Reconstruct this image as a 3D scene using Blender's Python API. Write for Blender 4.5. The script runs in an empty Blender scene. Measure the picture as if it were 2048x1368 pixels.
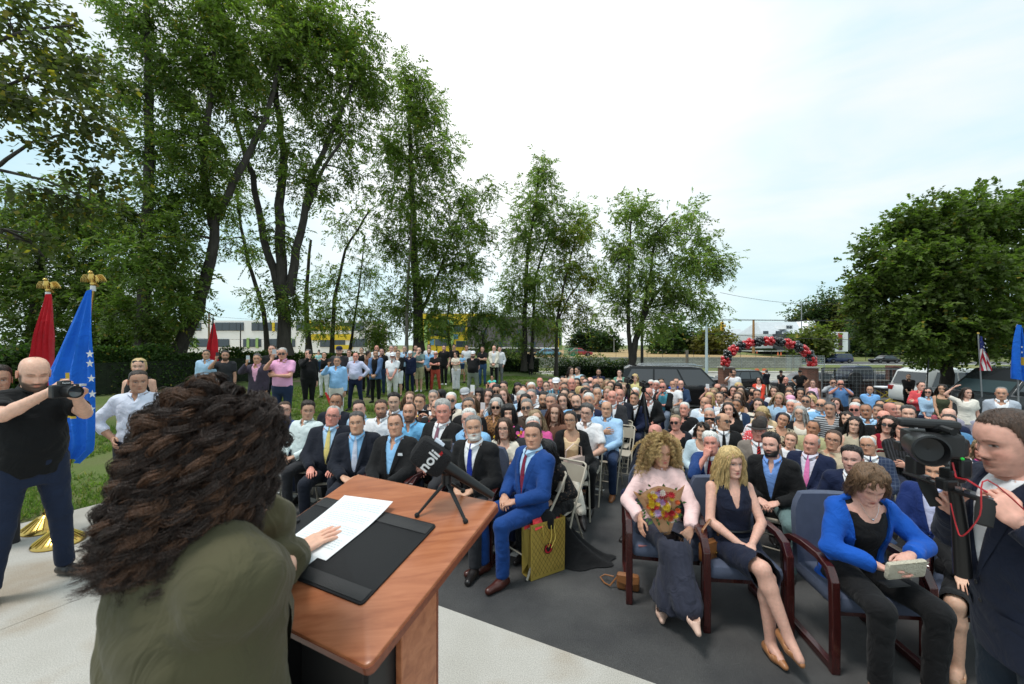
import bpy,bmesh,math,random
import numpy as np
from mathutils import Vector,Matrix
C=bpy.context.scene.collection
SC=bpy.context.scene
F=825.0;CX=1024.0;HY=690.0;CZ=2.10
# ---------------------------------------------------------------- camera
cd=bpy.data.cameras.new('camera');cam=bpy.data.objects.new('camera',cd);C.objects.link(cam)
cd.sensor_width=36.0;cd.lens=36.0*F/2048.0
cd.shift_y=(HY-684.0)/2048.0
cam.location=(0,0,CZ);cam.rotation_euler=(math.radians(90),0,0)
cd.clip_start=0.05;cd.clip_end=2000
cd.dof.use_dof=True;cd.dof.focus_distance=4.6;cd.dof.aperture_fstop=4.2
SC.camera=cam
# ---------------------------------------------------------------- world: bright overcast, thin blue gaps
W=bpy.data.worlds.new("World");SC.world=W;W.use_nodes=True
nt=W.node_tree;nd=nt.nodes;nd.clear();ln=nt.links.new
SUN_EL,SUN_AZ=math.radians(56),math.radians(-30)
sky=nd.new('ShaderNodeTexSky');sky.sky_type='NISHITA';sky.sun_disc=False
sky.sun_elevation=SUN_EL;sky.sun_rotation=SUN_AZ
bg1=nd.new('ShaderNodeBackground');bg1.inputs['Strength'].default_value=0.12;ln(sky.outputs[0],bg1.inputs[0])
tc=nd.new('ShaderNodeTexCoord');mp=nd.new('ShaderNodeMapping');mp.inputs['Scale'].default_value=(1.0,1.6,4.2)
mp.inputs['Rotation'].default_value=(0.1,0.25,0.5)
ln(tc.outputs['Generated'],mp.inputs[0])
nz=nd.new('ShaderNodeTexNoise');nz.inputs['Scale'].default_value=1.7;nz.inputs['Detail'].default_value=7;nz.inputs['Roughness'].default_value=0.52
nz.inputs['Distortion'].default_value=0.35
ln(mp.outputs[0],nz.inputs['Vector'])
cr=nd.new('ShaderNodeValToRGB');ln(nz.outputs[0],cr.inputs[0])
cr.color_ramp.elements[0].position=0.33;cr.color_ramp.elements[0].color=(0.54,0.76,0.83,1)
cr.color_ramp.elements[1].position=0.64;cr.color_ramp.elements[1].color=(.84,.89,.90,1)
e=cr.color_ramp.elements.new(0.46);e.color=(0.68,0.84,0.87,1)
# broad brightening towards the veiled sun, where the cloud is thickest with light
nrm=nd.new('ShaderNodeVectorMath');nrm.operation='DOT_PRODUCT';ln(tc.outputs['Generated'],nrm.inputs[0])
nrm.inputs[1].default_value=(-0.02,0.80,0.60)
mr=nd.new('ShaderNodeMapRange');ln(nrm.outputs['Value'],mr.inputs[0])
mr.inputs[1].default_value=0.80;mr.inputs[2].default_value=0.99;mr.inputs[3].default_value=0.0;mr.inputs[4].default_value=0.95
mr.interpolation_type='SMOOTHSTEP'
mx=nd.new('ShaderNodeMix');mx.data_type='RGBA';ln(mr.outputs[0],mx.inputs[0]);ln(cr.outputs[0],mx.inputs[6])
mx.inputs[7].default_value=(1.15,1.15,1.13,1)
bg2=nd.new('ShaderNodeBackground');bg2.inputs['Strength'].default_value=1.0;bg2.inputs['Strength'].default_value=0.80;ln(mx.outputs[2],bg2.inputs[0])
ms=nd.new('ShaderNodeMixShader');ms.inputs[0].default_value=0.90
ln(bg1.outputs[0],ms.inputs[1]);ln(bg2.outputs[0],ms.inputs[2])
wo=nd.new('ShaderNodeOutputWorld');ln(ms.outputs[0],wo.inputs[0])
# ---------------------------------------------------------------- sun behind thin cloud
sd=bpy.data.lights.new('sun','SUN');sd.energy=1.5;sd.angle=math.radians(14);sd.color=(1,.965,.91)
sun=bpy.data.objects.new('sun',sd);C.objects.link(sun)
sdir=Vector((math.sin(SUN_AZ)*math.cos(SUN_EL),-abs(math.cos(SUN_AZ))*math.cos(SUN_EL)*0.25,math.sin(SUN_EL))).normalized()
sun.rotation_euler=sdir.to_track_quat('Z','Y').to_euler()
SC.view_settings.view_transform='Standard';SC.view_settings.look='None'
SC.view_settings.exposure=0.56;SC.view_settings.gamma=1.0;SC.view_settings.use_curve_mapping=False
SC.render.engine='CYCLES'
SC.cycles.max_bounces=6;SC.cycles.transparent_max_bounces=6;SC.cycles.use_denoising=True
SC.cycles.diffuse_bounces=3;SC.cycles.glossy_bounces=2;SC.cycles.caustics_reflective=False;SC.cycles.caustics_refractive=False
R=random.Random(7)
NP=np.random.RandomState(11)
# ================================================================ helpers
def PZ(px,py,z):
 d=F*(CZ-z)/(py-HY);return Vector(((px-CX)/F*d,d,z))
def PD(px,py,d):
 return Vector(((px-CX)/F*d,d,CZ-(py-HY)/F*d))
def sstep(a,b,x):
 t=np.clip((x-a)/(b-a),0,1);return t*t*(3-2*t)
WF=Vector((.46,.888,0)).normalized()
UR=Vector((WF.y,-WF.x,0))
def ground(x,y):
 k=.022+.058*float(sstep(0.0,3.5,x));s=max(0.0,y-3.8)
 z=-k*s/(1+.04*s)
 if y>18:z-=.045*min(y-18,17)*float(sstep(-2,6,x))
 return max(z,-1.78)
BND=[(-9.5,3.4),(-6.2,4.7),(-4.9,5.5),(-4.0,7.5),(-3.5,9.6),(-2.8,12.2),(-1.6,15.2),(-0.1,18.0),(2.0,21.0),(4.5,23.5),(8.5,26.0),(13,28.0)]
def bnd_dist(x,y):
 best=1e9;sg=1
 for(ax,ay),(bx,by)in zip(BND[:-1],BND[1:]):
  dx,dy=bx-ax,by-ay;L2=dx*dx+dy*dy
  t=max(0,min(1,((x-ax)*dx+(y-ay)*dy)/L2));ex,ey=x-ax-t*dx,y-ay-t*dy
  d=math.hypot(ex,ey)
  if d<best:best=d;sg=1 if dx*(y-ay)-dy*(x-ax)>0 else-1
 return best*sg
def lawn(x,y):
 d=bnd_dist(x,y);g=ground(x,y)
 if d<=0:return g-.06
 top=.10+.030*min(d,9)
 top-=.06*max(0,y-22)*float(sstep(0,3,x))
 return g+.04+(top-g-.04)*float(sstep(0,1.7,d))
def level(x,y):
 return lawn(x,y)if bnd_dist(x,y)>0 else ground(x,y)
def link(o,parent=None):
 C.objects.link(o)
 if parent is not None:o.parent=parent
 return o
def tag(o,label=None,cat=None,group=None,kind=None):
 if label:o['label']=label
 if cat:o['category']=cat
 if group:o['group']=group
 if kind:o['kind']=kind
 return o
def mesh_np(name,V,Q=None,T=None,mats=(),mi=None,smooth=True,col=None):
 me=bpy.data.meshes.new(name)
 V=np.asarray(V,np.float32).reshape(-1,3)
 nq=0 if Q is None else len(Q);ntt=0 if T is None else len(T)
 me.vertices.add(len(V));me.vertices.foreach_set('co',V.ravel())
 li=[]
 if nq:li.append(np.asarray(Q,np.int32).ravel())
 if ntt:li.append(np.asarray(T,np.int32).ravel())
 li=np.concatenate(li)if li else np.zeros(0,np.int32)
 me.loops.add(len(li));me.loops.foreach_set('vertex_index',li)
 me.polygons.add(nq+ntt)
 st=np.concatenate([np.arange(nq)*4,nq*4+np.arange(ntt)*3]).astype(np.int32)
 me.polygons.foreach_set('loop_start',st)
 for m in mats:me.materials.append(m)
 if mi is not None:me.polygons.foreach_set('material_index',np.asarray(mi,np.int32))
 if smooth:me.polygons.foreach_set('use_smooth',np.ones(nq+ntt,bool))
 me.update(calc_edges=True)
 if col is not None:
  ca=me.color_attributes.new('col','FLOAT_COLOR','POINT')
  c4=np.ones((len(V),4),np.float32);c4[:,:3]=col;ca.data.foreach_set('color',c4.ravel())
 return me
def obj(name,me,parent=None,loc=None):
 o=bpy.data.objects.new(name,me)
 if loc is not None:o.location=loc
 return link(o,parent)
def empty(name,loc=(0,0,0),rz=0):
 o=bpy.data.objects.new(name,None);o.location=loc;o.rotation_euler=(0,0,rz);return link(o)
def copy_tree(o,parent=None):
 c=o.copy();C.objects.link(c);c.parent=parent
 for ch in list(o.children):copy_tree(ch,c)
 return c
class MB:
 def __init__(s):s.v=[];s.f=[];s.m=[];s.cm=0
 def add(s,vs,fs):
  b=len(s.v);s.v+=[tuple(v)for v in vs];s.f+=[tuple(i+b for i in f)for f in fs];s.m+=[s.cm]*len(fs);return s
 def box(s,c,d,rz=0,M=None):
  hx,hy,hz=d[0]/2,d[1]/2,d[2]/2
  vs=[Vector((sx*hx,sy*hy,sz*hz))for sz in(-1,1)for sx,sy in((-1,-1),(1,-1),(1,1),(-1,1))]
  if rz:Rm=Matrix.Rotation(rz,3,'Z');vs=[Rm@v for v in vs]
  if M is not None:vs=[M@v for v in vs]
  c=Vector(c)
  return s.add([v+c for v in vs],[(0,3,2,1),(4,5,6,7),(0,1,5,4),(1,2,6,5),(2,3,7,6),(3,0,4,7)])
 def tube(s,pts,rad,n=8,cap=True,flat=1.0):
  pts=[Vector(p)for p in pts];rr=rad if hasattr(rad,'__len__')else[rad]*len(pts)
  up=None;rings=[];b0=[]
  for i,p in enumerate(pts):
   d=(pts[min(i+1,len(pts)-1)]-pts[max(i-1,0)]).normalized()
   if up is None:up=Vector((0,0,1))if abs(d.z)<.9 else Vector((1,0,0))
   x=d.cross(up).normalized();up=x.cross(d).normalized()
   rings.append([p+(x*math.cos(a)+up*math.sin(a)*flat)*rr[i]for a in[2*math.pi*k/n for k in range(n)]])
  vs=[v for r in rings for v in r];fs=[]
  for i in range(len(pts)-1):
   for k in range(n):
    fs.append((i*n+k,i*n+(k+1)%n,(i+1)*n+(k+1)%n,(i+1)*n+k))
  if cap:fs.append(tuple(range(n))[::-1]);fs.append(tuple((len(pts)-1)*n+k for k in range(n)))
  return s.add(vs,fs)
 def lathe(s,prof,c=(0,0,0),n=20,M=None):
  c=Vector(c);vs=[];fs=[]
  for r,z in prof:
   for k in range(n):
    a=2*math.pi*k/n;v=Vector((r*math.cos(a),r*math.sin(a),z))
    if M is not None:v=M@v
    vs.append(v+c)
  for i in range(len(prof)-1):
   for k in range(n):fs.append((i*n+k,i*n+(k+1)%n,(i+1)*n+(k+1)%n,(i+1)*n+k))
  return s.add(vs,fs)
 def ball(s,c,r,n=10,M=None):
  r=Vector(r)if hasattr(r,'__len__')else Vector((r,r,r));c=Vector(c);vs=[];fs=[]
  m=max(4,n//2+1)
  for i in range(m+1):
   th=math.pi*i/m
   for k in range(n):
    a=2*math.pi*k/n;v=Vector((r.x*math.sin(th)*math.cos(a),r.y*math.sin(th)*math.sin(a),r.z*math.cos(th)))
    if M is not None:v=M@v
    vs.append(v+c)
  for i in range(m):
   for k in range(n):fs.append((i*n+k,(i+1)*n+k,(i+1)*n+(k+1)%n,i*n+(k+1)%n))
  return s.add(vs,fs)
 def quad(s,*p):return s.add(p,[tuple(range(len(p)))])
 def build(s,name,mats,parent=None,smooth=False,loc=None,bevel=0,merge=False,rz=None):
  me=bpy.data.meshes.new(name);me.from_pydata(s.v,[],s.f)
  mats=mats if isinstance(mats,(list,tuple))else[mats]
  for m in mats:me.materials.append(m)
  if len(mats)>1:me.polygons.foreach_set('material_index',s.m)
  if merge or smooth:
   bm=bmesh.new();bm.from_mesh(me);bmesh.ops.remove_doubles(bm,verts=bm.verts,dist=1e-5);bm.to_mesh(me);bm.free()
  if bevel:
   bm=bmesh.new();bm.from_mesh(me)
   bmesh.ops.bevel(bm,geom=[e for e in bm.edges if len(e.link_faces)==2 and e.calc_face_angle(0)>.5],offset=bevel,segments=2,affect='EDGES',profile=.5)
   bm.to_mesh(me);bm.free()
  if smooth:
   me.polygons.foreach_set('use_smooth',[True]*len(me.polygons))
   me.update()
   try:me.set_sharp_from_angle(angle=math.radians(42))
   except Exception:pass
  o=obj(name,me,parent,loc)
  if rz is not None:o.rotation_euler=(0,0,rz)
  return o
# ---------------------------------------------------------------- materials
_M={}
def lin(c):
 return tuple(((v/255)/12.92 if v/255<=.04045 else((v/255+.055)/1.055)**2.4)for v in c)
def pmat(name,col,rough=.6,metal=0,spec=.5,bump=0,bscale=40,var=0,vscale=6,coat=0,sheen=0,trans=0,stretch=None,alpha=1):
 key=(name,tuple(col),rough,metal,spec,bump,bscale,var,vscale,coat,sheen,stretch)
 if key in _M:return _M[key]
 m=bpy.data.materials.new(name);m.use_nodes=True;t=m.node_tree;n=t.nodes;L=t.links.new
 b=n['Principled BSDF'];b.inputs['Base Color'].default_value=(*col,1);b.inputs['Roughness'].default_value=rough
 b.inputs['Metallic'].default_value=metal;b.inputs['Specular IOR Level'].default_value=spec
 b.inputs['Coat Weight'].default_value=coat;b.inputs['Sheen Weight'].default_value=sheen
 b.inputs['Transmission Weight'].default_value=trans;b.inputs['Alpha'].default_value=alpha
 if bump or var:
  co=n.new('ShaderNodeTexCoord');src=co.outputs['Object']
  if stretch:
   mpn=n.new('ShaderNodeMapping');mpn.inputs['Scale'].default_value=stretch;L(src,mpn.inputs[0]);src=mpn.outputs[0]
 if var:
  q=n.new('ShaderNodeTexNoise');q.inputs['Scale'].default_value=vscale;q.inputs['Detail'].default_value=6;L(src,q.inputs['Vector'])
  r=n.new('ShaderNodeMapRange');r.inputs[1].default_value=.3;r.inputs[2].default_value=.7
  r.inputs[3].default_value=1-var;r.inputs[4].default_value=1+var;L(q.outputs[0],r.inputs[0])
  v=n.new('ShaderNodeVectorMath');v.operation='SCALE';v.inputs[0].default_value=col;L(r.outputs[0],v.inputs['Scale'])
  L(v.outputs[0],b.inputs['Base Color'])
 if bump:
  q=n.new('ShaderNodeTexNoise');q.inputs['Scale'].default_value=bscale;q.inputs['Detail'].default_value=5;L(src,q.inputs['Vector'])
  u=n.new('ShaderNodeBump');u.inputs['Strength'].default_value=bump;u.inputs['Distance'].default_value=.02
  L(q.outputs[0],u.inputs['Height']);L(u.outputs[0],b.inputs['Normal'])
 _M[key]=m;return m
def nodes_of(m):t=m.node_tree;return t.nodes,t.links.new,t.nodes['Principled BSDF']
# ================================================================ people: figure builder
def surfnet(f,org,h):
 nx,ny,nz=f.shape;ins=f<0
 acc=np.zeros((nx-1,ny-1,nz-1,3),np.float32);cnt=np.zeros((nx-1,ny-1,nz-1),np.float32)
 ed=[]
 for ax in range(3):
  a=[slice(None)]*3;b=[slice(None)]*3;a[ax]=slice(0,-1);b[ax]=slice(1,None);a=tuple(a);b=tuple(b)
  cr_=ins[a]!=ins[b];I=np.argwhere(cr_)
  if len(I)==0:ed.append(None);continue
  fa=f[a][cr_];fb=f[b][cr_];t=fa/(fa-fb+1e-12)
  P_=I.astype(np.float32);P_[:,ax]+=t
  o1,o2=[k for k in range(3)if k!=ax]
  for d1 in(0,-1):
   for d2 in(0,-1):
    J=I.copy();J[:,o1]+=d1;J[:,o2]+=d2
    ok=(J[:,o1]>=0)&(J[:,o2]>=0)&(J[:,o1]<acc.shape[o1])&(J[:,o2]<acc.shape[o2])
    Jk=J[ok];np.add.at(acc,(Jk[:,0],Jk[:,1],Jk[:,2]),P_[ok]);np.add.at(cnt,(Jk[:,0],Jk[:,1],Jk[:,2]),1)
  ed.append((I,ins[a][cr_]))
 m=cnt>0;idx=-np.ones(cnt.shape,np.int32);idx[m]=np.arange(m.sum())
 V=acc[m]/cnt[m][:,None]*h+np.asarray(org,np.float32)
 Q=[]
 for ax in range(3):
  if ed[ax]is None:continue
  I,sg=ed[ax];o1,o2=[(1,2),(2,0),(0,1)][ax]
  ok=(I[:,o1]>0)&(I[:,o2]>0)&(I[:,o1]<cnt.shape[o1])&(I[:,o2]<cnt.shape[o2]);I=I[ok];sg=sg[ok]
  def at(a1,a2):
   J=I.copy();J[:,o1]+=a1;J[:,o2]+=a2;return idx[J[:,0],J[:,1],J[:,2]]
  q=np.stack([at(-1,-1),at(0,-1),at(0,0),at(-1,0)],1);q[~sg]=q[~sg][:,::-1];Q.append(q)
 Q=np.concatenate(Q)if Q else np.zeros((0,4),np.int32)
 return V,Q[(Q>=0).all(1)]
def smin(a,b,k):
 if k<=0:return np.minimum(a,b)
 h=np.clip(.5+.5*(b-a)/k,0,1);return b+(a-b)*h-k*h*(1-h)
def cap(p,A,B,ra,rb):
 A=np.asarray(A,np.float32);B=np.asarray(B,np.float32);ba=B-A
 h=np.clip(((p-A)@ba)/max(1e-9,float(ba@ba)),0,1)
 return np.linalg.norm(p-A-h[...,None]*ba,axis=-1)-(ra+(rb-ra)*h)
def grid(lo,hi,h):
 lo=np.asarray(lo,np.float32);n=np.maximum(3,np.ceil((np.asarray(hi)-lo)/h).astype(int)+1)
 ax=[lo[i]+np.arange(n[i],dtype=np.float32)*h for i in range(3)]
 return np.stack(np.meshgrid(*ax,indexing='ij'),-1),lo
def mesh_sdf(fn,lo,hi,h):
 g,o=grid(lo,hi,h);return surfnet(fn(g),o,h)
def drop_faces(V,Q,keep):
 Q=Q[keep];u=np.unique(Q);r=-np.ones(len(V),np.int32);r[u]=np.arange(len(u));return V[u],r[Q]
def frame(f,n):
 f=np.asarray(f,float);f/=np.linalg.norm(f);z=-np.asarray(n,float);z-=f*(z@f);z/=max(1e-6,np.linalg.norm(z))
 return np.stack([np.cross(f,z),f,z],1)
def ik(S,T,l1,l2,pole):
 S=np.asarray(S,float);T=np.asarray(T,float);d=T-S;L=np.linalg.norm(d);Lm=(l1+l2)*.995
 if L>Lm:T=S+d/L*Lm;d=T-S;L=Lm
 L=max(L,abs(l1-l2)+.02)
 a=(l1*l1-l2*l2+L*L)/(2*L);hgt=math.sqrt(max(0,l1*l1-a*a));u=d/np.linalg.norm(d)
 p=np.asarray(pole,float);p=p-u*(p@u);p/=max(1e-6,np.linalg.norm(p))
 return S+u*a+p*hgt,T
# ---- hands: palm, four unequal bent fingers, thumb from the palm's side (right hand, palm to -Z, thumb to -X)
def finger_chains(curl,spread=.0,thumb=.3):
 out=[]
 for i,(x,L,r)in enumerate([(-.030,.070,.0088),(-.010,.079,.0092),(.011,.073,.0087),(.031,.057,.0076)]):
  c=curl*(1+.12*i);p=np.array([x,.088-.006*abs(i-1.2),0.0]);pts=[np.array([x*.85,.045,0.]),p];a=0.0;yaw=(i-1.4)*(.07+spread)
  for k,fr in enumerate((.45,.31,.24)):
   a+=c*(.55,.75,.5)[k]
   p=p+L*fr*np.array([math.sin(yaw)*math.cos(a),math.cos(yaw)*math.cos(a),-math.sin(a)]);pts.append(p)
  out.append((pts,r))
 b=np.array([-.026,.022,-.006]);m=b+np.array([-.026-.008*(1-thumb),.030,-.010-.016*thumb])
 k=m+np.array([-.010+.014*thumb,.030,-.008-.006*thumb]);e_=k+np.array([.004+.012*thumb,.024,-.005-.004*thumb])
 out.append(([b,m,k,e_],.0105))
 return out
_hand={}
def hand_mesh(curl,lod,thumb=.3):
 key=(round(curl,1),lod,round(thumb,1))
 if key in _hand:return _hand[key]
 ch=finger_chains(curl,0,thumb)
 if lod<=1:
  h=(.0052,.0085)[lod]
  def fn(g):
   q=g*np.array([1,1,1.75],np.float32)
   d=cap(q,(-.020,.030,0),(-.026,.078,0),.024,.019)
   d=smin(d,cap(q,(.020,.030,0),(.026,.074,0),.023,.018),.02)
   d=smin(d,cap(q,(0,.0,0),(0,.07,0),.026,.022),.02)/1.3
   d=smin(d,cap(g,(0,-.05,0),(0,.012,0),.026,.022),.02)
   for n_,(pts,r)in enumerate(ch):
    f=None
    for a,b in zip(pts[:-1],pts[1:]):
     c=cap(g,a,b,r,r*.93);f=c if f is None else smin(f,c,.003)
    d=smin(d,f,.006)
   return d
  res=mesh_sdf(fn,(-.10,-.06,-.11),(.07,.19,.05),h)
 else:
  mb=MB()
  mb.tube([(0,-.04,0),(0,.01,0),(0,.05,0),(0,.088,0)],[.026,.030,.042,.040],n=6,flat=.42)
  for pts,r in ch:mb.tube([pts[0],pts[1],pts[3],pts[-1]],[r*1.15,r*1.1,r*1.05,r*.8],n=4)
  q=[f for f in mb.f if len(f)==4];t=[f for f in mb.f if len(f)>4]
  for f in t:
   for i in range(1,len(f)-1):q.append((f[0],f[i],f[i+1],f[i+1]))
  q=[f for f in q if len(set(f))==4]
  res=(np.array(mb.v,np.float32),np.array(q,np.int32))
 _hand[key]=res;return res
# ---- head: tilted rings from neck to crown; features as smooth bumps on the front
RINGS=np.array([
(-.235,.052,-.215,-.085,.070),(-.19,.044,-.175,-.074,.060),(-.15,.040,-.14,-.069,.0560),(-.128,.044,-.115,-.068,.0530),(-.1235,.058,-.10,-.070,.0500),
(-.120,.075,-.090,-.073,.0490),(-.108,.0885,-.080,-.077,.0530),(-.094,.0905,-.072,-.081,.0585),(-.078,.0890,-.062,-.086,.0630),(-.064,.0915,-.052,-.090,.0665),
(-.052,.0900,-.042,-.094,.0690),(-.040,.0900,-.032,-.097,.0712),(-.025,.0905,-.022,-.100,.0732),(-.010,.0895,-.010,-.103,.0750),(.004,.0895,.003,-.104,.0760),
(.020,.0955,.015,-.105,.0768),(.038,.0950,.032,-.104,.0768),(.060,.0890,.055,-.101,.0745),(.080,.0780,.078,-.091,.0690),(.098,.0600,.097,-.074,.0580),
(.110,.0380,.110,-.050,.0410),(.117,.0140,.117,-.026,.0210),(.118,.000,.118,-.012,.0030)],np.float32)
def head_loft(nr,na,P_):
 u=np.linspace(0,len(RINGS)-1,nr);r=np.stack([np.interp(u,np.arange(len(RINGS)),RINGS[:,k])for k in range(5)],1)
 t=np.linspace(-math.pi,math.pi,na,endpoint=False);t=t-.42*np.sin(t);s=(1+np.cos(t))/2;s=s*s*(3-2*s)*.5+s*.5
 zf,yf,zb,yb,w=[r[:,k][:,None]for k in range(5)]
 z=zb+(zf-zb)*s[None];yc=(yf+yb)/2;hd=(yf-yb)/2
 ex=.86;c_,s_=np.cos(t)[None],np.sin(t)[None]
 y=yc+hd*np.sign(c_)*np.abs(c_)**ex;x=w*np.sign(s_)*np.abs(s_)**.92
 jw=P_.get('jaw',1.0);jf=np.clip((-z-.02)/.09,0,1)*(z>-.135);x=x*(1+(jw-1)*jf)
 nk=P_.get('neck',1.0);nf=sstep(-.10,-.135,z);x=x*(1+(nk-1)*nf);y=y*(1+(nk-1)*nf)
 return np.stack([x,y,z],-1),t,r
def face_shape(V,P_,sharp=1.0):
 x,y,z=V[...,0],V[...,1],V[...,2];fr=sstep(.035,.07,y);ax=np.abs(x)
 g=lambda a,s_:np.exp(-(a/s_)**2)
 nl=P_.get('nose',1.0)
 amp=np.interp(z,[-.056,-.049,-.042,-.034,-.02,0,.012,.02],[0,.008,.021,.0235,.0165,.0085,.0045,.0])*nl
 sx=np.interp(z,[-.05,-.04,-.03,0,.02],[.0155,.0150,.0115,.0075,.008])*sharp
 dy=amp*g(x,sx)
 dy+=.0035*nl*g(ax-.0135,.0055)*g(z+.041,.007)
 dy-=.0140*g(ax-.030,.0175)*g(z-.001,.0125)
 dy+=.0070*g(ax-.031,.0125)*g(z+.001,.0078)
 dy+=(.0040 if P_['sex']=='M' else .002)*g(ax-.028,.020)*g(z-.021,.007)
 dy+=.0040*g(ax-.048,.018)*g(z+.026,.016)
 dy-=.0028*g(ax-.026,.006)*g(z+.050,.012)
 lp=P_.get('lips',1.0)
 dy+=.0050*lp*g(x,.019)*g(z+.0625,.0042)+.0056*lp*g(x,.017)*g(z+.0735,.0045)-.0042*g(x,.024)*g(z+.0680,.0020)
 dy-=.0036*g(x,.022)*g(z+.0850,.0060);dy+=.0058*g(x,.018)*g(z+.101,.011)
 dy-=.0016*g(ax-.047,.016)*g(z+.06,.02)
 V[...,1]=y+dy*fr
 V[...,0]+=np.sign(x)*(-.0035*g(z-.02,.03)*sstep(.02,.055,y)*sstep(.055,.07,ax))
 return V
def head_colors(V,P_):
 x,y,z=V[:,0],V[:,1],V[:,2];ax=np.abs(x);n=len(V)
 skin=np.array(P_['skin']);hc=np.array(P_['hc']);col=np.tile(skin,(n,1)).astype(float)
 def mixc(c,m):
  nonlocal col
  m=np.clip(m,0,1)[:,None];col=col*(1-m)+np.asarray(c)*m
 g=lambda a,s_:np.exp(-(a/s_)**2);front=sstep(.04,.055,y)
 red=skin*np.array([1.04,.74,.70])
 mixc(red,.32*g(ax-.045,.02)*g(z+.03,.02)*front+.26*g(x,.014)*g(z+.036,.014)*front+.3*g(z+.0,.5)*sstep(.07,.076,ax)*0)
 if P_.get('buzz',0):mixc(hc*.9+skin*.1,P_['buzz']*P_['hairmask'](V))
 bd=P_.get('beard',0)
 if bd:
  m=sstep(-.040,-.054,z)*sstep(-.128,-.112,z)*sstep(-.005,.02,y)
  m=np.maximum(m,sstep(.058,.064,ax)*sstep(.02,-.01,z)*sstep(-.125,-.11,z)*sstep(-.012,.0,y)*sstep(.05,.035,y))
  m*=1-.75*g(ax-.036,.014)*g(z+.045,.010)
  m*=1-g(x,.024)*g(z+.068,.0055)
  if bd>1:m=m*(ax<.030)
  mixc(P_.get('bc',hc),m*min(bd,1)if bd<=1 else m*.85)
 if P_.get('mous',0):mixc(P_.get('bc',hc),.9*g(x,.026)*g(z+.0545,.0048)*front)
 lips=np.array(P_.get('lipc',skin*np.array([.92,.52,.50])))
 lm=np.maximum(g(x,.0225)*g(z+.0632,.0042),g(x,.0195)*g(z+.0730,.0048))
 mixc(lips,sstep(.35,.7,lm)*front*(.9 if P_['sex']=='F' else .62));mixc(skin*.22,.8*g(x,.024)*g(z+.068,.0015)*front)
 mixc(skin*.18,.85*g(ax-.0075,.0036)*g(z+.0475,.0026)*front)
 big=P_.get('eyebig',1.0);ex,ez=ax-.031,z-.001
 mixc(skin*.42,.66*np.exp(-(ex/.019)**2-((ez-.002)/.0095)**2)*front)  # eye-socket shade mixed into the skin colour
 if P_.get('shut'):mixc(skin*.16,.9*np.exp(-(ex/.0135)**4-((ez+.003)/.0017)**2)*front)
 else:
  sc=sstep(1.15,.8,(ex/(.0135*big))**2+(ez/(.0053*big))**2)
  mixc((.46,.44,.42),sc*front);mixc(P_.get('iris',(.035,.02,.012)),sc*sstep(.0070*big,.0052*big,np.hypot(ex*np.sign(1)-P_.get('gaze',0)*np.sign(x),ez-.0004))*front)
  lid=np.exp(-((ez-(.0052-.0030*(ex/.0135)**2)*big)/(.0015*big))**2)*(np.abs(ex)<.0150*big)
  mixc(skin*.10 if P_['sex']=='M' else skin*.04,(.85 if P_['sex']=='M' else .95)*lid*front)
 th=.0036 if P_['sex']=='M' else .0029
 arch=.0215+.0022*np.clip((ax-.014)/.02,0,1)-.0048*np.clip((ax-.036)/.016,0,1)
 bm=np.exp(-((z-arch)/(th*big))**2)*sstep(.0105,.0145,ax)*sstep(.053,.045,ax)
 mixc(P_.get('brow',hc*.8),.92*bm*front)
 return col.astype(np.float32)
def make_hairmask(style):
 fz={'short':.084,'quiff':.088,'rec':.100,'long':.086,'bob':.058,'bald':.3,'shoe':.3,'buzz':.078}.get(style,.085)
 def f(V,sd=False):
  x,y,z=V[:,0],V[:,1]+.004,V[:,2];t=np.degrees(np.abs(np.arctan2(x,y)))
  if style in('shoe','rec'):
   tz=[0,25,45,62,74,84,98,112,130,180];top=.30 if style=='shoe' else fz
   zz=[top,top,top if style=='shoe' else fz+.006,.072 if style=='shoe' else .062,.018,-.014,.020,-.034,-.060,-.074]
  else:
   tz=[0,25,45,60,72,82,97,112,130,180];zz=[fz,fz-.001,fz-.010,fz-.024,.012,-.020,.020,-.034,-.060,-.076]
   if style in('long','bob'):zz=[fz,fz-.002,fz-.018,fz-.045,-.02,-.05,-.06,-.07,-.08,-.085]
  if sd:return z-np.interp(t,tz,zz)
  m=sstep(-.004,.006,z-np.interp(t,tz,zz)+.0025*np.sin(t*.33)*np.sin(t*.71+2))
  if style=='shoe':m=m*sstep(.080,.066,z)
  return m
 return f
def uv_quads(nr,na,flip=False):
 i=np.arange(nr-1)[:,None];k=np.arange(na)[None];k2=(k+1)%na
 q=np.stack([i*na+k,i*na+k2,(i+1)*na+k2,(i+1)*na+k],-1).reshape(-1,4)
 return q[:,::-1]if flip else q
def ear_mesh(n):
 V=[];Q=[]
 for sx in(-1,1):
  b=len(V);m=n
  for i in range(5):
   rr=(.35,.75,1.0,.95,.5)[i];off=(.004,.004,.009,.004,-.006)[i]
   for k in range(m):
    a=2*math.pi*k/m;yy=math.cos(a)*.0165*rr*(1+.18*math.sin(a));zz=math.sin(a)*.031*rr
    V.append((sx*(.0765+off-.10*yy),-.010+yy-.12*zz*0-.0,-.008+zz))
  for i in range(4):
   for k in range(m):
    q=(b+i*m+k,b+i*m+(k+1)%m,b+(i+1)*m+(k+1)%m,b+(i+1)*m+k);Q.append(q if sx>0 else q[::-1])
 return np.array(V,np.float32),np.array(Q,np.int32)
ELL_C=np.array([0,-.004,.010]);ELL_R=np.array([.077,.100,.108])
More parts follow.
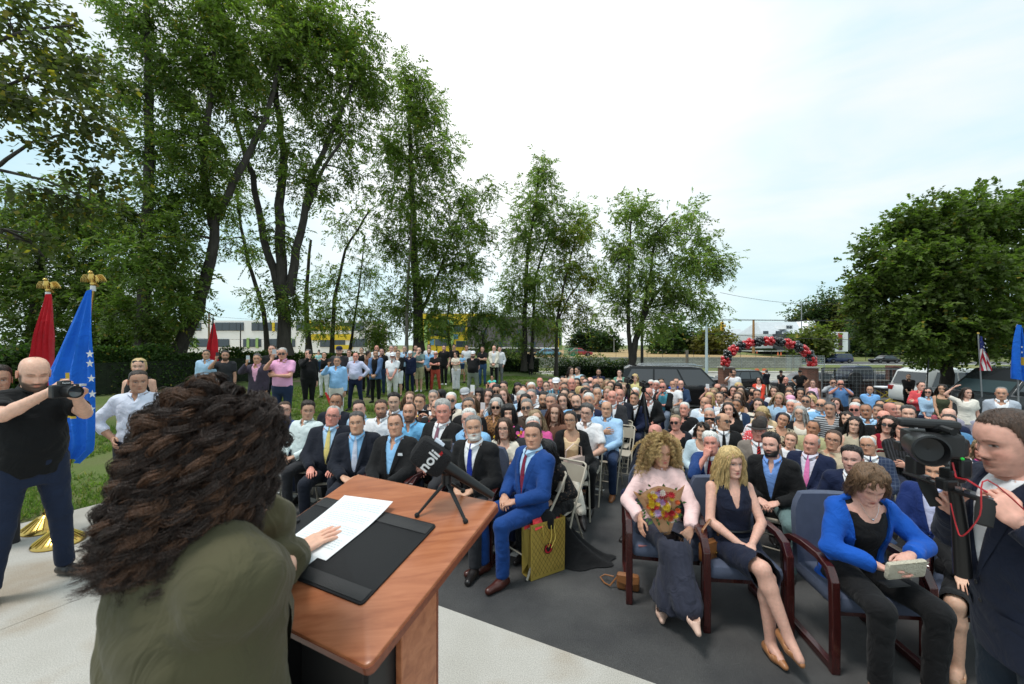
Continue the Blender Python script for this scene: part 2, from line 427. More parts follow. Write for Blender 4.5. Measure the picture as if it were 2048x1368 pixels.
def locks(P_,n,K,length,rng,wave=0.,curl=0.,layer=.20,part=0.,spread=1.,drop=1.,freq=40.,front=1.0,side=0.,endz=None):
 """hair paths from scalp roots, falling round head, neck and shoulders: (n,K,3) in the head frame"""
 out=[];mask=P_['hairmask'];roots=np.zeros((0,3))
 while len(roots)<n:
  d=rng.normal(size=(n*3,3));d/=np.linalg.norm(d,axis=1)[:,None];p=ELL_C+d*ELL_R
  p=p[(mask(p)>.5)];roots=np.concatenate([roots,p])
 p=roots[:n].copy();lay=1.03+layer*rng.random(n)**1.3*1.0
 v=(p-ELL_C)/ELL_R;v=v*np.array([.8,.5,.4]);v[:,0]+=np.sign(v[:,0]-part*.5)*.35;v[:,1]-=.25;v*=.5
 L=length*(.72+.45*rng.random(n))if endz is None else np.maximum(.05,(p[:,2]+endz)*(1.0+.22*rng.random(n)));st=L/(K-1);ph=rng.random(n)*6.28;path=[p.copy()]
 wd=rng.normal(size=(n,3))*.25
 for k in range(1,K):
  f=k/(K-1);v=v*.60+np.array([0,-.03,-.60*drop])*(.6+f)+wd*.10;v/=np.linalg.norm(v,axis=1)[:,None]
  p=p+v*st[:,None]
  q=(p-ELL_C)/(ELL_R);r=np.linalg.norm(q,axis=1);lo=(p[:,2]>-.10)
  need=(r<lay)&lo;p[need]=ELL_C+q[need]/r[need][:,None]*lay[need][:,None]*ELL_R
  fc=(p[:,1]>.012)&(p[:,2]<.066)&(p[:,2]>-.15);w=np.interp(p[:,2],[-.15,-.06,.0,.066],[.050,.060,.068,.045])*front
  sg=np.where(p[:,0]>=part*.02,1,-1);fix=fc&(np.abs(p[:,0])<w);p[fix,0]=(sg*w*(1+.25*(lay-1)))[fix];p[fix,1]=np.minimum(p[fix,1],.058)
  bl=p[:,2]<-.13;rad=.068+.42*np.clip(-.15-p[:,2],0,.14)*spread;rr=np.hypot(p[:,0],(p[:,1]+.02)*1.15)
  need=bl&(rr<rad*(.9+.3*(lay-1.03)));sc=(rad/np.maximum(rr,1e-4))[need];p[need,0]*=sc;p[need,1]=(p[need,1]+.02)*sc-.02
  p[:,0]+=side*st*f
  path.append(p.copy())
 A=np.stack(path,1)
 if wave or curl:
  s=np.linspace(0,1,K)[None]*L[:,None];amp=np.clip(s/.05,0,1)
  a=s*freq+ph[:,None]
  rd=A-ELL_C;rd[...,2]*=.2;rd/=np.linalg.norm(rd,axis=2,keepdims=True)+1e-6
  tn=np.stack([-rd[...,1],rd[...,0],rd[...,0]*0],-1)
  A=A+(tn*np.cos(a)[...,None]+rd*np.sin(a)[...,None])*((wave+curl)*amp)[...,None]
 return A
def hair_tubes(A,r,n=4,flat=.5):
 N,K,_=A.shape;T=np.gradient(A,axis=1);T/=np.linalg.norm(T,axis=2,keepdims=True)+1e-9
 o=A-ELL_C;o/=np.linalg.norm(o,axis=2,keepdims=True)+1e-9;X=np.cross(T,o);X/=np.linalg.norm(X,axis=2,keepdims=True)+1e-9;Y=np.cross(X,T)
 prof=np.interp(np.linspace(0,1,K),[0,.15,.7,1],[.6,1,.95,.12])[None,:,None]
 rr=(r if np.ndim(r)else np.full(N,r))[:,None,None]*prof
 V=np.stack([A+X*(rr*math.cos(2*math.pi*k/n))+Y*(rr*flat*math.sin(2*math.pi*k/n))for k in range(n)],2)
 b=(np.arange(N)*K*n)[:,None,None];i=np.arange(K-1)[None,:,None];k=np.arange(n)[None,None];k2=(k+1)%n
 Q=np.stack([b+i*n+k,b+i*n+k2,b+(i+1)*n+k2,b+(i+1)*n+k],-1).reshape(-1,4)
 return V.reshape(-1,3),Q
def hair_curves(name,A,rad,mat,parent,M=None):
 N,K,_=A.shape;c=bpy.data.hair_curves.new(name);c.add_curves([K]*N)
 P_=A.reshape(-1,3)
 if M is not None:P_=P_@M[0].T+M[1]
 c.position_data.foreach_set('vector',P_.astype(np.float32).ravel())
 at=c.attributes.get('radius')or c.attributes.new('radius','FLOAT','POINT')
 at.data.foreach_set('value',np.tile(np.interp(np.linspace(0,1,K),[0,.6,1],[1,.9,.25])*rad,N).astype(np.float32))
 c.materials.append(mat);return obj(name,c,parent)
def hair_mat(hc,gloss=.42):
 key=('hair',tuple(np.round(hc,3)),gloss)
 if key in _M:return _M[key]
 m=bpy.data.materials.new('hair');m.use_nodes=True;n,L,b=nodes_of(m)
 b.inputs['Roughness'].default_value=gloss;b.inputs['Specular IOR Level'].default_value=.45
 co=n.new('ShaderNodeTexCoord');mp_=n.new('ShaderNodeMapping');mp_.inputs['Scale'].default_value=(90,90,14);L(co.outputs['Object'],mp_.inputs[0])
 q=n.new('ShaderNodeTexNoise');q.inputs['Scale'].default_value=1.6;q.inputs['Detail'].default_value=4;L(mp_.outputs[0],q.inputs['Vector'])
 r=n.new('ShaderNodeMapRange');r.inputs[1].default_value=.3;r.inputs[2].default_value=.7;r.inputs[3].default_value=.55;r.inputs[4].default_value=1.5;L(q.outputs[0],r.inputs[0])
 v=n.new('ShaderNodeVectorMath');v.operation='SCALE';v.inputs[0].default_value=hc;L(r.outputs[0],v.inputs['Scale']);L(v.outputs[0],b.inputs['Base Color'])
 u=n.new('ShaderNodeBump');u.inputs['Strength'].default_value=.8;u.inputs['Distance'].default_value=.01;L(q.outputs[0],u.inputs['Height']);L(u.outputs[0],b.inputs['Normal'])
 _M[key]=m;return m
def skin_mat():
 if 'skin' in _M:return _M['skin']
 m=bpy.data.materials.new('skin');m.use_nodes=True;n,L,b=nodes_of(m)
 a=n.new('ShaderNodeVertexColor');a.layer_name='col'
 co=n.new('ShaderNodeTexCoord');q=n.new('ShaderNodeTexNoise');q.inputs['Scale'].default_value=55;q.inputs['Detail'].default_value=4;L(co.outputs['Object'],q.inputs['Vector'])
 r=n.new('ShaderNodeMapRange');r.inputs[1].default_value=.3;r.inputs[2].default_value=.7;r.inputs[3].default_value=.9;r.inputs[4].default_value=1.08;L(q.outputs[0],r.inputs[0])
 v=n.new('ShaderNodeVectorMath');v.operation='SCALE';L(a.outputs[0],v.inputs[0]);L(r.outputs[0],v.inputs['Scale']);L(v.outputs[0],b.inputs['Base Color'])
 b.inputs['Roughness'].default_value=.48;b.inputs['Specular IOR Level'].default_value=.42
 b.inputs['Subsurface Weight'].default_value=.12;b.inputs['Subsurface Radius'].default_value=(.9,.35,.2);b.inputs['Subsurface Scale'].default_value=.012
 u=n.new('ShaderNodeBump');u.inputs['Strength'].default_value=.12;u.inputs['Distance'].default_value=.004;L(q.outputs[0],u.inputs['Height']);L(u.outputs[0],b.inputs['Normal'])
 _M['skin']=m;return m
def cloth(c,kind='cloth',c2=None,sc=1.0):
 key=('cloth',tuple(c),kind,tuple(c2)if c2 else None,sc)
 if key in _M:return _M[key]
 m=bpy.data.materials.new(kind);m.use_nodes=True;n,L,b=nodes_of(m)
 b.inputs['Roughness'].default_value=.82;b.inputs['Specular IOR Level'].default_value=.25;b.inputs['Sheen Weight'].default_value=.06
 co=n.new('ShaderNodeTexCoord');ob=co.outputs['Object']
 q=n.new('ShaderNodeTexNoise');q.inputs['Scale'].default_value=9;q.inputs['Detail'].default_value=3;q.inputs['Distortion'].default_value=1.2;L(ob,q.inputs['Vector'])
 u=n.new('ShaderNodeBump');u.inputs['Strength'].default_value=.75;u.inputs['Distance'].default_value=.022;L(q.outputs[0],u.inputs['Height']);L(u.outputs[0],b.inputs['Normal'])
 base=n.new('ShaderNodeVectorMath');base.operation='SCALE';base.inputs[0].default_value=c
 q2=n.new('ShaderNodeTexNoise');q2.inputs['Scale'].default_value=5;L(ob,q2.inputs['Vector'])
 r=n.new('ShaderNodeMapRange');r.inputs[1].default_value=.3;r.inputs[2].default_value=.7;r.inputs[3].default_value=.88;r.inputs[4].default_value=1.1;L(q2.outputs[0],r.inputs[0]);L(r.outputs[0],base.inputs['Scale'])
 outc=base.outputs[0]
 if kind in('stripe_h','stripe_v','stripe_d','check','floral','leopard','dots','diamond'):
  mix=n.new('ShaderNodeMix');mix.data_type='RGBA';L(outc,mix.inputs[6]);mix.inputs[7].default_value=(*(c2 or(.02,.02,.02)),1)
  if kind.startswith('stripe')or kind=='check' or kind=='diamond':
   sp=n.new('ShaderNodeSeparateXYZ');L(ob,sp.inputs[0])
   def wav(src,fr,th):
    a=n.new('ShaderNodeMath');a.operation='MULTIPLY';L(src,a.inputs[0]);a.inputs[1].default_value=fr
    s_=n.new('ShaderNodeMath');s_.operation='SINE';L(a.outputs[0],s_.inputs[0])
    g_=n.new('ShaderNodeMath');g_.operation='GREATER_THAN';L(s_.outputs[0],g_.inputs[0]);g_.inputs[1].default_value=th;return g_.outputs[0]
   def lincmb(a,b_,sg):
    p_=n.new('ShaderNodeMath');p_.operation='ADD' if sg>0 else 'SUBTRACT';L(a,p_.inputs[0]);L(b_,p_.inputs[1]);return p_.outputs[0]
   if kind=='stripe_h':w=wav(sp.outputs['Z'],210*sc,.25)
   elif kind=='stripe_v':w=wav(sp.outputs['X'],210*sc,.2)
   elif kind=='stripe_d':w=wav(lincmb(sp.outputs['X'],sp.outputs['Z'],1),120*sc,.1)
   else:
    if kind=='check':a,b2=wav(sp.outputs['X'],160*sc,.86),wav(sp.outputs['Z'],160*sc,.86)
    else:a,b2=wav(lincmb(sp.outputs['X'],sp.outputs['Z'],1),200*sc,.3),wav(lincmb(sp.outputs['X'],sp.outputs['Z'],-1),200*sc,.3)
    mm=n.new('ShaderNodeMath');mm.operation='MAXIMUM';L(a,mm.inputs[0]);L(b2,mm.inputs[1]);w=mm.outputs[0]
   L(w,mix.inputs[0]);outc=mix.outputs[2]
  else:
   vo=n.new('ShaderNodeTexVoronoi');vo.inputs['Scale'].default_value={'floral':17,'leopard':38,'dots':34}[kind]*sc;L(ob,vo.inputs['Vector'])
   th=n.new('ShaderNodeMath');th.operation='LESS_THAN';L(vo.outputs['Distance'],th.inputs[0]);th.inputs[1].default_value={'floral':.42,'leopard':.42,'dots':.28}[kind]
   L(th.outputs[0],mix.inputs[0])
   if kind=='floral':
    hs=n.new('ShaderNodeValToRGB');hs.color_ramp.interpolation='CONSTANT'
    for i_,(p_,cc)in enumerate([(0,(.75,.05,.12)),(.25,(.80,.50,.04)),(.5,(.75,.12,.35)),(.72,(.2,.3,.7)),(.86,(.85,.8,.5))]):
     e_=hs.color_ramp.elements[i_]if i_<2 else hs.color_ramp.elements.new(p_)
     e_.position=p_;e_.color=(*cc,1)
    L(vo.outputs['Color'],hs.inputs[0]);L(hs.outputs[0],mix.inputs[7])
   outc=mix.outputs[2]
 L(outc,b.inputs['Base Color'])
 _M[key]=m;return m
DF={'M':dict(s=[-.30,-.15,0,.2,.4,.6,.75,.88,.96,1.04],w=[.158,.165,.166,.155,.154,.162,.166,.138,.090,.060],f=[.095,.10,.105,.108,.115,.122,.115,.092,.070,.058],b=[.115,.12,.12,.10,.10,.11,.115,.10,.080,.065]),
'F':dict(s=[-.30,-.15,0,.2,.4,.6,.75,.88,.96,1.04],w=[.168,.178,.170,.138,.126,.136,.142,.118,.078,.053],f=[.09,.095,.095,.088,.092,.130,.112,.082,.064,.054],b=[.115,.125,.12,.09,.085,.095,.10,.09,.072,.058])}
RB=lambda m:m
SKIN={'l':lin((222,174,151)),'p':lin((228,174,155)),'m':lin((203,154,127)),'t':lin((172,122,94)),'r':lin((220,152,134))}
HC={'blk':(.010,.008,.008),'dk':(.022,.013,.009),'br':(.055,.028,.016),'lb':(.15,.085,.045),'bl':(.56,.40,.18),'gr':(.20,.195,.19),'lg':(.42,.41,.39),'wh':(.68,.67,.64),'au':(.10,.035,.018),'dg':(.075,.07,.068),'ab':(.30,.21,.12)}
COL={k:lin(v)for k,v in dict(navy=(28,34,52),navy2=(22,32,62),royal=(24,64,128),blk=(20,20,22),char=(48,48,52),white=(235,236,240),paleblue=(176,208,236),sky=(140,190,232),lav=(196,200,230),pink=(238,178,206),cream=(232,224,208),beige=(206,188,160),khaki=(176,168,132),olive=(70,74,50),green=(96,122,104),teal=(118,160,146),grey=(120,120,122),lgrey=(176,178,182),slate=(70,80,100),brown=(120,82,66),dbrown=(76,62,54),tan=(176,128,84),peach=(238,206,164),yellow=(226,214,150),red=(196,34,36),wine=(128,20,38),coral=(222,84,90),orange=(226,74,52),hotpink=(226,96,160),purple=(110,60,120),denim=(38,58,88),ldenim=(80,108,140),blazer=(88,116,158),brick=(168,72,54),sage=(106,128,126),cobalt=(20,84,178),bblue=(30,88,200),tealb=(80,150,170),mint=(168,214,214),polo=(84,122,172),lblue2=(112,160,214),stone=(140,134,128),dnavy=(24,28,40)).items()}
def CC(c):return COL[c]if isinstance(c,str)else lin(c)
LODS=[dict(vox=.0135,nr=70,na=66,ear=12),dict(vox=.023,nr=36,na=36,ear=8),dict(vox=.034,nr=24,na=26,ear=6)]
def rotz(a):c,s=math.cos(a),math.sin(a);return np.array([[c,-s,0],[s,c,0],[0,0,1]])
def rotx(a):c,s=math.cos(a),math.sin(a);return np.array([[1,0,0],[0,c,-s],[0,s,c]])
def roty(a):c,s=math.cos(a),math.sin(a);return np.array([[c,0,s],[0,1,0],[-s,0,c]])
PEOPLE=[]
def make_person(x,y,z,rz,seated=True,sex='M',label='',group=None,lod=1,scale=1.0,skin='l',hair='short',hc='dk',top='shirt',c='white',sh=None,tie=None,low='trousers',lc='dnavy',
pose='lap',leg='sit',fat=0.,lean=-.06,hyaw=0.,hpitch=0.,hroll=0.,glasses=None,beard=0,mous=0,hat=None,hatc='blk',ck='cloth',c2=None,csc=1.,neckline=None,seed=0,extra=(),shoe='blk',shoec=None,
pkt=False,open_=None,hairlen=None,gaze=0,shut=False,buzz=None,lipc=None,wave=None,buildup=1,bc=None,tk='cloth',tc2=None,phonec=(18,18,20),iris=None,belt=True,hv=1.0,sleeve=None,jawx=None,child=False,noh=False,hn=None):
 rng=np.random.RandomState(seed+17);LD=LODS[lod];vox=LD['vox']
 if buildup!=1:vox*=buildup
 m=sex=='M'
 sk=np.array(SKIN[skin])*(1+.10*(rng.rand(3)-.5)*np.array([1,.6,.6])+.22*(rng.rand()-.5))
 hcv=np.array(HC[hc])*(1+.2*(rng.rand()-.5))
 TL=.53;Oz=.52 if seated else .93;O=np.array([0,0,Oz])
 if seated=='ground':Oz=.12;O=np.array([0,-.1,Oz])
 Rt=rotx(-lean)
 tor=lambda v:O+Rt@np.asarray(v,float)
 NB=tor((0,-.005,TL));prof=DF[sex]
 fb=lambda s:fat*np.exp(-((s-.28)/.30)**2)
 def pr(s,off=0.):
  w=np.interp(s,prof['s'],prof['w'])+.045*fb(s)+off;f=np.interp(s,prof['s'],prof['f'])+.10*fb(s)+off;b=np.interp(s,prof['s'],prof['b'])+.02*fb(s)+off
  return w,f,b
 def surf(xx,s,off=0.):
  w,f,b=pr(s,off);return f*math.sqrt(max(.05,1-min(.95,(abs(xx)/w)**2)))
 shw=(.162 if m else .138)+.008*fat
 SHD=[tor((sg*shw,-.012,TL*.845))for sg in(-1,1)]
 l1,l2=(.285,.255)if m else(.265,.24)
 fz=.10*fat
 tz=O[2]+.13
 A={}
 def two(wx,wy,wz,pole,f,n,cu):return{1:(wx,wy,wz,pole,f,n,cu),-1:(-wx,wy,wz,(-pole[0],pole[1],pole[2]),(-f[0],f[1],f[2]),(-n[0],n[1],n[2]),cu)}
 P_=dict(lap=two(.075,.255+fz,tz,(.8,-.4,-.5),(-.75,.62,-.25),(-.1,-.25,-1),.55),
thighs=two(.125,.30,tz+.0,(.8,-.5,-.3),(-.2,1,-.25),(0,-.2,-1),.35),
down=two(.215,.02,O[2]-.15,(.3,-1,0),(0,.15,-1),(-1,0,0),.5),
clasp=two(.065,.19+fz,O[2]-.02,(1,-.3,-.2),(-.7,.35,-.6),(-.3,-1,-.2),.55),
cross=two(-.055,.165+fz,O[2]+.235,(1,.1,-.6),(-1,.1,.12),(0,-1,-.1),.45),
hip=two(.185+.04*fat,.03,O[2]+.06,(1,-.25,.1),(-.25,.8,-.5),(-1,-.2,0),.4),
back=two(.06,-.17,O[2]-.03,(1,-.5,.2),(-.8,-.1,-.5),(0,1,0),.5),
 pocket=two(.195,.04,O[2]-.06,(1,-.7,.2),(-.1,.2,-1),(-1,0,0),.3))
 base='lap' if isinstance(pose,dict)else{'phone':'lap' if seated else 'down','phone2':None,'chest':'lap','chin':None,'headhand':'down','photo':None,'phonelap':'lap','phonecross':None,'pockets':'pocket','holdbaby':'down','up':'lap','speak':None}.get(pose,pose)
 if pose=='hip1':base='hip'
 T=dict(P_.get(base)or P_['lap'])
 pz=pose;pose='custom' if isinstance(pose,dict)else pose
 if pose in('phone','phonecross','up'):
  hz=O[2]+TL+.06+(.12 if pose=='up' else 0)
  T[1]=(.075,.30,hz-.03,(.8,-.1,-1),(-.18,.2,1),(-.5,-.9,0),.75)
  if pose=='phonecross':T[-1]=P_['cross'][-1]
 if pose in('phone2','photo'):
  hz=O[2]+TL+.085;T=two(.075,.27,hz-.05,(1,.0,-1),(-.45,.35,.8),(-.8,.2,-.1),.8)
 if pose=='chest':T[1]=(-.015,.185,O[2]+TL*.66,(1,0,-.6),(-1,.1,.12),(0,-1,0),.25)
 if pose=='chin':
  T[1]=(.03,.185,O[2]+TL+.0,(.7,0,-1),(-.25,-.25,1),(-.3,-1,-.2),1.1);T[-1]=P_['cross'][-1]
 if pose=='headhand':T[1]=(.20,.03,O[2]+TL+.24,(1,.2,.2),(-.7,-.2,.6),(-.5,0,-1),.4)
 if pose=='holdbaby':T=two(-.04,.23,O[2]+.22,(1,.1,-.6),(-1,.2,.2),(0,-1,.2),.5)
 if pose=='custom':T=dict(P_['lap']);T.update(pz)
 arms={}
 for sg,Sj in((-1,SHD[0]),(1,SHD[1])):
  wx,wy,wz,pole,f,n,cu=T[sg];tgt=np.array([wx,wy,wz],float)
  E_,Wr=ik(Sj,tgt,l1,l2,pole);arms[sg]=(Sj,E_,Wr,frame(f,n),cu)
 hx=.095;legs={}
 for sg in(-1,1):
  H=O+np.array([sg*hx,0,.005 if seated else-.02]);
  if seated=='ground':
   K=np.array([sg*.17,.30,.48]);Ak=np.array([sg*.10,.50,.07]);toe=np.array([0,1,0])
  elif seated:
   kx={'sit':.15,'wide':.22,'close':.085}.get(leg,.15)
   K=np.array([sg*kx,.455,.525]);Ak=np.array([sg*(kx-.01),.43 if leg!='fwd' else .6,.085]);toe=np.array([sg*.12,1,0])
   if leg=='cross':
    if sg>0:K=np.array([-.02,.50,.60]);Ak=np.array([-.10,.70,.28]);toe=np.array([-.2,.9,-.45])
    else:K=np.array([-.05,.44,.515]);Ak=np.array([.05,.36,.085]);toe=np.array([.1,1,0])
   if leg=='crossb':
    if sg>0:K=np.array([.01,.50,.60]);Ak=np.array([-.10,.60,.23]);toe=np.array([-.25,.9,-.45])
    else:K=np.array([-.04,.46,.515]);Ak=np.array([-.06,.47,.085]);toe=np.array([-.15,1,0])
   if leg=='crossl':
    if sg<0:K=np.array([.04,.50,.60]);Ak=np.array([.16,.68,.26]);toe=np.array([.25,.9,-.40])
    else:K=np.array([.07,.44,.515]);Ak=np.array([-.03,.34,.085]);toe=np.array([0,1,0])
  else:
   wd={'stand':.10,'apart':.19,'close':.07}.get(leg,.10);K=np.array([sg*(wd+hx)/2+sg*.005,.02,.50]);Ak=np.array([sg*wd,-.03,.085]);toe=np.array([sg*.3,1,0])
  toe=toe/np.linalg.norm(toe);legs[sg]=(H,K,Ak,toe)
 def torsod(g,s0,s1,off,front_cut=None):
  q=(g-O)@Rt;s=q[...,2]/TL;w,f,b=pr(s,off);d_=np.where(q[...,1]>0,f,b)
  r=np.sqrt((q[...,0]/w)**2+(q[...,1]/d_)**2);d=(r-1)*np.minimum(w,d_)*.92
  d=np.maximum(d,np.maximum((s-s1)*TL,(s0-s)*TL));return d,q,s
 wr=rng.rand(6)*6.28
 def folds(g,a):
  if a<=0:return 0
  x_,y_,z_=g[...,0],g[...,1],g[...,2]
  rg_=lambda v:1-2*np.abs(np.sin(v))**.7
  return a*1.45*(rg_(17*z_+13*x_+wr[0]+1.6*np.sin(13*x_+wr[1])+1.2*np.sin(11*z_+9*y_))*.55+rg_(29*z_-21*x_+14*y_+wr[2]+np.sin(19*z_))*.3+np.sin(27*x_+38*y_-18*z_+wr[3])*.3)
 def bounds(pts,pad):P0=np.array(pts);return P0.min(0)-pad,P0.max(0)+pad
 def armd(g,sg,off,frac=1.0,cuffr=None):
  Sj,E_,Wr,Fh,cu=arms[sg];r0,r1,r2=(.054,.043,.029)if m else(.044,.035,.024)
  r0+=.010*fat
  dS=tor((sg*.085,-.012,TL*.900));d=cap(g,dS,Sj,r0+off-.010,r0+off-.004)
  if frac<0:
   Ee=Sj+(E_-Sj)*(-frac);c_=cap(g,Sj,E_,r0+off,r1+off+.012);u=(E_-Sj)/np.linalg.norm(E_-Sj)
   return smin(d,np.maximum(c_,(g-Ee)@u.astype(np.float32)),.03)
  c_=cap(g,Sj,E_,r0+off,r1+off);u=Wr-E_;u=u/np.linalg.norm(u)
  We=E_+(Wr-E_)*frac;fa=cap(g,E_,Wr+u*.03,r1+off,(cuffr or r2)+off*.8)
  fa=np.maximum(fa,(g-We)@u.astype(np.float32));return smin(smin(d,c_,.03),fa,.015)
 root=None;kids=[]
 hole_r=(.066 if m else .056)
 def garment(name,s0,s1,off,sleeves,mat,wrk=.004,neck='round',vcut=None,keep=None,flare=0,h=None,extra_d=None):
  pts=[tor((0,0,s0*TL)),tor((0,0,s1*TL)),*[a[0]for a in arms.values()]]
  if sleeves is not None:
   pts+=[a[1]for a in arms.values()]
   if sleeves>0:pts+=[a[2]for a in arms.values()]
  lo,hi=bounds(pts,.0);lo-=(.10,.20+.1*fat,.05);hi+=(.10,.22+.12*fat,.08)
  def fn(g):
   d,q,s=torsod(g,s0,s1,off)
   if flare:d=d-flare*np.clip(.15-s,0,.5)
   if sleeves is not None:
    for sg in(-1,1):d=smin(d,armd(g,sg,off*.8+.004,sleeves,.034),.035)
   else:
    for sg in(-1,1):d=smin(d,cap(g,tor((sg*.06,-.01,TL*.915)),tor((sg*(shw-.035),-.015,TL*.875)),.038+off,.036+off),.03)
    for sg in(-1,1):d=np.maximum(d,-cap(g,tor((sg*(shw+.03),.03,TL*.86)),tor((sg*(shw+.05),.03,TL*.62)),.060,.055))
   nk=cap(g,tor((0,-.005,TL*.86)),tor((0,.02,TL*1.3)),hole_r+(.012 if neck!='high' else-.004),.085)
   if neck=='scoop':nk=smin(nk,cap(g,tor((0,.10,TL*.93)),tor((0,.16,TL*.95)),.085,.09),.03)
   if neck=='square':nk=np.minimum(nk,np.maximum(np.abs(q[...,0])-.085,np.maximum(-q[...,1],(.80-s)*TL)))
   d=np.maximum(d,-nk)
   if vcut:
    sv,hw,bw=vcut;wdg=np.abs(q[...,0])-(bw+np.maximum(0,(s-sv))/(1-sv)*hw);wdg=np.maximum(wdg,(sv-s)*TL);wdg=np.maximum(wdg,.0-q[...,1])
    d=np.maximum(d,-wdg)
   if extra_d is not None:d=extra_d(g,d,q,s)
   return d+folds(g,wrk)
  V,Q=mesh_sdf(fn,lo,hi,h or vox)
  if keep is not None and len(Q):
   cq=(V[Q].mean(1)-O)@Rt;V,Q=drop_faces(V,Q,keep(cq))
  if len(Q)==0:return None
  kids.append((name,V,Q,mat));return V
 off_t=.006
 tm=cloth(CC(c),ck,CC(c2)if c2 else None,csc)
 lo_hem=-.02 if(belt and low in('trousers','shorts','skirt'))else-.16
 nl=neckline
 if top in('suit','blazer','jacket','cardigan'):
  shm=cloth(CC(sh or 'white'),tk if tk!='cloth' and not tie else 'cloth',CC(tc2)if tc2 and not tie else None)
  garment('shirt',-.05,.985 if(tie or nl!='low')else .86,.003,None,shm,.001,neck='high' if(nl=='crew')else('scoop' if nl=='low' else 'round'),keep=lambda q:(q[:,1]>-.02)&(np.abs(q[:,0])<.125),h=max(vox*.9,.013),vcut=None if(tie or nl)else(.74,.035,.002))
  ow=open_ or(.22,.088,.004)if m else open_ or(.18,.085,.01)
  hem=-.26 if seated else(-.30 if top!='cardigan' else-.36)
  garment('jacket',hem,.985,.019,.95,tm,.0042,neck='round',vcut=(ow[0],ow[1],ow[2]),flare=.03)
 elif top=='blouse2':pass
 elif top in('shirt','polo','tee','tank','dress'):
  sl={'shirt':.96,'polo':-.72,'tee':-.66,'tank':None,'dress':None}[top]
  if sleeve is not None:sl=sleeve
  loose=.010 if top!='tank' else .006
  vc=None;nk='round'
  if top in('shirt','polo')and not tie:vc=(.80,.030,.0015)
  if nl=='v':vc=(.68,.060,.002)
  if nl=='deepv':vc=(.58,.070,.002)
  if nl in('scoop','square','high'):nk=nl;vc=None
  if nl=='crew' or(top=='tee' and not nl):vc=None;nk='round'
  garment('dress' if top=='dress' else{'shirt':'shirt','polo':'polo_shirt','tee':'t_shirt','tank':'top'}[top],lo_hem,.985,loose,sl,tm,.0048 if sl and sl>0 else .0035,neck=nk,vcut=vc,flare=.02)
 if(top in('shirt','polo','suit','blazer')and nl not in('crew','low','scoop','square','v','high','none')):
  na=18 if lod<2 else 10;op=.10 if tie else .34;rN=(.0635 if m else .055);Vc=[];
  for j,(dr,dz,fx)in enumerate([(.016,-.034,0),(.001,.018,0),(.006,.027,0),(.020,.006,1)]):
   for k in range(na+1):
    a=op+(2*math.pi-2*op)*k/na;fr=math.cos(a);e=rN+dr
    up=dz+(.010 if j in(1,2)else 0)*(-fr)+(.012*(-fr));dn=0
    if fx:dn=-.030*max(0,fr)**6*(1 if tie else 1.2);e+=.008*max(0,fr)**4
    Vc.append(tor((math.sin(a)*e,math.cos(a)*e*1.02+.004-.0*fx+(.018 if fr>0 else 0)*fr,TL*.955+.022+up+dn)))
  Vc=np.array(Vc,np.float32);Qc=np.array([[j*(na+1)+k,j*(na+1)+k+1,(j+1)*(na+1)+k+1,(j+1)*(na+1)+k]for j in range(3)for k in range(na)])
  kids.append(('collar',Vc,Qc,cloth(CC(sh or 'white'))if top in('suit','blazer')else tm))
 if top in('suit','blazer','jacket')and lod<2:
  ow=open_ or(.22,.088,.004)if m else open_ or(.18,.085,.01)
  for sg in(-1,1):
   Vl=[];ss=np.linspace(ow[0]+.02,.97,12)
   for s in ss:
    e=ow[2]+max(0,s-ow[0])/(1-ow[0])*ow[1];wd=.046*math.sin(min(1,(s-ow[0])/.52)*math.pi/2)*(1 if s<.80 else max(.45,1-(s-.8)*3.0))+.006
    for xx,o2 in((e-.004,.020),(e+wd*.5,.031),(e+wd,.0245)):Vl.append(tor((sg*xx,surf(xx,s,o2),s*TL)))
   Vl=np.array(Vl,np.float32);Ql=np.array([[j*3+k,j*3+k+1,(j+1)*3+k+1,(j+1)*3+k]for j in range(len(ss)-1)for k in range(2)])
   kids.append(('lapel',Vl,Ql,tm))
 if tie:
  tmn=cloth(CC(tie),tk,CC(tc2)if tc2 else None,1.6);Vt=[];ss=[.985,.955,.93,.9,.8,.6,.4,.2,.05];ww=[.012,.017,.012,.015,.020,.027,.033,.038,.040]
  for s,w_ in zip(ss,ww):
   for xx,o2 in((-1,.007),(0,.016 if s<.93 else .024),(1,.007)):Vt.append(tor((xx*w_,surf(0,s,o2),s*TL+.012)))
  Vt=np.array(Vt,np.float32);Qt=np.array([[j*3+k,(j+1)*3+k,(j+1)*3+k+1,j*3+k+1]for j in range(len(ss)-1)for k in range(2)])
  kids.append(('tie',Vt,Qt,tmn))
 if lod==0 and top in('suit','blazer','jacket')and not(sex=='F' and neckline=='crew'):
  mb=MB()
  if not open_:
   for s in(.19,.06):mb.ball(tor((.004,surf(0,s,.026),s*TL)),(.009,.004,.009),8)
   kids.append(('button',np.array(mb.v),np.array(mb.f),pmat('dark_button',(.01,.01,.012),.4)))
  for sg in(-1,1):
   Vp=[]
   for k in range(6):
    xx=.065+.018*k;
    for s in(.045,-.035):Vp.append(tor((sg*xx,surf(xx,max(s,0),.026)+(.004 if s>0 else .001),s*TL)))
   kids.append(('pocket_flap',np.array(Vp),np.array([[2*k,2*k+1,2*k+3,2*k+2]for k in range(5)]),tm))
 if lod<=1 and top=='shirt' and not nl and ck=='cloth':
  mb=MB()
  for s in(.72,.58,.44,.30,.16):mb.ball(tor((.0,surf(0,s,.012),s*TL)),(.006,.003,.006),6)
  kids.append(('button',np.array(mb.v),np.array(mb.f),pmat('shirt_button',(.6,.6,.6),.4)))
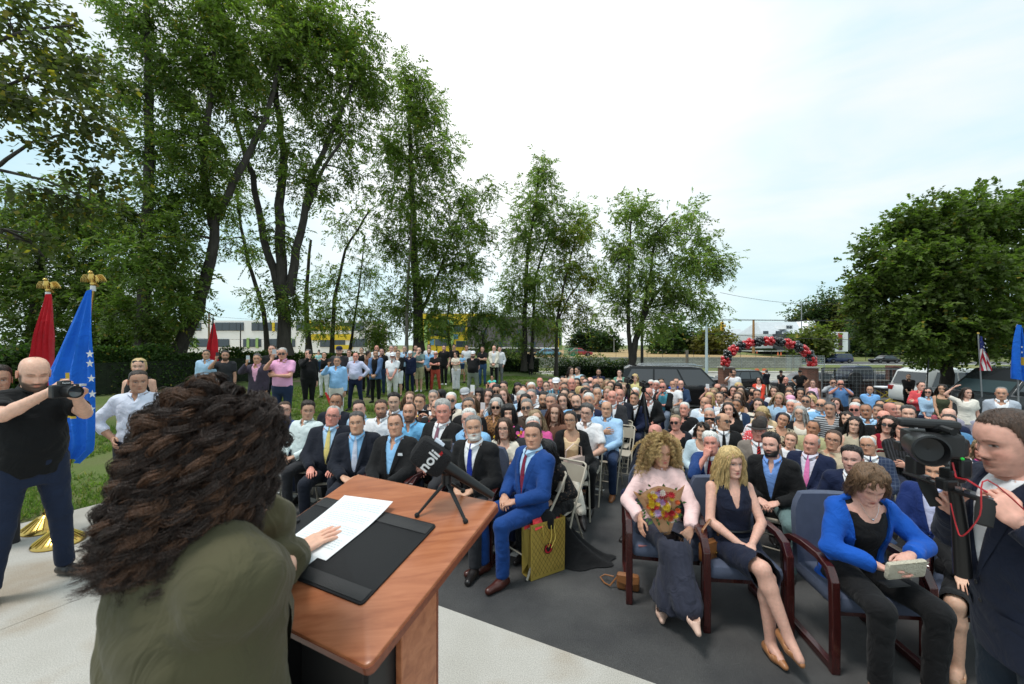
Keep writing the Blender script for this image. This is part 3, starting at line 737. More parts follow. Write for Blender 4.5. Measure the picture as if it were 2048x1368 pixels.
 if pkt:
  kids.append(('pocket_square',np.array([tor((xx,surf(abs(xx),.66,.030),zz))for xx,zz in((-.13,.66*TL),(-.085,.665*TL),(-.088,.72*TL),(-.11,.70*TL),(-.125,.715*TL))],np.float32)[[0,1,2,4]],np.array([[0,1,2,3]]),cloth(COL['white'])))
 lm=cloth(CC(lc),'denim' if 'denim' in str(lc)else 'cloth')
 hl=vox*1.5 if seated and lod>0 else vox*1.15
 allp=[p for H,K,Ak,_ in legs.values()for p in(H,K,Ak)]+[O+np.array([0,0,.08])]
 lo,hi=bounds(allp,.0);lo-=(.14,.17,.03);hi+=(.14,.15+.1*fat,.07)
 def pelvis(g,off):
  d,q,s=torsod(g,-.30,.06,off);
  if seated:d=np.maximum(d,(O[2]-.105)-g[...,2])
  return d
 if low in('trousers','wide','shorts','leggings'):
  off={'trousers':.010,'wide':.022,'shorts':.020,'leggings':.0}[low]
  def fn(g):
   d=pelvis(g,.009)
   for H,K,Ak,t_ in legs.values():
    kr=.052+off;d=smin(d,cap(g,H,K,(.088 if m else .090)+off*.6+.01*fat,kr+.003),.035)
    if low!='shorts':
     e_=Ak+(K-Ak)*.02;c_=cap(g,K,e_,kr,.047+off*(.8 if low!='wide' else 2.2));u=(Ak-K)/np.linalg.norm(Ak-K)
     d=smin(d,np.maximum(c_,(g-(Ak-u*.0))@u.astype(np.float32)),.02)
    else:
     u=(K-H)/np.linalg.norm(K-H);d=np.maximum(d,-1e9)if False else d
   if low=='shorts':
    for H,K,Ak,t_ in legs.values():
     u=(Ak-K)/np.linalg.norm(Ak-K);cut=np.maximum(-((g-(K-(K-H)/np.linalg.norm(K-H)*.04))@((H-K)/np.linalg.norm(H-K)).astype(np.float32)),cap(g,H,Ak+(K-H)*.3,.16,.16));d=np.maximum(d,-np.maximum(-cut,-9))if False else d
   return d+folds(g*np.array([1,.6,.8],np.float32),.0035 if low!='leggings' else .001)
  V,Q=mesh_sdf(fn,lo,hi,hl)
  if low=='shorts':
   cz=V[Q].mean(1);V,Q=drop_faces(V,Q,cz[:,2]>(.50 if not seated else 0))
   if seated:cz=V[Q].mean(1);V,Q=drop_faces(V,Q,cz[:,1]<.38)
  kids.append(('shorts' if low=='shorts' else 'trousers',V,Q,lm))
 elif low in('skirt','longskirt','dressl'):
  ends=.55 if low!='longskirt' else 1.0
  kk=[legs[s_]for s_ in(-1,1)]
  def fn(g):
   d=pelvis(g,.012)
   for H,K,Ak,t_ in kk:
    d=smin(d,cap(g,H,K,.098,.078),.08)
    if low=='longskirt':d=smin(d,cap(g,K,Ak*np.array([.9,.9,.9]),.080,.10),.06)
   if not seated and low!='longskirt':d=np.maximum(d,.52-g[...,2])
   if low=='longskirt':k0,k1=kk;d=smin(d,cap(g,(k0[1]+k1[1])/2,(k0[2]+k1[2])/2*np.array([1,.9,.6]),.095,.135),.06)+.0045*np.sin(150*g[...,0]+40*g[...,1]+3*np.sin(9*g[...,2]));d=np.maximum(d,.13-g[...,2])
   return d+folds(g*np.array([1.6,1.2,.4],np.float32),.006)
  V,Q=mesh_sdf(fn,lo,hi+np.array([0,.06,0]),hl)
  if seated and low!='longskirt':
   cz=V[Q].mean(1);V,Q=drop_faces(V,Q,(cz[:,1]<.49))
  kids.append(('skirt',V,Q,lm))
 if low in('trousers','shorts')and belt and top in('shirt','polo','tee')and lod<2 and lo_hem>-.05 and not seated:
  mb=MB();n_=24
  ring=[tor((math.sin(a)*(pr(.03,.014)[0]),math.cos(a)*(pr(.03,.014)[1]if math.cos(a)>0 else pr(.03,.014)[2]),.012))for a in[2*math.pi*k/n_ for k in range(n_+1)]]
  Vb=[]
  for p in ring:Vb+=[p+np.array([0,0,-.018]),p+np.array([0,0,.018])]
  kids.append(('belt',np.array(Vb,np.float32),np.array([[2*k,2*k+2,2*k+3,2*k+1]for k in range(n_)]),pmat('belt_leather',(.02,.015,.012),.4)))
 bare_arm=top in('polo','tee','tank','dress')or(sleeve is not None and sleeve<.9)or(top=='shirt' and sleeve)
 bare_leg=low in('skirt','shorts','dressl');low_neck=nl in('scoop','square','v','deepv','low')or top in('tank','dress','tee','polo','shirt','cardigan')and not tie
 pts=[NB,tor((0,0,TL*.5))]
 VV=[];QQ=[];CCs=[];nb=0
 def addskin(V,Q,cl=None):
  nonlocal nb
  VV.append(V);QQ.append(Q+nb);CCs.append(np.tile(sk,(len(V),1))if cl is None else cl);nb+=len(V)
 hN=vox if lod else .0125
 def fn_t(g):
  d,q,s=torsod(g,.45,.99,-.004);d=smin(d,cap(g,tor((0,-.005,TL*.93)),NB+np.array([0,.005,.05]),.060 if m else .050,.056 if m else .047),.03)
  for sg in(-1,1):
   Sj,E_,Wr,Fh,cu=arms[sg];r0,r1,r2=(.052,.041,.028)if m else(.042,.034,.0235);r0+=.008*fat
   d=smin(d,cap(g,tor((sg*.075,-.012,TL*.90)),Sj,r0-.014,r0-.006),.03)
   if 1:
    d=smin(d,cap(g,Sj,E_,r0-.002,r1),.02);mid=E_+(Wr-E_)*.3
    d=smin(d,cap(g,E_,mid,r1,r1+.003),.01);d=smin(d,cap(g,mid,Wr,r1+.002,r2),.01)
  return d
 lo,hi=bounds(pts+[p for a in arms.values()for p in a[:3]],.0);lo-=.08;hi+=(.08,.16,.09)
 V,Q=mesh_sdf(fn_t,lo,hi,hN if bare_arm or low_neck else max(.024,hN));addskin(V,Q)
 if not bare_arm:
  mb=MB()
  for sg in(-1,1):
   Sj,E_,Wr,Fh,cu=arms[sg];mb.tube([E_+(Wr-E_)*.78,Wr],[.026,.0265]if m else[.023,.023],n=8,cap=False)
  addskin(np.array(mb.v,np.float32),np.array(mb.f,np.int32))
 if bare_leg:
  def fl(g):
   d=None
   for H,K,Ak,t_ in legs.values():
    mid=K+(Ak-K)*.30+np.array([0,-.012,0]);a_=cap(g,H,K,.075,.054);b_=cap(g,K,mid,.052,.055);c_=cap(g,mid,Ak+(K-Ak)*.05,.053,.034);
    e_=cap(g,Ak+np.array([0,0,-.01]),Ak+t_*.10+np.array([0,0,-.045]),.036,.028)
    x_=smin(smin(smin(a_,b_,.02),c_,.02),e_,.02);d=x_ if d is None else np.minimum(d,x_)
   return d
  lo,hi=bounds(allp,0);lo-=.09;hi+=(.09,.2,.06)
  V,Q=mesh_sdf(fl,lo,hi,hN*1.1);addskin(V,Q)
 for sg in(-1,1):
  Sj,E_,Wr,Fh,cu=arms[sg];hv_,hq=hand_mesh(cu,min(lod,2));hs=.97 if m else .86
  V=hv_.copy()*hs
  if sg<0:V[:,0]*=-1
  V=V@Fh.T+Wr;ff=hv_[:,1];cl=sk*(1-.10*sstep(.10,.16,ff)[:,None]*np.array([0,.8,.8]));
  addskin(V.astype(np.float32),hq if sg>0 else hq[:,::-1],cl)
 mask_style={'short':'short','quiff':'quiff','side':'short','rec':'rec','bald':'bald','shoe':'shoe','buzz':'buzz','crop':'short','long':'long','bob':'bob','pony':'long','bun':'long','curly':'long','wcrop':'long','mid':'long','wavy':'long'}[hair]
 hm=make_hairmask(mask_style)
 HP=dict(sex=sex,skin=sk,hc=hcv,hairmask=hm,jaw=(jawx or(1.06 if m else .93))*(1+.10*fat)+.08*(rng.rand()-.5),nose=(1.0 if m else .80)*(1+.25*(rng.rand()-.5)),lips=(.8 if m else 1.15),neck=(1.04+.14*fat)if m else .90,
 beard=beard,mous=mous,eyebig=(1.0,1.12,1.35)[lod]*(1.0 if m else 1.06),gaze=gaze,shut=shut,brow=hcv*.7 if hc not in('wh','bl','lg')else np.array([.20,.15,.11]))
 if bc:HP['bc']=np.array(HC[bc])
 if lipc:HP['lipc']=lin(lipc)
 if iris:HP['iris']=iris
 bz=buzz if buzz is not None else{'buzz':.85,'short':.9,'crop':.9,'side':.9,'quiff':.9,'rec':.55,'shoe':.7}.get(hair,.9 if hair!='bald' else 0)
 HP['buzz']=bz
 if hair=='bald':HP['buzz']=.14;HP['hairmask']=make_hairmask('shoe')
 Vh3,tt,rr=head_loft(LD['nr'],LD['na'],HP);Vh3=face_shape(Vh3,HP,1.0 if lod<2 else 1.25);Vh=Vh3.reshape(-1,3)
 hs=(.985 if m else .945)*(1.06 if child else 1)
 Rh=rotz(hyaw)@rotx(hpitch)@roty(hroll);HCn=NB+Rt@np.array([0,.004,0])+Rh@np.array([0,.014,.124 if m else .120])-np.array([0,0,.012])*0
 toh=lambda v:(v*hs)@Rh.T+HCn
 addskin(toh(Vh).astype(np.float32),uv_quads(LD['nr'],LD['na']),head_colors(Vh,HP))
 Ve,Qe=ear_mesh(LD['ear']);addskin(toh(Ve).astype(np.float32),Qe,np.tile(sk*np.array([1.02,.82,.78]),(len(Ve),1)))
 V=np.concatenate(VV);Q=np.concatenate(QQ);cl=np.concatenate(CCs)
 root=obj('person',mesh_np('person',V,Q,mats=[skin_mat()],col=cl));root.location=(x,y,z);root.rotation_euler=(0,0,rz);root.scale=(scale,)*3
 tag(root,label,'person',group)
 for name,V,Q,mat in kids:obj(name,mesh_np(name,V,Q,mats=[mat]),root)
 scol=CC(shoec)if shoec else(.015,.012,.012)
 for sg in(-1,1):
  H,K,Ak,toe=legs[sg];hl_=(.0115,.019,.029)[lod];dn=np.array([0,0,-1.])if abs(toe[2])<.2 else np.cross(np.cross(toe,(0,0,-1.)),toe);dn=dn/np.linalg.norm(dn)
  heel=Ak+dn*.045-toe*.035;tip=Ak+dn*.052+toe*(.165 if m else .14)
  def fs(g):
   sole=(g-(Ak+dn*.085))@dn.astype(np.float32)
   d=smin(cap(g,heel,Ak+dn*.045+toe*.05,.036,.042),cap(g,Ak+dn*.045+toe*.05,tip,.041,.030 if m else .020),.02)
   d=smin(d,cap(g,Ak+dn*.03,Ak-dn*.0,.040,.036),.02)
   if shoe=='pump':d=np.maximum(d,-(cap(g,Ak-dn*.1-toe*.01,Ak+dn*.03+toe*.05,.055,.036)))
   return np.maximum(d,sole)
  P0=np.array([heel,tip,Ak]);V,Q=mesh_sdf(fs,P0.min(0)-.07,P0.max(0)+.07,hl_ if shoe!='pump' else min(hl_,.009))
  if len(Q):
   s_=obj('shoe',mesh_np('shoe',V,Q,mats=[pmat('shoe_leather',tuple(scol),.35,spec=.6)]),root)
 hmn=hair_mat(hcv)
 def hobj(name,V,Q,mat=None):return obj(name,mesh_np(name,toh(np.asarray(V)),Q,mats=[mat or hmn]),root)
 if not hn:hn=(1900,900,0)[lod]
 if hair not in('bald','buzz')and not noh:
  top_t={'short':.015,'quiff':.026,'side':.026,'rec':.010,'shoe':.007,'crop':.008,'long':.018,'bob':.024,'pony':.010,'bun':.010,'curly':.05,'wcrop':.026,'mid':.022,'wavy':.026}[hair]*hv
  sd_t={'short':.004,'quiff':.003,'side':.007,'rec':.005,'shoe':.006,'crop':.003,'long':.014,'bob':.022,'pony':.008,'bun':.008,'curly':.05,'wcrop':.020,'mid':.018,'wavy':.022}[hair]*(hv if hair in('curly','wcrop')else 1)
  k={'short':1,'quiff':1}.get(hair,1)
  Vc3,tt,rr=head_loft(LD['nr'],LD['na'],dict(HP,jaw=1.0));Vc=Vc3.reshape(-1,3);mk=hm(Vc);zz=Vc[:,2];yy=Vc[:,1]
  nrm_=(Vc-np.array([0,-.006,.0]))*np.array([1,.85,1]);nrm_/=np.linalg.norm(nrm_,axis=1)[:,None]
  up=sstep(.02,.095,zz);th=sd_t+(top_t-sd_t)*up
  if hair=='quiff':th=th+.008*up*sstep(-.02,.07,yy)
  if hair=='side':th=th+.008*up*sstep(-.07,.05,Vc[:,0])
  ns=np.sin(Vc@np.array([130,60,70])+wr[4])*.5+np.sin(Vc@np.array([-70,170,110])+wr[5])*.5
  ns=ns+.6*np.sin(Vc@np.array([310,150,90])+wr[2])*np.sin(Vc@np.array([-120,90,260])+wr[3]);th=th*(1+.17*ns);fac=.14+.86*sstep(-.006,.046,hm(Vc,True))if hair not in('bob','curly')else 1.0;dsp=np.where(mk>.5,th*sstep(.4,1,mk)**.6*fac,-.006)-(mk<=.5)*.004
  Vc=Vc+nrm_*dsp[:,None];Qc=uv_quads(LD['nr'],LD['na']);kp=mk[Qc].max(1)>.3;V,Q=drop_faces(Vc,Qc,kp)
  hobj('hair',V,Q)
  rg=np.random.RandomState(seed+3)
  HH=dict(HP,hairmask=hm)
  if hair in('long','bob','mid','wavy','curly','wcrop'):
   ln_=hairlen or{'long':.44,'bob':.21,'mid':.30,'wavy':.34,'curly':.26,'wcrop':.13}[hair]
   wv=wave if wave is not None else{'long':.004,'bob':.002,'mid':.006,'wavy':.012,'curly':.016,'wcrop':.009}[hair]
   fr={'curly':95,'wcrop':60}.get(hair,34)
   N_,K_=[(230,15),(90,10),(44,7)][lod]
   A=locks(HH,N_,K_,ln_,rg,endz=None if hair in('curly','wcrop')else ln_-.085,wave=wv,layer={'bob':.16,'curly':.75,'wcrop':.22,'wavy':.20}.get(hair,.10),part=rg.rand()-.5,freq=fr,front={'bob':.82,'long':1.0}.get(hair,.96),drop={'curly':.35,'wcrop':.6}.get(hair,1))
   V,Q=hair_tubes(A,np.interp(rg.rand(N_),[0,1],[.006,.012])*(1.05,1.5,2.0)[lod],n=4 if lod<2 else 3,flat=.45);hobj('hair_locks',V,Q)
   if lod<2 and hn:
    A2=np.repeat(A,max(1,hn//N_),0);A2=A2+rg.normal(size=(len(A2),1,3))*.0055*np.array([1,1,.4])+np.cumsum(rg.normal(size=A2.shape)*.0012,1)
    hair_curves('hair_strands',A2,.0011 if lod==0 else .0018,hmn,root,(Rh*hs,HCn))
  elif hair=='pony':
   K_=10;N_=(60,30,14)[lod];s=np.linspace(0,1,K_)[None,:,None];st=np.array([0,-.115,.035])+rg.normal(size=(N_,1,3))*.012
   A=st+s*np.array([0,-.05,-.30])+np.sin(s*3)*np.array([0,-.03,.0])+s*rg.normal(size=(N_,1,3))*.022
   V,Q=hair_tubes(A,.009*(1,1.3,1.8)[lod]);hobj('ponytail',V,Q)
  elif hair=='bun':
   mb=MB();mb.ball((0,-.125,.045),(.038,.034,.036),10);hobj('hair_bun',np.array(mb.v),np.array([f for f in mb.f]))
  if hair in('bun','pony')and lod==0:
   d=rg.normal(size=(9000,3));d/=np.linalg.norm(d,axis=1)[:,None];p=ELL_C+d*ELL_R;p=p[hm(p)>.4][:2600];A=[p];tgt=np.array([0,-.125,.04])
   for k in range(7):
    v=tgt-p;v/=np.linalg.norm(v,axis=1)[:,None];p=p+v*.012;q=(p-ELL_C)/ELL_R;r_=np.linalg.norm(q,axis=1)[:,None];p=np.where(r_<1.5,ELL_C+q/r_*ELL_R*(1.07+.06*rg.rand(len(p),1)*(k>0)),p);A.append(p)
   hair_curves('hair_strands',np.stack(A,1),.0010,hmn,root,(Rh*hs,HCn))
  if hair in('short','quiff','side','rec','shoe','crop')and lod<2 and hn:
   N_=hn;d=rg.normal(size=(N_*4,3));d/=np.linalg.norm(d,axis=1)[:,None];p=ELL_C+d*ELL_R*np.array([.99,1.0,.99]);p=p[hm(p)>.45][:N_]
   upf=sstep(.02,.09,p[:,2]);o=(p-ELL_C)/ELL_R;o/=np.linalg.norm(o,axis=1)[:,None]
   cmb={'quiff':np.array([.1,.25,.9]),'side':np.array([.8,.1,.2]),'short':np.array([.25,.35,.1])}.get(hair,np.array([.1,.2,-.2]))
   dv=o*.7+cmb*(upf[:,None])*.9+np.array([0,-.25,-.55])*(1-upf[:,None])+rg.normal(size=p.shape)*.22;dv/=np.linalg.norm(dv,axis=1)[:,None]
   Lh=(sd_t+.002+(top_t-sd_t)*upf)*(1.2+.7*rg.rand(len(p)));s=np.linspace(0,1,5)[None,:,None]
   A=p[:,None]+dv[:,None]*s*Lh[:,None,None]-o[:,None]*(s**2)*Lh[:,None,None]*.35
   hair_curves('hair_strands',A,(.0009,.0016)[lod],hmn,root,(Rh*hs,HCn))
 if glasses:
  mb=MB();fr=.0028 if lod<2 else .004
  sun_=glasses in('sun','rsun','topsun');dz,dyy=(.0,.0)if glasses!='topsun' else(.075,-.025)
  for sg in(-1,1):
   cx_,cz_=sg*.0325,-.003+dz;w_,h_=(.0255,.0185)if glasses!='rsun' else(.0235,.0215)
   pts=[np.array([cx_+w_*math.cos(a)*(1 if glasses=='rsun' else abs(math.cos(a))**-.35 if abs(math.cos(a))>.1 else 1.0),.103+dyy-.006*abs(w_*math.cos(a)*sg+.02 if 0 else 0),cz_+h_*math.sin(a)])for a in[2*math.pi*k/14 for k in range(15)]]
   pts=[np.array([cx_+np.clip((p[0]-cx_),-w_,w_),.106+dyy-abs(p[0])*.16,p[2]])for p in pts]
   mb.cm=0;mb.tube([toh(p)for p in pts],fr*.55*(1.5 if sun_ else 1),n=4,cap=False)
   mb.tube([toh(np.array([sg*.058,.097+dyy,dz+.004])),toh(np.array([sg*.0815,.045+dyy*1.4,dz+.004])),toh(np.array([sg*.083,-.01+dyy,dz*.9+.0]))],fr*.6,n=4)
   if sun_:
    mb.cm=1;mb.add([toh(p+np.array([0,-.0005,0]))for p in pts[:-1]],[tuple(range(14))])
  mb.cm=0;mb.tube([toh(np.array([-.009,.1055+dyy,dz+.002])),toh(np.array([0,.108+dyy,dz+.005])),toh(np.array([.009,.1055+dyy,dz+.002]))],fr*.6,n=4)
  mb.build('sunglasses' if sun_ else 'glasses',[pmat('spectacle_frame',(.02,.015,.013),.3),pmat('dark_lens',(.012,.010,.012),.08,spec=.7)],root)
 if hat:
  hmtl=cloth(CC(hatc));mb=MB()
  if hat in('cap','capb'):
   n_=18
   for i,(r_,z_)in enumerate([(1.10,.052),(1.12,.075),(1.05,.10),(.85,.122),(.5,.136),(.02,.140)]):pass
   mb.lathe([(1.09,.048),(1.11,.075),(1.03,.102),(.82,.124),(.45,.138),(.01,.142)],n=n_,M=Matrix.Diagonal((.078,.104,1)))
   mb.v=[tuple(np.array(v)+np.array([0,-.006,0]))for v in mb.v]
   mb.v=[tuple(np.array(v))for v in mb.v]
   b_=[(.058*math.sin(a)*1.15,.088+.072*math.cos(a)*.95,.052-.018*math.cos(a))for a in np.linspace(-1.35,1.35,9)];c_=[(.080*math.sin(a),.098*math.cos(a),.056)for a in np.linspace(-.85,.85,9)]
   mb.add(b_+c_,[(i,i+1,9+i+1,9+i)for i in range(8)]);mb.add([(v[0],v[1],v[2]-.005)for v in b_+c_],[(i,9+i,9+i+1,i+1)for i in range(8)])
  else:
   mb.lathe([(1.0,.048),(1.06,.070),(1.02,.115),(.80,.150),(.60,.142),(.01,.128)],n=24,M=Matrix.Diagonal((.080,.104,1)))
   br=[]
   for k in range(24):
    a=2*math.pi*k/24;up=.014*math.cos(2*a)**2*0+.020*abs(math.sin(a))
    br.append(((.076*math.sin(a),.100*math.cos(a),.052),(.135*math.sin(a),.155*math.cos(a),.040+up-.012*max(0,math.cos(a)))))
   for k in range(24):p,q=br[k],br[(k+1)%24];mb.add([p[0],q[0],q[1],p[1]],[(0,1,2,3)]);mb.add([tuple(np.array(v)+(0,0,-.004))for v in(p[0],p[1],q[1],q[0])],[(0,1,2,3)])
  mb.v=[tuple(toh(np.array(v)))for v in mb.v];mb.build('cap' if hat!='fedora' else 'hat',hmtl,root,smooth=True)
 if(pose in('phone','phone2','phonecross','photo','phonelap','up'))and pose!='photo' and buildup<50:
  W_=arms[1][2];Fh=arms[1][3];pc=pmat('phone_case',lin(phonec),.3,spec=.6);mb=MB()
  Mr=Matrix([[1,0,0],[0,0,-1],[0,1,0]])
  if pose=='phone2':cpos=(W_+arms[-1][2])/2+np.array([0,.045,.075]);mb.box((0,0,0),(.15,.010,.074))
  elif pose=='phonelap':cpos=W_+np.array([-.03,.09,.03]);mb.box((0,0,0),(.074,.15,.010))
  else:cpos=W_+Fh@np.array([0,.085,-.03])+np.array([0,.02,.02]);mb.box((0,0,0),(.074,.010,.150))
  ph=mb.build('phone',pc,None,bevel=.003);ph.parent=None
  Mw=root.matrix_basis@Matrix.Translation(Vector(cpos));ph.matrix_world=Mw
  ph.location=Mw.to_translation();ph.rotation_euler=(0,0,rz)
  tag(ph,' '.join(('phone of the '+label).split()[:16]),'phone','phones held by spectators')
  root['_phone']=ph.name
 PEOPLE.append(root)
 return root,dict(arms=arms,toh=toh,tor=tor,legs=legs,NB=NB,surf=surf,TL=TL,O=O,HC=HCn,Rh=Rh,hs=hs)
# ================================================================ ground, lawn, pad, street
def noise_color_mat(name,cols,scale,rough=.9,detail=8,bump=.3,bscale=60,thr=None,extra=None):
 m=bpy.data.materials.new(name);m.use_nodes=True;n,L,b=nodes_of(m);b.inputs['Roughness'].default_value=rough;b.inputs['Specular IOR Level'].default_value=.3
 co=n.new('ShaderNodeTexCoord');q=n.new('ShaderNodeTexNoise');q.inputs['Scale'].default_value=scale;q.inputs['Detail'].default_value=detail;L(co.outputs['Object'],q.inputs['Vector'])
 r=n.new('ShaderNodeValToRGB');L(q.outputs[0],r.inputs[0])
 for i,(p,c)in enumerate(cols):
  e=r.color_ramp.elements[i]if i<2 else r.color_ramp.elements.new(p);e.position=p;e.color=(*c,1)
 out=r.outputs[0]
 q2=n.new('ShaderNodeTexNoise');q2.inputs['Scale'].default_value=bscale;q2.inputs['Detail'].default_value=6;L(co.outputs['Object'],q2.inputs['Vector'])
 mr_=n.new('ShaderNodeMapRange');mr_.inputs[1].default_value=.3;mr_.inputs[2].default_value=.7;mr_.inputs[3].default_value=.7;mr_.inputs[4].default_value=1.3;L(q2.outputs[0],mr_.inputs[0])
 v=n.new('ShaderNodeVectorMath');v.operation='SCALE';L(out,v.inputs[0]);L(mr_.outputs[0],v.inputs['Scale']);L(v.outputs[0],b.inputs['Base Color'])
 u=n.new('ShaderNodeBump');u.inputs['Strength'].default_value=bump;u.inputs['Distance'].default_value=.02;L(q2.outputs[0],u.inputs['Height']);L(u.outputs[0],b.inputs['Normal'])
 return m
asph=noise_color_mat('asphalt',[(.34,(.080,.080,.084)),(.66,(.150,.148,.146))],1.6,.88,bump=1.0,bscale=260)
grassm=noise_color_mat('grass_soil',[(.30,(.085,.120,.032)),(.48,(.120,.165,.045)),(.60,(.15,.155,.065)),(.66,(.27,.21,.14))],.42,.95,bump=.8,bscale=90)
drym=noise_color_mat('dry_field',[(.3,(.30,.20,.09)),(.6,(.42,.30,.15)),(.75,(.26,.24,.10))],.12,.95,bscale=4)
vergem=noise_color_mat('verge_grass',[(.3,(.10,.13,.04)),(.6,(.17,.19,.065)),(.75,(.24,.20,.10))],.15,.95,bscale=6)
concm=noise_color_mat('concrete',[(.30,(.36,.34,.30)),(.52,(.44,.42,.385)),(.66,(.34,.29,.23))],1.1,.85,bump=.10,bscale=160)
roadm=noise_color_mat('road',[(.3,(.30,.29,.26)),(.7,(.38,.37,.33))],.2,.9,bscale=2)
def sheet(name,xs,ys,zf,mat,label=None,keep=None):
 X,Y=np.meshgrid(xs,ys,indexing='ij');Z=np.array([[zf(a,b)for b in ys]for a in xs])
 V=np.stack([X,Y,Z],-1).reshape(-1,3);ny=len(ys);i=np.arange(len(xs)-1)[:,None];j=np.arange(ny-1)[None]
 Q=np.stack([i*ny+j,(i+1)*ny+j,(i+1)*ny+j+1,i*ny+j+1],-1).reshape(-1,4)
 if keep is not None:V,Q=drop_faces(V,Q,np.array([keep(*c)for c in V[Q].mean(1)[:,:2]]))
 o=obj(name,mesh_np(name,V,Q,mats=[mat]));tag(o,label,kind='structure');return o
sheet('parking_lot',np.arange(-12,40.1,.8),np.arange(-4,32.1,.8),lambda x,y:ground(x,y)if y<31 else-1.80,asph,keep=lambda x,y:bnd_dist(x,y)<1.2)
sheet('lawn',np.concatenate([np.arange(-70,-12,2.),np.arange(-12,14.1,.5)]),np.concatenate([np.arange(1,24,.5),np.arange(24,40,1.)]),lawn,grassm,keep=lambda x,y:bnd_dist(x,y)>-.6)
def plane(name,x0,x1,y0,y1,z,mat,z2=None):
 mb=MB();z2=z if z2 is None else z2;mb.quad((x0,y0,z),(x1,y0,z),(x1,y1,z2),(x0,y1,z2));return tag(mb.build(name,mat),kind='structure')
plane('street',2,260,31.5,57.5,-1.79,roadm);plane('pavement',2,260,57.5,59.5,-1.66,concm)
mb=MB();mb.box((131,57.5,-1.72),(258,.15,.14));tag(mb.build('kerb',concm),kind='structure')
plane('roadside_verge',2,260,59.4,66.4,-1.70,vergem,-1.62)
plane('side_road',52,260,74,86,-1.38,asph,-1.36);plane('verge_beyond',46.6,260,66.4,74,-1.62,vergem,-1.42)
plane('grass_slope',46.6,300,86,135,-1.42,vergem,1.2);plane('dry_field',-150,46.6,66.9,150,.02,drym,.6)
plane('far_ground',-1500,1500,134.9,1800,.55,vergem,.7);plane('yard_beyond_hedge',-150,2,38,67,.2,vergem,.3)
# painted bay lines (parallel to the rows), each its own strip
pw=pmat('road_paint',(.62,.62,.60),.8,bump=.4,bscale=90,var=.12,vscale=30)
def pline(a,b,w=.10):
 a,b=Vector((a[0],a[1])),Vector((b[0],b[1]));d=(b-a).normalized();nrm2=Vector((-d.y,d.x))*w/2;n_=max(2,int((b-a).length/.8));mb=MB()
 for i in range(n_):
  p,q=a+(b-a)*i/n_,a+(b-a)*(i+1)/n_;mb.quad(*[(v.x,v.y,ground(v.x,v.y)+.006)for v in(p-nrm2,q-nrm2,q+nrm2,p+nrm2)])
 tag(mb.build('painted_line',pw),kind='structure')
def pxl(p,q,w=.10):
 a=PZ(*p,0);b=PZ(*q,0);
 for k in range(6):a=PZ(p[0],p[1],ground(a.x,a.y));b=PZ(q[0],q[1],ground(b.x,b.y))
 pline(a,b,w)
pxl((560,984),(1046,1113),.11);pxl((1020,938),(1207,982),.10);pxl((1120,885),(1260,911),.10);pxl((1210,868),(1300,884),.1);pxl((1230,835),(1345,850),.1)
# concrete pad: slabs with open joints
PADZ=.20;padO=Vector((.80,2.31,0))
def pad_pt(a,b,z=PADZ):v=padO+UR*a-WF*b;return(v.x,v.y,z)
left_=-6.30
slabs=[(left_,left_+2.35),(left_+2.366,left_+4.71),(left_+4.726,left_+7.07),(left_+7.086,left_+9.43)]
for a0,a1 in slabs:
 for b0,b1 in((0,2.75),(2.76,5.5)):
  mb=MB();lo=[pad_pt(a0,b0,-.05),pad_pt(a1,b0,-.05),pad_pt(a1,b1,-.05),pad_pt(a0,b1,-.05)];hi=[(p[0],p[1],PADZ)for p in lo]
  mb.add(lo+hi,[(4,7,6,5),(0,1,5,4),(1,2,6,5),(2,3,7,6),(3,0,4,7)]);s_=mb.build('concrete_slab',concm,bevel=.006);tag(s_,kind='structure')
# grass blades and clover tufts on the near lawn, fallen leaves
def grass_tufts():
 n=16000;px_=NP.rand(n*3);X=-9+NP.rand(n*3)*14;Y=4.8+NP.rand(n*3)**1.5*20
 ok=np.array([bnd_dist(a,b)>.05 and abs(a)<1.25*b+1 for a,b in zip(X,Y)]);X,Y=X[ok][:n],Y[ok][:n];Zg=np.array([lawn(a,b)for a,b in zip(X,Y)])
 dirt=np.sin(X*1.1+Y*.7)+np.sin(Y*1.9-X*.6)+np.sin(X*3.1)*.5;k2=dirt>-.9;X,Y,Zg=X[k2],Y[k2],Zg[k2];n=len(X)
 V=[];nb=5
 base=np.stack([X,Y,Zg-.005],1);out=[]
 for b in range(nb):
  a=NP.rand(n)*6.28;l=.035+.05*NP.rand(n);w=.006+.004*NP.rand(n)+Y*.0006;c,s=np.cos(a),np.sin(a);o=base+np.stack([NP.randn(n)*.04,NP.randn(n)*.04,np.zeros(n)],1)
  sd_=np.stack([c*w,s*w,0*w],1);tip=o+np.stack([NP.randn(n)*.03,NP.randn(n)*.03,l],1);out.append(np.stack([o-sd_,o+sd_,tip],1))
 T=np.concatenate(out).reshape(-1,3);tri=np.arange(len(T)).reshape(-1,3)
 col=np.repeat(np.array([[.125,.185,.045]])*(.7+.7*NP.rand(len(tri),1))*np.array([[1,1,1]]),3,0);yl=np.repeat(NP.rand(len(tri))<.12,3);col[yl]=(.26,.24,.10)
 o=obj('grass',mesh_np('grass',T,None,tri,mats=[leaf_mat()],col=col,smooth=False));tag(o,'short green lawn grass with worn bare patches',kind='stuff')
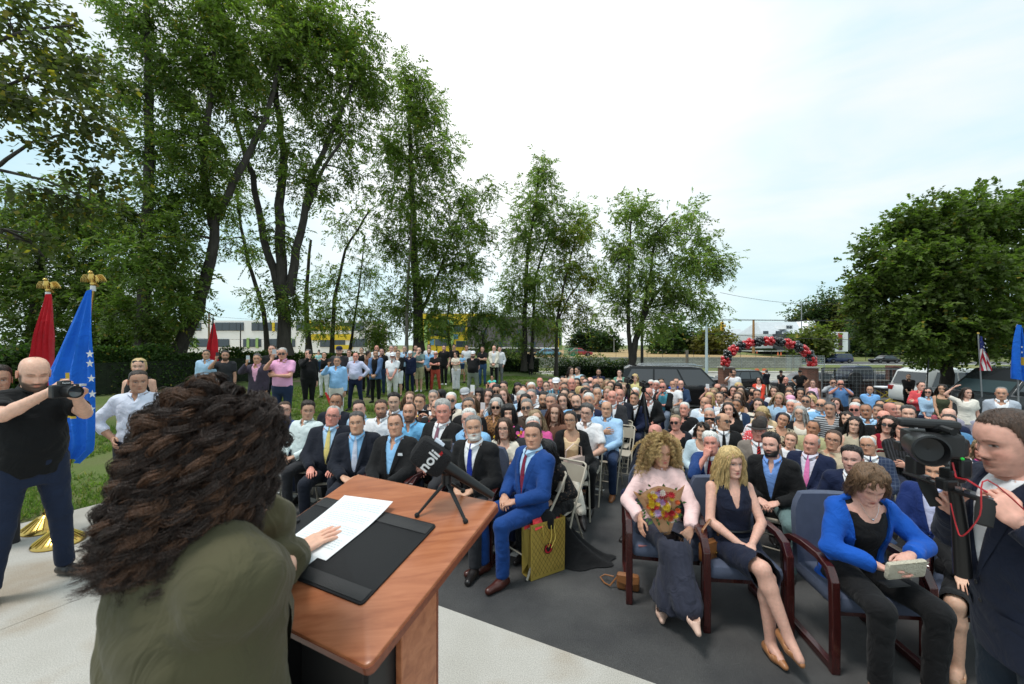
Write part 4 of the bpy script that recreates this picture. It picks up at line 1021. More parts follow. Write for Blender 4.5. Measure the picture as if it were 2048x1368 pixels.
def leaf_mat():
 if 'leaf' in _M:return _M['leaf']
 m=bpy.data.materials.new('leaf');m.use_nodes=True;n,L,b=nodes_of(m)
 a=n.new('ShaderNodeVertexColor');a.layer_name='col';L(a.outputs[0],b.inputs['Base Color']);b.inputs['Roughness'].default_value=.55;b.inputs['Specular IOR Level'].default_value=.35
 tr=n.new('ShaderNodeBsdfTranslucent');g_=n.new('ShaderNodeVectorMath');g_.operation='MULTIPLY';L(a.outputs[0],g_.inputs[0]);g_.inputs[1].default_value=(1.6,2.0,.8);L(g_.outputs[0],tr.inputs[0])
 mx_=n.new('ShaderNodeMixShader');mx_.inputs[0].default_value=.45;L(b.outputs[0],mx_.inputs[1]);L(tr.outputs[0],mx_.inputs[2]);L(mx_.outputs[0],n['Material Output'].inputs[0])
 _M['leaf']=m;return m
barkm=pmat('bark',(.050,.042,.036),.95,bump=1.0,bscale=22,var=.35,vscale=9,stretch=(1,1,.22))
barkl=pmat('bark_pale',(.17,.15,.125),.95,bump=.8,bscale=22,var=.3,vscale=9,stretch=(1,1,.22))
def leaves_mesh(name,cen,dirs,size,col,parent,label=None,droop=0.,aspect=.42):
 """rhombic leaves, one quad each, folded a little"""
 n=len(cen);d=dirs/np.linalg.norm(dirs,axis=1)[:,None];r=NP.randn(n,3)*.6+np.array([0,0,1.0]);s=np.cross(d,r);s/=np.linalg.norm(s,axis=1)[:,None]+1e-9
 L_=size[:,None];up=np.cross(s,d);V=np.stack([cen,cen+d*L_*.45+s*L_*aspect*.5+up*L_*.05,cen+d*L_,cen+d*L_*.45-s*L_*aspect*.5+up*L_*.05],1).reshape(-1,3)
 Q=np.arange(n*4).reshape(-1,4);return obj(name,mesh_np(name,V,Q,mats=[leaf_mat()],col=np.repeat(col,4,0),smooth=False),parent)
def leafcol(n,base,var=.35,yel=.06,pos=None):
 c=np.array(base)[None]*(1-var+2*var*NP.rand(n,1));y=NP.rand(n)<yel;c[y]=np.array([.24,.19,.035])*(.6+.6*NP.rand(y.sum(),1))
 if pos is not None:c*=(1+.28*np.sin(pos@np.array([1.3,.9,1.1]))*np.sin(pos@np.array([-.7,1.6,.8])))[:,None]
 return c
def blob_pts(cen,rad,n,gap=.25,freq=1.6):
 out=np.zeros((0,3))
 while len(out)<n:
  u=NP.randn(n*2,3);u/=np.linalg.norm(u,axis=1)[:,None];r=NP.rand(n*2)**.55;lump=1+.22*np.sin(u@np.array([4.1,2.2,3.3])+cen[0])+.16*np.sin(u@np.array([-7.3,5.1,6.4])+cen[2])
  p=u*(r*lump)[:,None]*rad+cen;g=np.sin(p@np.array([1.9,.8,1.4])*freq)+np.sin(p@np.array([-1.1,1.7,2.1])*freq+1)+np.sin(p@np.array([2.2,-1.3,.9])*freq*1.7)
  out=np.concatenate([out,p[g>-1.6+gap*3.6]])
 return out[:n]
def make_tree(name,trunks,blobs,label,leaf=.13,per=11,droop=.5,base=(.045,.085,.022),yel=.05,group=None,bark=None,limb=True,gap=.22,subs=7,aspect=.40,lvl=1.,dens=1.,kindleaf='pinnate',sublimb=True):
 """trunks: [[(px,py,d),...], r0, r1]; blobs: (px,py,d,rx px,ry px,count)"""
 t0=trunks[0][0][0];root=empty(name,PD(*t0));inv=-np.array(root.location);mbt=MB();tp=[]
 for pts,r0,r1 in trunks:
  P3=[PD(*p)for p in pts];fine=[]
  for i in range(len(P3)-1):
   for k in range(4):fine.append(P3[i].lerp(P3[i+1],k/4)+Vector((R.uniform(-1,1),R.uniform(-1,1),0))*r0*.18*(1 if i+k else 0))
  fine.append(P3[-1]);n_=len(fine);rr=[r0+(r1-r0)*(i/(n_-1))**.8 for i in range(n_)];rr[0]*=1.25
  mbt.tube([p-root.location for p in fine],rr,n=9);tp+=[(p,r)for p,r in zip(fine,rr)]
 mbt.build('trunk',bark or barkm,root,smooth=True)
 mbb=MB();allc=[];alld=[];
 for bx,by,bd,rx,ry,cnt in blobs:
  c=PD(bx,by,bd);Rx,Rz=rx/F*bd,ry/F*bd;rad=np.array([Rx,min(Rx,2.6)*.85+.2,Rz]);cnt=int(cnt*dens*1.75)
  if limb and tp:
   cands=[(t,r)for t,r in tp if t.z<c.z+.3*Rz]or tp;t,r=min(cands,key=lambda q:(q[0]-c).length+max(0,c.z-q[0].z)*.25);L_=(c-t).length
   mid=t.lerp(c,.5)+Vector((R.uniform(-.1,.1),R.uniform(-.1,.1),R.uniform(.02,.12)))*L_;r_=min(r*.7,.035+.018*L_)
   mbb.tube([t-root.location,t.lerp(mid,.5)+Vector((0,0,.02*L_))-root.location,mid-root.location,c-root.location],[r_,r_*.75,r_*.55,r_*.3],n=6)
   if sublimb:
    for k in range(subs):
     e_=Vector(blob_pts(np.array(c),rad,1,0)[0]);s0=mid.lerp(c,R.uniform(0,1));m_=s0.lerp(e_,.5)+Vector((R.uniform(-.1,.1),R.uniform(-.1,.1),R.uniform(0,.15)))*(e_-s0).length
     mbb.tube([s0-root.location,m_-root.location,e_-root.location],[r_*.38,r_*.25,.006],n=4)
  nt_=max(8,cnt//per);tw=blob_pts(np.array(c),rad,nt_,gap);dr=(tw-np.array(c))/rad;dr+=NP.randn(nt_,3)*.6;dr[:,2]-=droop;dr/=np.linalg.norm(dr,axis=1)[:,None]
  tl=leaf*(1.9+1.3*NP.rand(nt_));k=np.arange(per);f=(k+.5)/per;sd_=np.where(k%2,1,-1)
  s=np.cross(dr,np.array([0,0,1.])+NP.randn(nt_,3)*.4);s/=np.linalg.norm(s,axis=1)[:,None]+1e-9
  pos=tw[:,None]+dr[:,None]*(f[None,:,None]*tl[:,None,None]);pos[...,2]-=(f**2)[None]*tl[:,None]*droop*.35
  ld=s[:,None]*sd_[None,:,None]*.9+dr[:,None]*.55+NP.randn(nt_,per,3)*.22;ld[...,2]-=droop*.35
  allc.append(pos.reshape(-1,3));alld.append(ld.reshape(-1,3))
 cen=np.concatenate(allc);di=np.concatenate(alld)
 if mbb.v:mbb.build('branches',bark or barkm,root,smooth=True)['kind']='stuff'
 cr=leaves_mesh('crown',cen+inv,di,leaf*(.7+.55*NP.rand(len(cen))),leafcol(len(cen),np.array(base)*lvl,.38,yel,cen),root,aspect=aspect)
 tag(root,label,'tree',group);return root
def make_bush(name,pts,h,dep,n,label,leaf=.09,base=(.035,.07,.018),yel=.03,cat='hedge',core=True,group=None,rag=.3,holes=0.):
 """pts: ground points [(x,y,z)], a band of leafy growth along them"""
 root=empty(name,pts[0]);r0=np.array(pts[0]);A=np.array(pts,float);seg=np.linalg.norm(np.diff(A[:,:2],axis=0),axis=1);cum=np.concatenate([[0],np.cumsum(seg)])
 t=NP.rand(n)*cum[-1];X=np.interp(t,cum,A[:,0]);Y=np.interp(t,cum,A[:,1]);Z0=np.interp(t,cum,A[:,2]);hh=h*(1-rag*.5+rag*(np.sin(t*1.7)+np.sin(t*3.9+1)+np.sin(t*.6))*.25)
 u=NP.rand(n)**.8;z=Z0+u*hh;off=NP.randn(n)*dep*.36*(1.1-.5*u)-dep*.12
 if holes:k=NP.rand(n)>holes*(.5+.5*np.sin(t*5.3)*np.sin(z*7));X,Y,z,off=X[k],Y[k],z[k],off[k];n=len(X)
 cen=np.stack([X+off*.5,Y+off,z],1);di=NP.randn(n,3)+np.array([0,-.6,.1])
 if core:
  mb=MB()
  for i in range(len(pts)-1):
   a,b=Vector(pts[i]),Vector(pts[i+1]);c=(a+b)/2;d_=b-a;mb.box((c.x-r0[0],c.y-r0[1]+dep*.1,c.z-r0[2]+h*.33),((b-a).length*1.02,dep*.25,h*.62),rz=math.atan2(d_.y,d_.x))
  mb.build('dark_core',pmat('undergrowth_core',(.012,.018,.008),1.0,bump=1,bscale=9,var=.5,vscale=5),root)  # dark boxes added inside the leaf shell for solidity, not modelled stems
 leaves_mesh('foliage',cen-r0,di,leaf*(.7+.7*NP.rand(n)),leafcol(n,base,.45,yel,cen),root,aspect=.6);tag(root,label,cat,group);return root
grass_tufts()
G1,G2,GD,GB=(.118,.162,.036),(.158,.21,.060),(.082,.116,.030),(.17,.22,.068)
# left group of tall trees
make_tree('tall_tree',[([(285,706,17),(292,560,17),(296,400,17),(300,230,17),(296,90,17),(290,-60,17)],.27,.10)],
[(290,40,17,80,70,3600),(240,170,16.5,55,75,1500),(345,160,17.4,70,75,2600),(300,300,17,45,60,1200),(255,420,17,75,60,2600),(355,400,17.5,60,70,2400),(300,520,16.6,85,60,3600),(360,590,17,55,60,2200),(250,620,17.5,60,60,2400),(310,650,17,40,40,1100)],
'tall dark tree with a straight ivied trunk behind the white-shirted man',base=GD,leaf=.18,lvl=1.3)
make_tree('tall_tree',[([(352,712,18),(395,620,18),(425,520,18),(432,440,18),(480,340,18),(530,240,18.4),(560,130,18.6)],.30,.08),([(428,450,18),(408,360,18),(412,250,17.6),(430,120,17.6),(440,-30,17.6)],.19,.08)],
[(430,20,17.6,75,75,3600),(400,140,17.6,60,70,2600),(470,120,18,70,80,2800),(400,300,17.4,55,80,3000),(350,260,17.4,40,50,1100),(560,100,18.6,60,70,2500),(500,230,18.3,55,55,1300),(425,395,17.6,40,45,1200),(345,470,17,50,50,1500)],
'leaning curved tree with a forked trunk and torn orange bark',base=G1,leaf=.18)
make_tree('tall_tree',[([(572,712,20),(565,600,20),(560,450,20),(565,300,20),(552,180,20),(575,40,20)],.34,.09),([(566,600,20),(528,480,20),(505,350,20),(470,240,20),(455,120,20)],.22,.06),([(576,590,20),(600,470,20),(625,350,20),(680,230,20.5),(712,150,21)],.24,.06),([(612,420,20),(650,330,20),(700,260,20)],.12,.04)],
[(560,30,20,90,80,5200),(640,60,20.5,80,80,4800),(500,150,20,55,70,2200),(620,170,20.3,80,70,4200),(715,140,21,70,75,3600),(745,180,21.3,45,60,1400),(560,290,19.6,60,60,1600),(680,260,20.6,70,50,2200),(480,330,20,40,60,900),(620,360,20,70,50,1700),(700,350,20.8,40,50,700),(560,470,20,60,50,900),(590,600,20,70,50,1500),(700,70,21,45,50,1100)],
'broad many-stemmed tree, tallest of the row, over the hedge end',base=G1,leaf=.18)
make_tree('slim_tree',[([(536,706,24),(528,620,24),(495,520,24),(478,430,24),(470,350,24)],.16,.05)],[(470,400,24,35,60,1100),(500,500,24,40,50,700),(455,480,24,25,40,400),(520,600,24,40,30,500)],'slim leaning tree with sparse low leaves between two bigger trunks',base=G1,leaf=.18)
make_tree('slim_tree',[([(618,712,25),(612,600,25),(622,480,25)],.20,.07),([(664,712,25),(668,600,25),(690,500,25),(740,420,25)],.14,.05),([(700,700,26),(716,590,26),(730,470,26)],.09,.03)],
[(660,560,25,60,50,900),(700,450,25,60,60,1000),(640,640,25,50,40,1300),(700,620,25.5,50,45,1000),(735,540,26,40,50,700)],'thin open thicket tree with bare looping branches',base=G1,leaf=.18)
make_tree('tall_tree',[([(838,712,24),(836,600,24),(826,480,24),(824,380,24),(818,260,24),(822,160,24)],.34,.06),([(836,640,24),(872,560,24),(905,470,24),(930,400,24)],.12,.03)],
[(825,165,24,45,55,2200),(845,230,24,60,60,3200),(790,300,24,50,70,3200),(870,310,24,60,60,3200),(820,400,24,75,65,4200),(920,400,24,50,45,1500),(945,460,24,50,50,2200),(870,480,23.6,65,55,3400),(790,490,24,55,55,2200),(930,530,24,55,40,2200),(850,560,23.6,65,40,2600),(800,620,24,50,45,1500),(870,640,23.5,50,50,1600),(980,380,24,30,30,400)],
'cone-shaped ash tree with a thick ivied stem at lawn back',base=G1,leaf=.18,lvl=1.15)
make_tree('bare_tree',[([(813,706,23),(814,600,23),(820,500,23),(824,430,23)],.10,.05)],[(830,600,23,35,30,260)],'thin pale grey trunk standing before the ivied ash tree',base=G1,bark=barkl,leaf=.14)
make_tree('small_tree',[([(903,712,26),(893,640,26),(905,575,26)],.10,.04)],[(910,590,26,55,35,1300),(880,640,26,30,35,700),(760,620,25,35,40,900),(750,670,25,35,30,900)],'low spreading tree with drooping fronds by the yellow building',base=G1,leaf=.17,droop=.9)
make_tree('small_tree',[([(968,716,26),(966,670,26),(980,640,26)],.09,.035)],[(965,625,26,40,28,1300),(940,660,26,30,30,700),(1005,650,26,35,35,900),(970,690,26,35,25,700)],'small dark tree in front of the grey brick building',base=GD,leaf=.18,droop=.9,lvl=1.4)
make_tree('locust_tree',[([(1048,742,27),(1050,620,27),(1055,500,27),(1070,420,27),(1078,340,27)],.20,.04),([(1062,738,27),(1070,560,27),(1100,460,27)],.14,.04)],
[(1085,345,27,30,40,1500),(1080,410,27,50,55,3200),(1045,470,27,45,60,2600),(1110,470,27,50,55,2800),(1060,560,26.6,60,55,3400),(1130,540,27,45,45,1700),(1020,600,27,40,50,1500),(1080,630,26.5,50,45,2000),(1160,440,27,35,45,1300),(1040,680,27,30,35,700)],
'tall pointed locust tree behind the officer on the lawn',base=G2,leaf=.18,yel=.03)
make_tree('locust_tree',[([(1112,752,26),(1114,640,26),(1130,560,26),(1150,480,26)],.13,.03),([(1116,640,26),(1140,590,26),(1180,540,26)],.07,.02)],
[(1160,470,26,40,35,1500),(1150,530,26,35,35,900),(1185,560,26,40,30,1300),(1120,600,26,35,40,900),(1165,620,26,40,35,900),(1100,660,26,30,30,500)],
'slender tree with yellow-green autumn sprays in its crown',base=(.13,.165,.03),leaf=.18,yel=.25)
make_tree('locust_tree',[([(1262,782,23),(1264,730,23),(1272,680,23),(1285,640,23),(1310,590,23),(1350,550,23)],.27,.05),([(1264,730,23),(1256,640,23),(1258,540,23),(1262,440,23)],.15,.04),([(1285,640,23),(1300,560,23),(1310,470,23),(1340,430,23)],.12,.03)],
[(1270,420,23,45,35,1700),(1245,500,23,45,55,2100),(1310,470,23,50,50,2100),(1375,440,23,35,40,1100),(1380,520,23,55,40,2300),(1435,530,23,40,30,1200),(1300,560,22.6,60,45,2700),(1240,600,23,45,50,1700),(1360,590,23,60,40,2500),(1410,620,23,45,35,1000),(1310,640,22.8,50,40,1700),(1400,475,23,30,30,500)],
'locust tree with a forked trunk behind the black limousine',base=GB,leaf=.18,yel=.04)
make_tree('maple_tree',[([(1896,812,15),(1893,750,15),(1888,700,15),(1882,640,15),(1880,560,15)],.235,.10)],
[(1890,450,15,95,60,6500),(1990,440,15,90,60,6500),(1800,510,15,75,65,5200),(2040,540,15,90,90,6500),(1910,560,14.4,110,80,9000),(1760,590,15,55,45,2800),(1830,640,14.6,80,55,5200),(1960,650,14.2,90,50,6000),(2060,660,15,70,50,3600),(1725,560,15,30,25,500),(1720,600,15,22,22,400),(1880,705,14.6,70,25,1700),(1760,660,15,45,30,1000),(1815,445,15,35,30,900)],
'round dense maple tree over the parked white police car',base=(.102,.142,.034),leaf=.125,aspect=.8,droop=.35,gap=.2,yel=.02)
# maple boughs reaching in from the left, and the dark wood at the left edge
make_tree('maple_tree',[([(-260,760,9),(-230,560,9),(-160,420,9),(-60,350,8.6)],.28,.12),([(-160,420,9),(0,330,8.4),(60,285,8.2),(130,270,8)],.055,.014),([(-230,560,9),(-90,345,8.8),(0,340,8.6),(90,360,8.4),(180,400,8.4)],.06,.014),([(-200,480,9),(-80,220,8.4),(20,170,8),(110,130,8)],.07,.014),([(-200,480,9),(-60,100,8.4),(60,60,8),(150,50,8)],.07,.012)],
[(20,40,8,80,50,1100),(110,120,8,90,45,1100),(30,190,8,75,45,900),(150,220,8,70,45,800),(80,270,8,60,25,300),(190,330,8.2,60,35,600),(110,390,8.2,80,30,700),(210,260,8,35,30,260),(-60,120,8.4,80,90,900),(60,480,8.6,70,50,500)],
'maple boughs with dark rusty leaves hanging in at upper left',base=(.075,.088,.030),leaf=.115,aspect=.85,dens=.42,per=7,droop=.6,gap=.30,yel=.10,subs=9)
make_tree('wood_tree',[([(60,740,19),(70,600,19),(90,480,19),(100,380,19)],.25,.08),([(210,720,20),(205,600,20),(190,480,20)],.16,.06)],
[(60,430,19,110,70,5200),(170,460,19,80,80,4200),(40,560,19,110,80,6200),(160,590,19,90,80,5200),(90,680,19,120,60,5200),(-60,500,19,90,120,3600),(220,680,19.5,60,45,2600),(220,560,20,45,60,1700),(330,660,21,50,45,2200),(350,560,20,50,60,1700)],
'dense dark deciduous wood edge behind the two flagpoles',base=GD,leaf=.19,gap=.06,lvl=1.25)
# far trees
for lab,px,py,d,rx,ry,n_,b_ in(('far oak to the left of the yellowing tree, over the dark roof',1660,622,120,45,40,2600,(.05,.08,.03)),('round far tree rising behind the white house',1615,640,125,38,32,1800,(.06,.095,.035)),
('yellowing far tree beside the maple crown',1715,635,115,45,45,2200,(.12,.125,.035)),('far conifer at the end of the dry field',1172,676,110,28,32,1500,(.035,.06,.03)),('second far conifer nearer the locust tree',1210,680,105,24,28,1300,(.04,.07,.025)),
('golden-green bush tree behind the street lamp column',1425,680,85,28,22,1300,(.13,.12,.03)),('bushy green street tree below the white flag house',1622,680,82,34,26,1800,(.11,.13,.035)),('dark tree mass behind the locust crown',1350,672,90,45,30,2000,(.05,.09,.025)),
('dark roadside tree behind the pickup truck',1745,672,100,50,32,2200,(.04,.07,.025)),('rounded tree beyond the side road at right',1830,668,105,60,34,2400,(.045,.08,.025)),('far tree at the right edge beyond the fence',1990,672,100,80,34,2600,(.05,.085,.028))):
 make_tree('far_tree',[([(px,705,d),(px,py+ry*.4,d)],.35,.2)],[(px,py,d,rx,ry,n_),(px-rx*.5,py+ry*.35,d,rx*.6,ry*.55,n_//3),(px+rx*.45,py+ry*.3,d,rx*.6,ry*.6,n_//3)],lab,leaf=.75,aspect=.7,base=b_,group='trees beyond the street',limb=False,gap=.05,per=6)
# hedges
def hp(px,d,dz=0):x=(px-CX)/F*d;return(x,d,(lawn(x,d)if bnd_dist(x,d)>0 else ground(x,d))+dz)
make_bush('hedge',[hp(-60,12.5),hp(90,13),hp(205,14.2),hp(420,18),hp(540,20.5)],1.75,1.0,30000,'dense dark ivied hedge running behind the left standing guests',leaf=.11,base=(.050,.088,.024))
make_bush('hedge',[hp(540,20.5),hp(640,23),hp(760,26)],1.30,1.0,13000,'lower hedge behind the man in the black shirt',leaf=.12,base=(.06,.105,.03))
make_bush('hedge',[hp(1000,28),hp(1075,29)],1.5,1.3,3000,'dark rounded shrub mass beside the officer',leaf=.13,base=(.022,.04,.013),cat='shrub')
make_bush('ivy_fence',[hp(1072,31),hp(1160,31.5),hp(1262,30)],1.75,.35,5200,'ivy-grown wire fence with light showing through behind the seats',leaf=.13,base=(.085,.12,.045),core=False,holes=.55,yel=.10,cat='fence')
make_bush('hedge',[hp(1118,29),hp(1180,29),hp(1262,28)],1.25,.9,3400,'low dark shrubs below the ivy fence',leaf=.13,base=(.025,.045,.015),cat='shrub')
make_tree('small_tree',[([(752,706,27),(752,690,27)],.12,.08)],[(752,685,27,22,34,1500)],'narrow dark conifer behind the row of standing men',base=(.02,.042,.018),leaf=.16,gap=0,limb=False)
# ================================================================ far buildings
glass=pmat('window_glass',(.03,.05,.07),.12,spec=.8);whitep=pmat('white_wall',(.84,.85,.86),.7,var=.04,vscale=.3)
yel=pmat('yellow_panel',(.68,.50,.02),.5);lime=pmat('green_panel',(.30,.48,.16),.5);bluep=pmat('blue_panel',(.10,.28,.42),.4)
greyb=pmat('grey_brick',(.115,.105,.110),.9,var=.15,vscale=2,bump=.4,bscale=8);darkg=pmat('dark_fascia',(.05,.055,.065),.7)
def wallbox(px0,px1,py0,py1,d,dep,parent,name,mat,o=0.):
 a=PD(px0,py1,d-o);b=PD(px1,py0,d-o);mb=MB();r=parent.location
 mb.box(((a.x+b.x)/2-r.x,d-o+dep/2-r.y,(a.z+b.z)/2-r.z),(b.x-a.x,dep,b.z-a.z));return mb.build(name,mat,parent)
def window(px0,px1,py0,py1,d,parent,nm=2,fm=None):
 f=wallbox(px0,px1,py0,py1,d,.18,parent,'window',fm or darkg,.10);r=parent.location
 for k in range(nm):
  w=(px1-px0)/nm;a=PD(px0+w*k+.35,py1-.35,d-.15);b=PD(px0+w*(k+1)-.35,py0+.35,d-.15);mb=MB()
  mb.quad((a.x-r.x,a.y-r.y,a.z-r.z),(b.x-r.x,a.y-r.y,a.z-r.z),(b.x-r.x,a.y-r.y,b.z-r.z),(a.x-r.x,a.y-r.y,b.z-r.z));g_=mb.build('pane',glass,f);
bA=empty('school_building',PD(540,706,88))
wallbox(300,735,641,706,88,14,bA,'wall',whitep)
for x0,x1 in((335,402),(430,487),(503,556),(592,640),(680,728)):window(x0,x1,645,661.5,88,bA,4)
for x0,x1 in((355,458),(486,522),(530,590),(640,690),(700,733)):window(x0,x1,678,694,88,bA,5)
for x0,x1 in((381,387),(544,549)):wallbox(x0,x1,645,662,88,.3,bA,'yellow_panel',yel,.25)
for x0 in(387,493,511,578):wallbox(x0,x0+5,676,696,88,.3,bA,'green_pillar',lime,.25)
for x0,x1,y0,y1 in((616,700,652,660),(622,706,668,680),(660,704,690,698),(612,622,640,652)):wallbox(x0,x1,y0,y1,88,.3,bA,'yellow_panel',yel,.3)
tag(bA,'long white building with window bands and yellow panels behind the hedge','building')
bB=empty('school_building',PD(950,706,84));wallbox(845,990,627,706,84,14,bB,'wall',yel)
for x0 in(848,900,960):wallbox(x0,x0+7,640,702,84,.3,bB,'green_pillar',lime,.22)
for x0,x1,y0,y1 in((860,884,640,646),(858,896,655,672),(870,898,678,692),(905,930,650,664),(912,950,682,694),(935,985,640,650),(940,984,655,674),(960,984,680,696)):window(x0,x1,y0,y1,84,bB,2,bluep)
for x0,x1,y0,y1 in((884,898,640,652),(905,916,668,678),(860,868,678,690)):wallbox(x0,x1,y0,y1,84,.3,bB,'blue_panel',bluep,.2)
tag(bB,'three storey building wing with yellow green and blue panels','building')
bC=empty('brick_building',PD(1030,706,80));wallbox(935,1108,633,703,80,14,bC,'wall',greyb);wallbox(930,1118,697,705,78,2,bC,'canopy',darkg);wallbox(930,1118,695,697,77.8,2.2,bC,'canopy_edge',whitep)
for x0,y0 in((996,684),(1030,684),(1004,660),(1034,660),(1060,660),(1062,684),(964,660)):window(x0,x0+9,y0,y0+10,80,bC,1)
tag(bC,'dark grey brick building with pale-edged canopy behind the lawn','building')
bD=empty('school_building',PD(1115,706,83));wallbox(1085,1124,642,700,83,10,bD,'wall',lime)
for x0,x1,y0,y1 in((1088,1098,648,664),(1102,1114,655,668),(1090,1100,672,690),(1114,1122,674,690)):window(x0,x1,y0,y1,83,bD,1,bluep)
wallbox(1100,1110,646,656,83,.3,bD,'yellow_panel',yel,.25);wallbox(1112,1118,676,696,83,.3,bD,'yellow_panel',yel,.25)
tag(bD,'lime green end wing of the school between locust trunks','building')
# right: white house with dormer, white hall, dark club building
roofm=pmat('roof_shingle',(.50,.54,.57),.8,var=.08,vscale=1)
bE=empty('white_house',PD(1590,700,105));r_=bE.location
def gable(px0,px1,pyb,pye,pyr,d,dep,parent,ridge_px0=None,ridge_px1=None):
 a,b=PD(px0,pyb,d),PD(px1,pye,d);rr=PD(px0,pyr,d).z;r=parent.location;mb=MB()
 mb.box(((a.x+b.x)/2-r.x,d+dep/2-r.y,(a.z+b.z)/2-r.z),(b.x-a.x,dep,b.z-a.z));mb.build('wall',whitep,parent)
 x0=PD(ridge_px0 or px0,0,d).x;x1=PD(ridge_px1 or px1,0,d).x;mb=MB();e=.4
 p=[(a.x-e-r.x,-e,b.z-r.z-.1),(b.x+e-r.x,-e,b.z-r.z-.1),(b.x+e-r.x,dep+e,b.z-r.z-.1),(a.x-e-r.x,dep+e,b.z-r.z-.1),(x0-r.x,dep/2,rr-r.z),(x1-r.x,dep/2,rr-r.z)]
 p=[(q[0],q[1]+d-r.y,q[2])for q in p];mb.add(p,[(0,1,5,4),(1,2,5),(2,3,4,5),(3,0,4),(0,3,2,1)]);return mb.build('roof',roofm,parent)
gable(1527,1645,703,669,641,105,12,bE,1540,1625);wallbox(1572,1586,650,658,104,5,bE,'dormer',whitep)
for x0 in(1573.5,1579.5):window(x0,x0+4.5,651.5,656.5,104,bE,1)
a=PD(1622,669,104.6);mb=MB();mb.add([(PD(1606,0,105).x-r_.x,-.6,a.z-r_.z),(PD(1642,0,105).x-r_.x,-.6,a.z-r_.z),(PD(1625,0,105).x-r_.x,-.6,PD(0,641,105).z-r_.z),(PD(1606,0,105).x-r_.x,6,a.z-r_.z),(PD(1642,0,105).x-r_.x,6,a.z-r_.z),(PD(1625,0,105).x-r_.x,6,PD(0,641,105).z-r_.z)],[(0,1,2),(0,2,5,3),(1,4,5,2),(3,5,4)]);mb.build('gable',whitep,bE)
for x0,x1 in((1527,1537),(1552,1564)):window(x0,x1,662,668,104.8,bE,1)
tag(bE,'white house with grey gabled roof and small dormer','house')
bF=empty('white_hall',PD(1500,702,96));wallbox(1452,1572,668,697,96,8,bF,'wall',whitep);wallbox(1449,1554,696.5,701,95,1,bF,'hedge_strip',pmat('clipped_hedge',(.02,.04,.012),1));tag(bF,'low white windowless hall seen under the balloon arch','building')
bG=empty('white_house',PD(1470,700,118));gable(1408,1506,704,674,657,118,10,bG,1415,1500);tag(bG,'pale roofed long house behind the traffic light','house')
bH=empty('club_building',PD(1640,702,92));wallbox(1568,1700,667,700,92,9,bH,'wall',darkg);wallbox(1668,1696,664,703,91,2,bH,'entrance',whitep);wallbox(1678,1685,668,700,90.8,.4,bH,'doorway',pmat('dark_door',(.05,.02,.02),.5));wallbox(1678.5,1684.5,666,678,90.6,.3,bH,'red_sign',pmat('red_panel',(.4,.05,.04),.6))
tag(bH,'low dark club building with white entrance and red sign','building')
bI=empty('shed',PD(1758,700,100));wallbox(1738,1778,678,706,100,6,bI,'wall',pmat('green_shed',(.02,.06,.035),.7));tag(bI,'dark green shed beyond the side road','building')
# retaining wall with block joints
def brickmat(name,c1,c2,mo,scale,rw=.5,rh=.25,ms=.02):
 m=bpy.data.materials.new(name);m.use_nodes=True;n,L,b=nodes_of(m);b.inputs['Roughness'].default_value=.9
 co=n.new('ShaderNodeTexCoord');mp_=n.new('ShaderNodeMapping');mp_.inputs['Rotation'].default_value=(math.radians(90),0,0);L(co.outputs['Object'],mp_.inputs[0])
 t=n.new('ShaderNodeTexBrick');t.inputs['Color1'].default_value=(*c1,1);t.inputs['Color2'].default_value=(*c2,1);t.inputs['Mortar'].default_value=(*mo,1);t.inputs['Scale'].default_value=scale;t.inputs['Mortar Size'].default_value=ms;t.inputs['Brick Width'].default_value=rw;t.inputs['Row Height'].default_value=rh
 L(mp_.outputs[0],t.inputs['Vector']);L(t.outputs[0],b.inputs['Base Color']);u=n.new('ShaderNodeBump');u.inputs['Strength'].default_value=.6;u.inputs['Distance'].default_value=.02;u.invert=True;L(t.outputs['Fac'],u.inputs['Height']);L(u.outputs[0],b.inputs['Normal']);return m
rw=empty('retaining_wall',(20,66.4,-1.75));mb=MB();mb.box((-9.7,.3,.88),(72.6,.6,1.76));mb.build('wall',brickmat('wall_block',(.30,.29,.27),(.40,.39,.36),(.13,.13,.12),1.0,.55,.26),rw);mb=MB();mb.box((-9.7,.28,1.80),(72.8,.7,.08));mb.build('coping',concm,rw);tag(rw,'grey block retaining wall below the dry field','wall')
def fence_run(name,a,b,h,n,label,cat='fence',postm=None,rails=(.05,1.0),r=.03,mesh=None,group=None,bars=0):
 root=empty(name,a);d=Vector(b)-Vector(a);pm=postm or pmat('galvanised',(.30,.31,.32),.5,metal=.6);pmsh=None
 for k in range(n+1):
  p=d*k/n
  if pmsh is None:mb=MB();mb.tube([(0,0,0),(0,0,h)],r,n=6);o=mb.build('post',pm,root,loc=p);pmsh=o
  else:c=pmsh.copy();C.objects.link(c);c.location=p
 for f in rails:
  mb=MB();mb.tube([(0,0,f*h),(d.x,d.y,d.z+f*h)],r*.6,n=5);mb.build('rail',pm,root)
 if mesh:
  cell,w,mm=mesh;mb=MB();L_=d.length;u=d.normalized();nn=int(L_/cell)
  for k in range(nn+1):
   p=u*(k*cell);mb.box((p.x,p.y,p.z+h/2),(w,w,h*.96))
  for k in range(1,int(h/cell)):c=d/2;mb.box((c.x,c.y,c.z+k*cell),(L_,w,w),rz=math.atan2(d.y,d.x))
  o=mb.build('netting',mm,root);o['kind']='stuff'
 if bars:
  bm0=None
  for k in range(bars):
   p=d*(k+.5)/bars
   if bm0 is None:mb=MB();mb.box((0,0,h*.5),(.022,.022,h*.98));bm0=mb.build('bar',pm,root,loc=p)
   else:c=bm0.copy();C.objects.link(c);c.location=p
 tag(root,label,cat,group);return root
dk=pmat('black_iron',(.012,.012,.013),.4,metal=.3);onet=pmat('orange_net',(.62,.10,.05),.7)
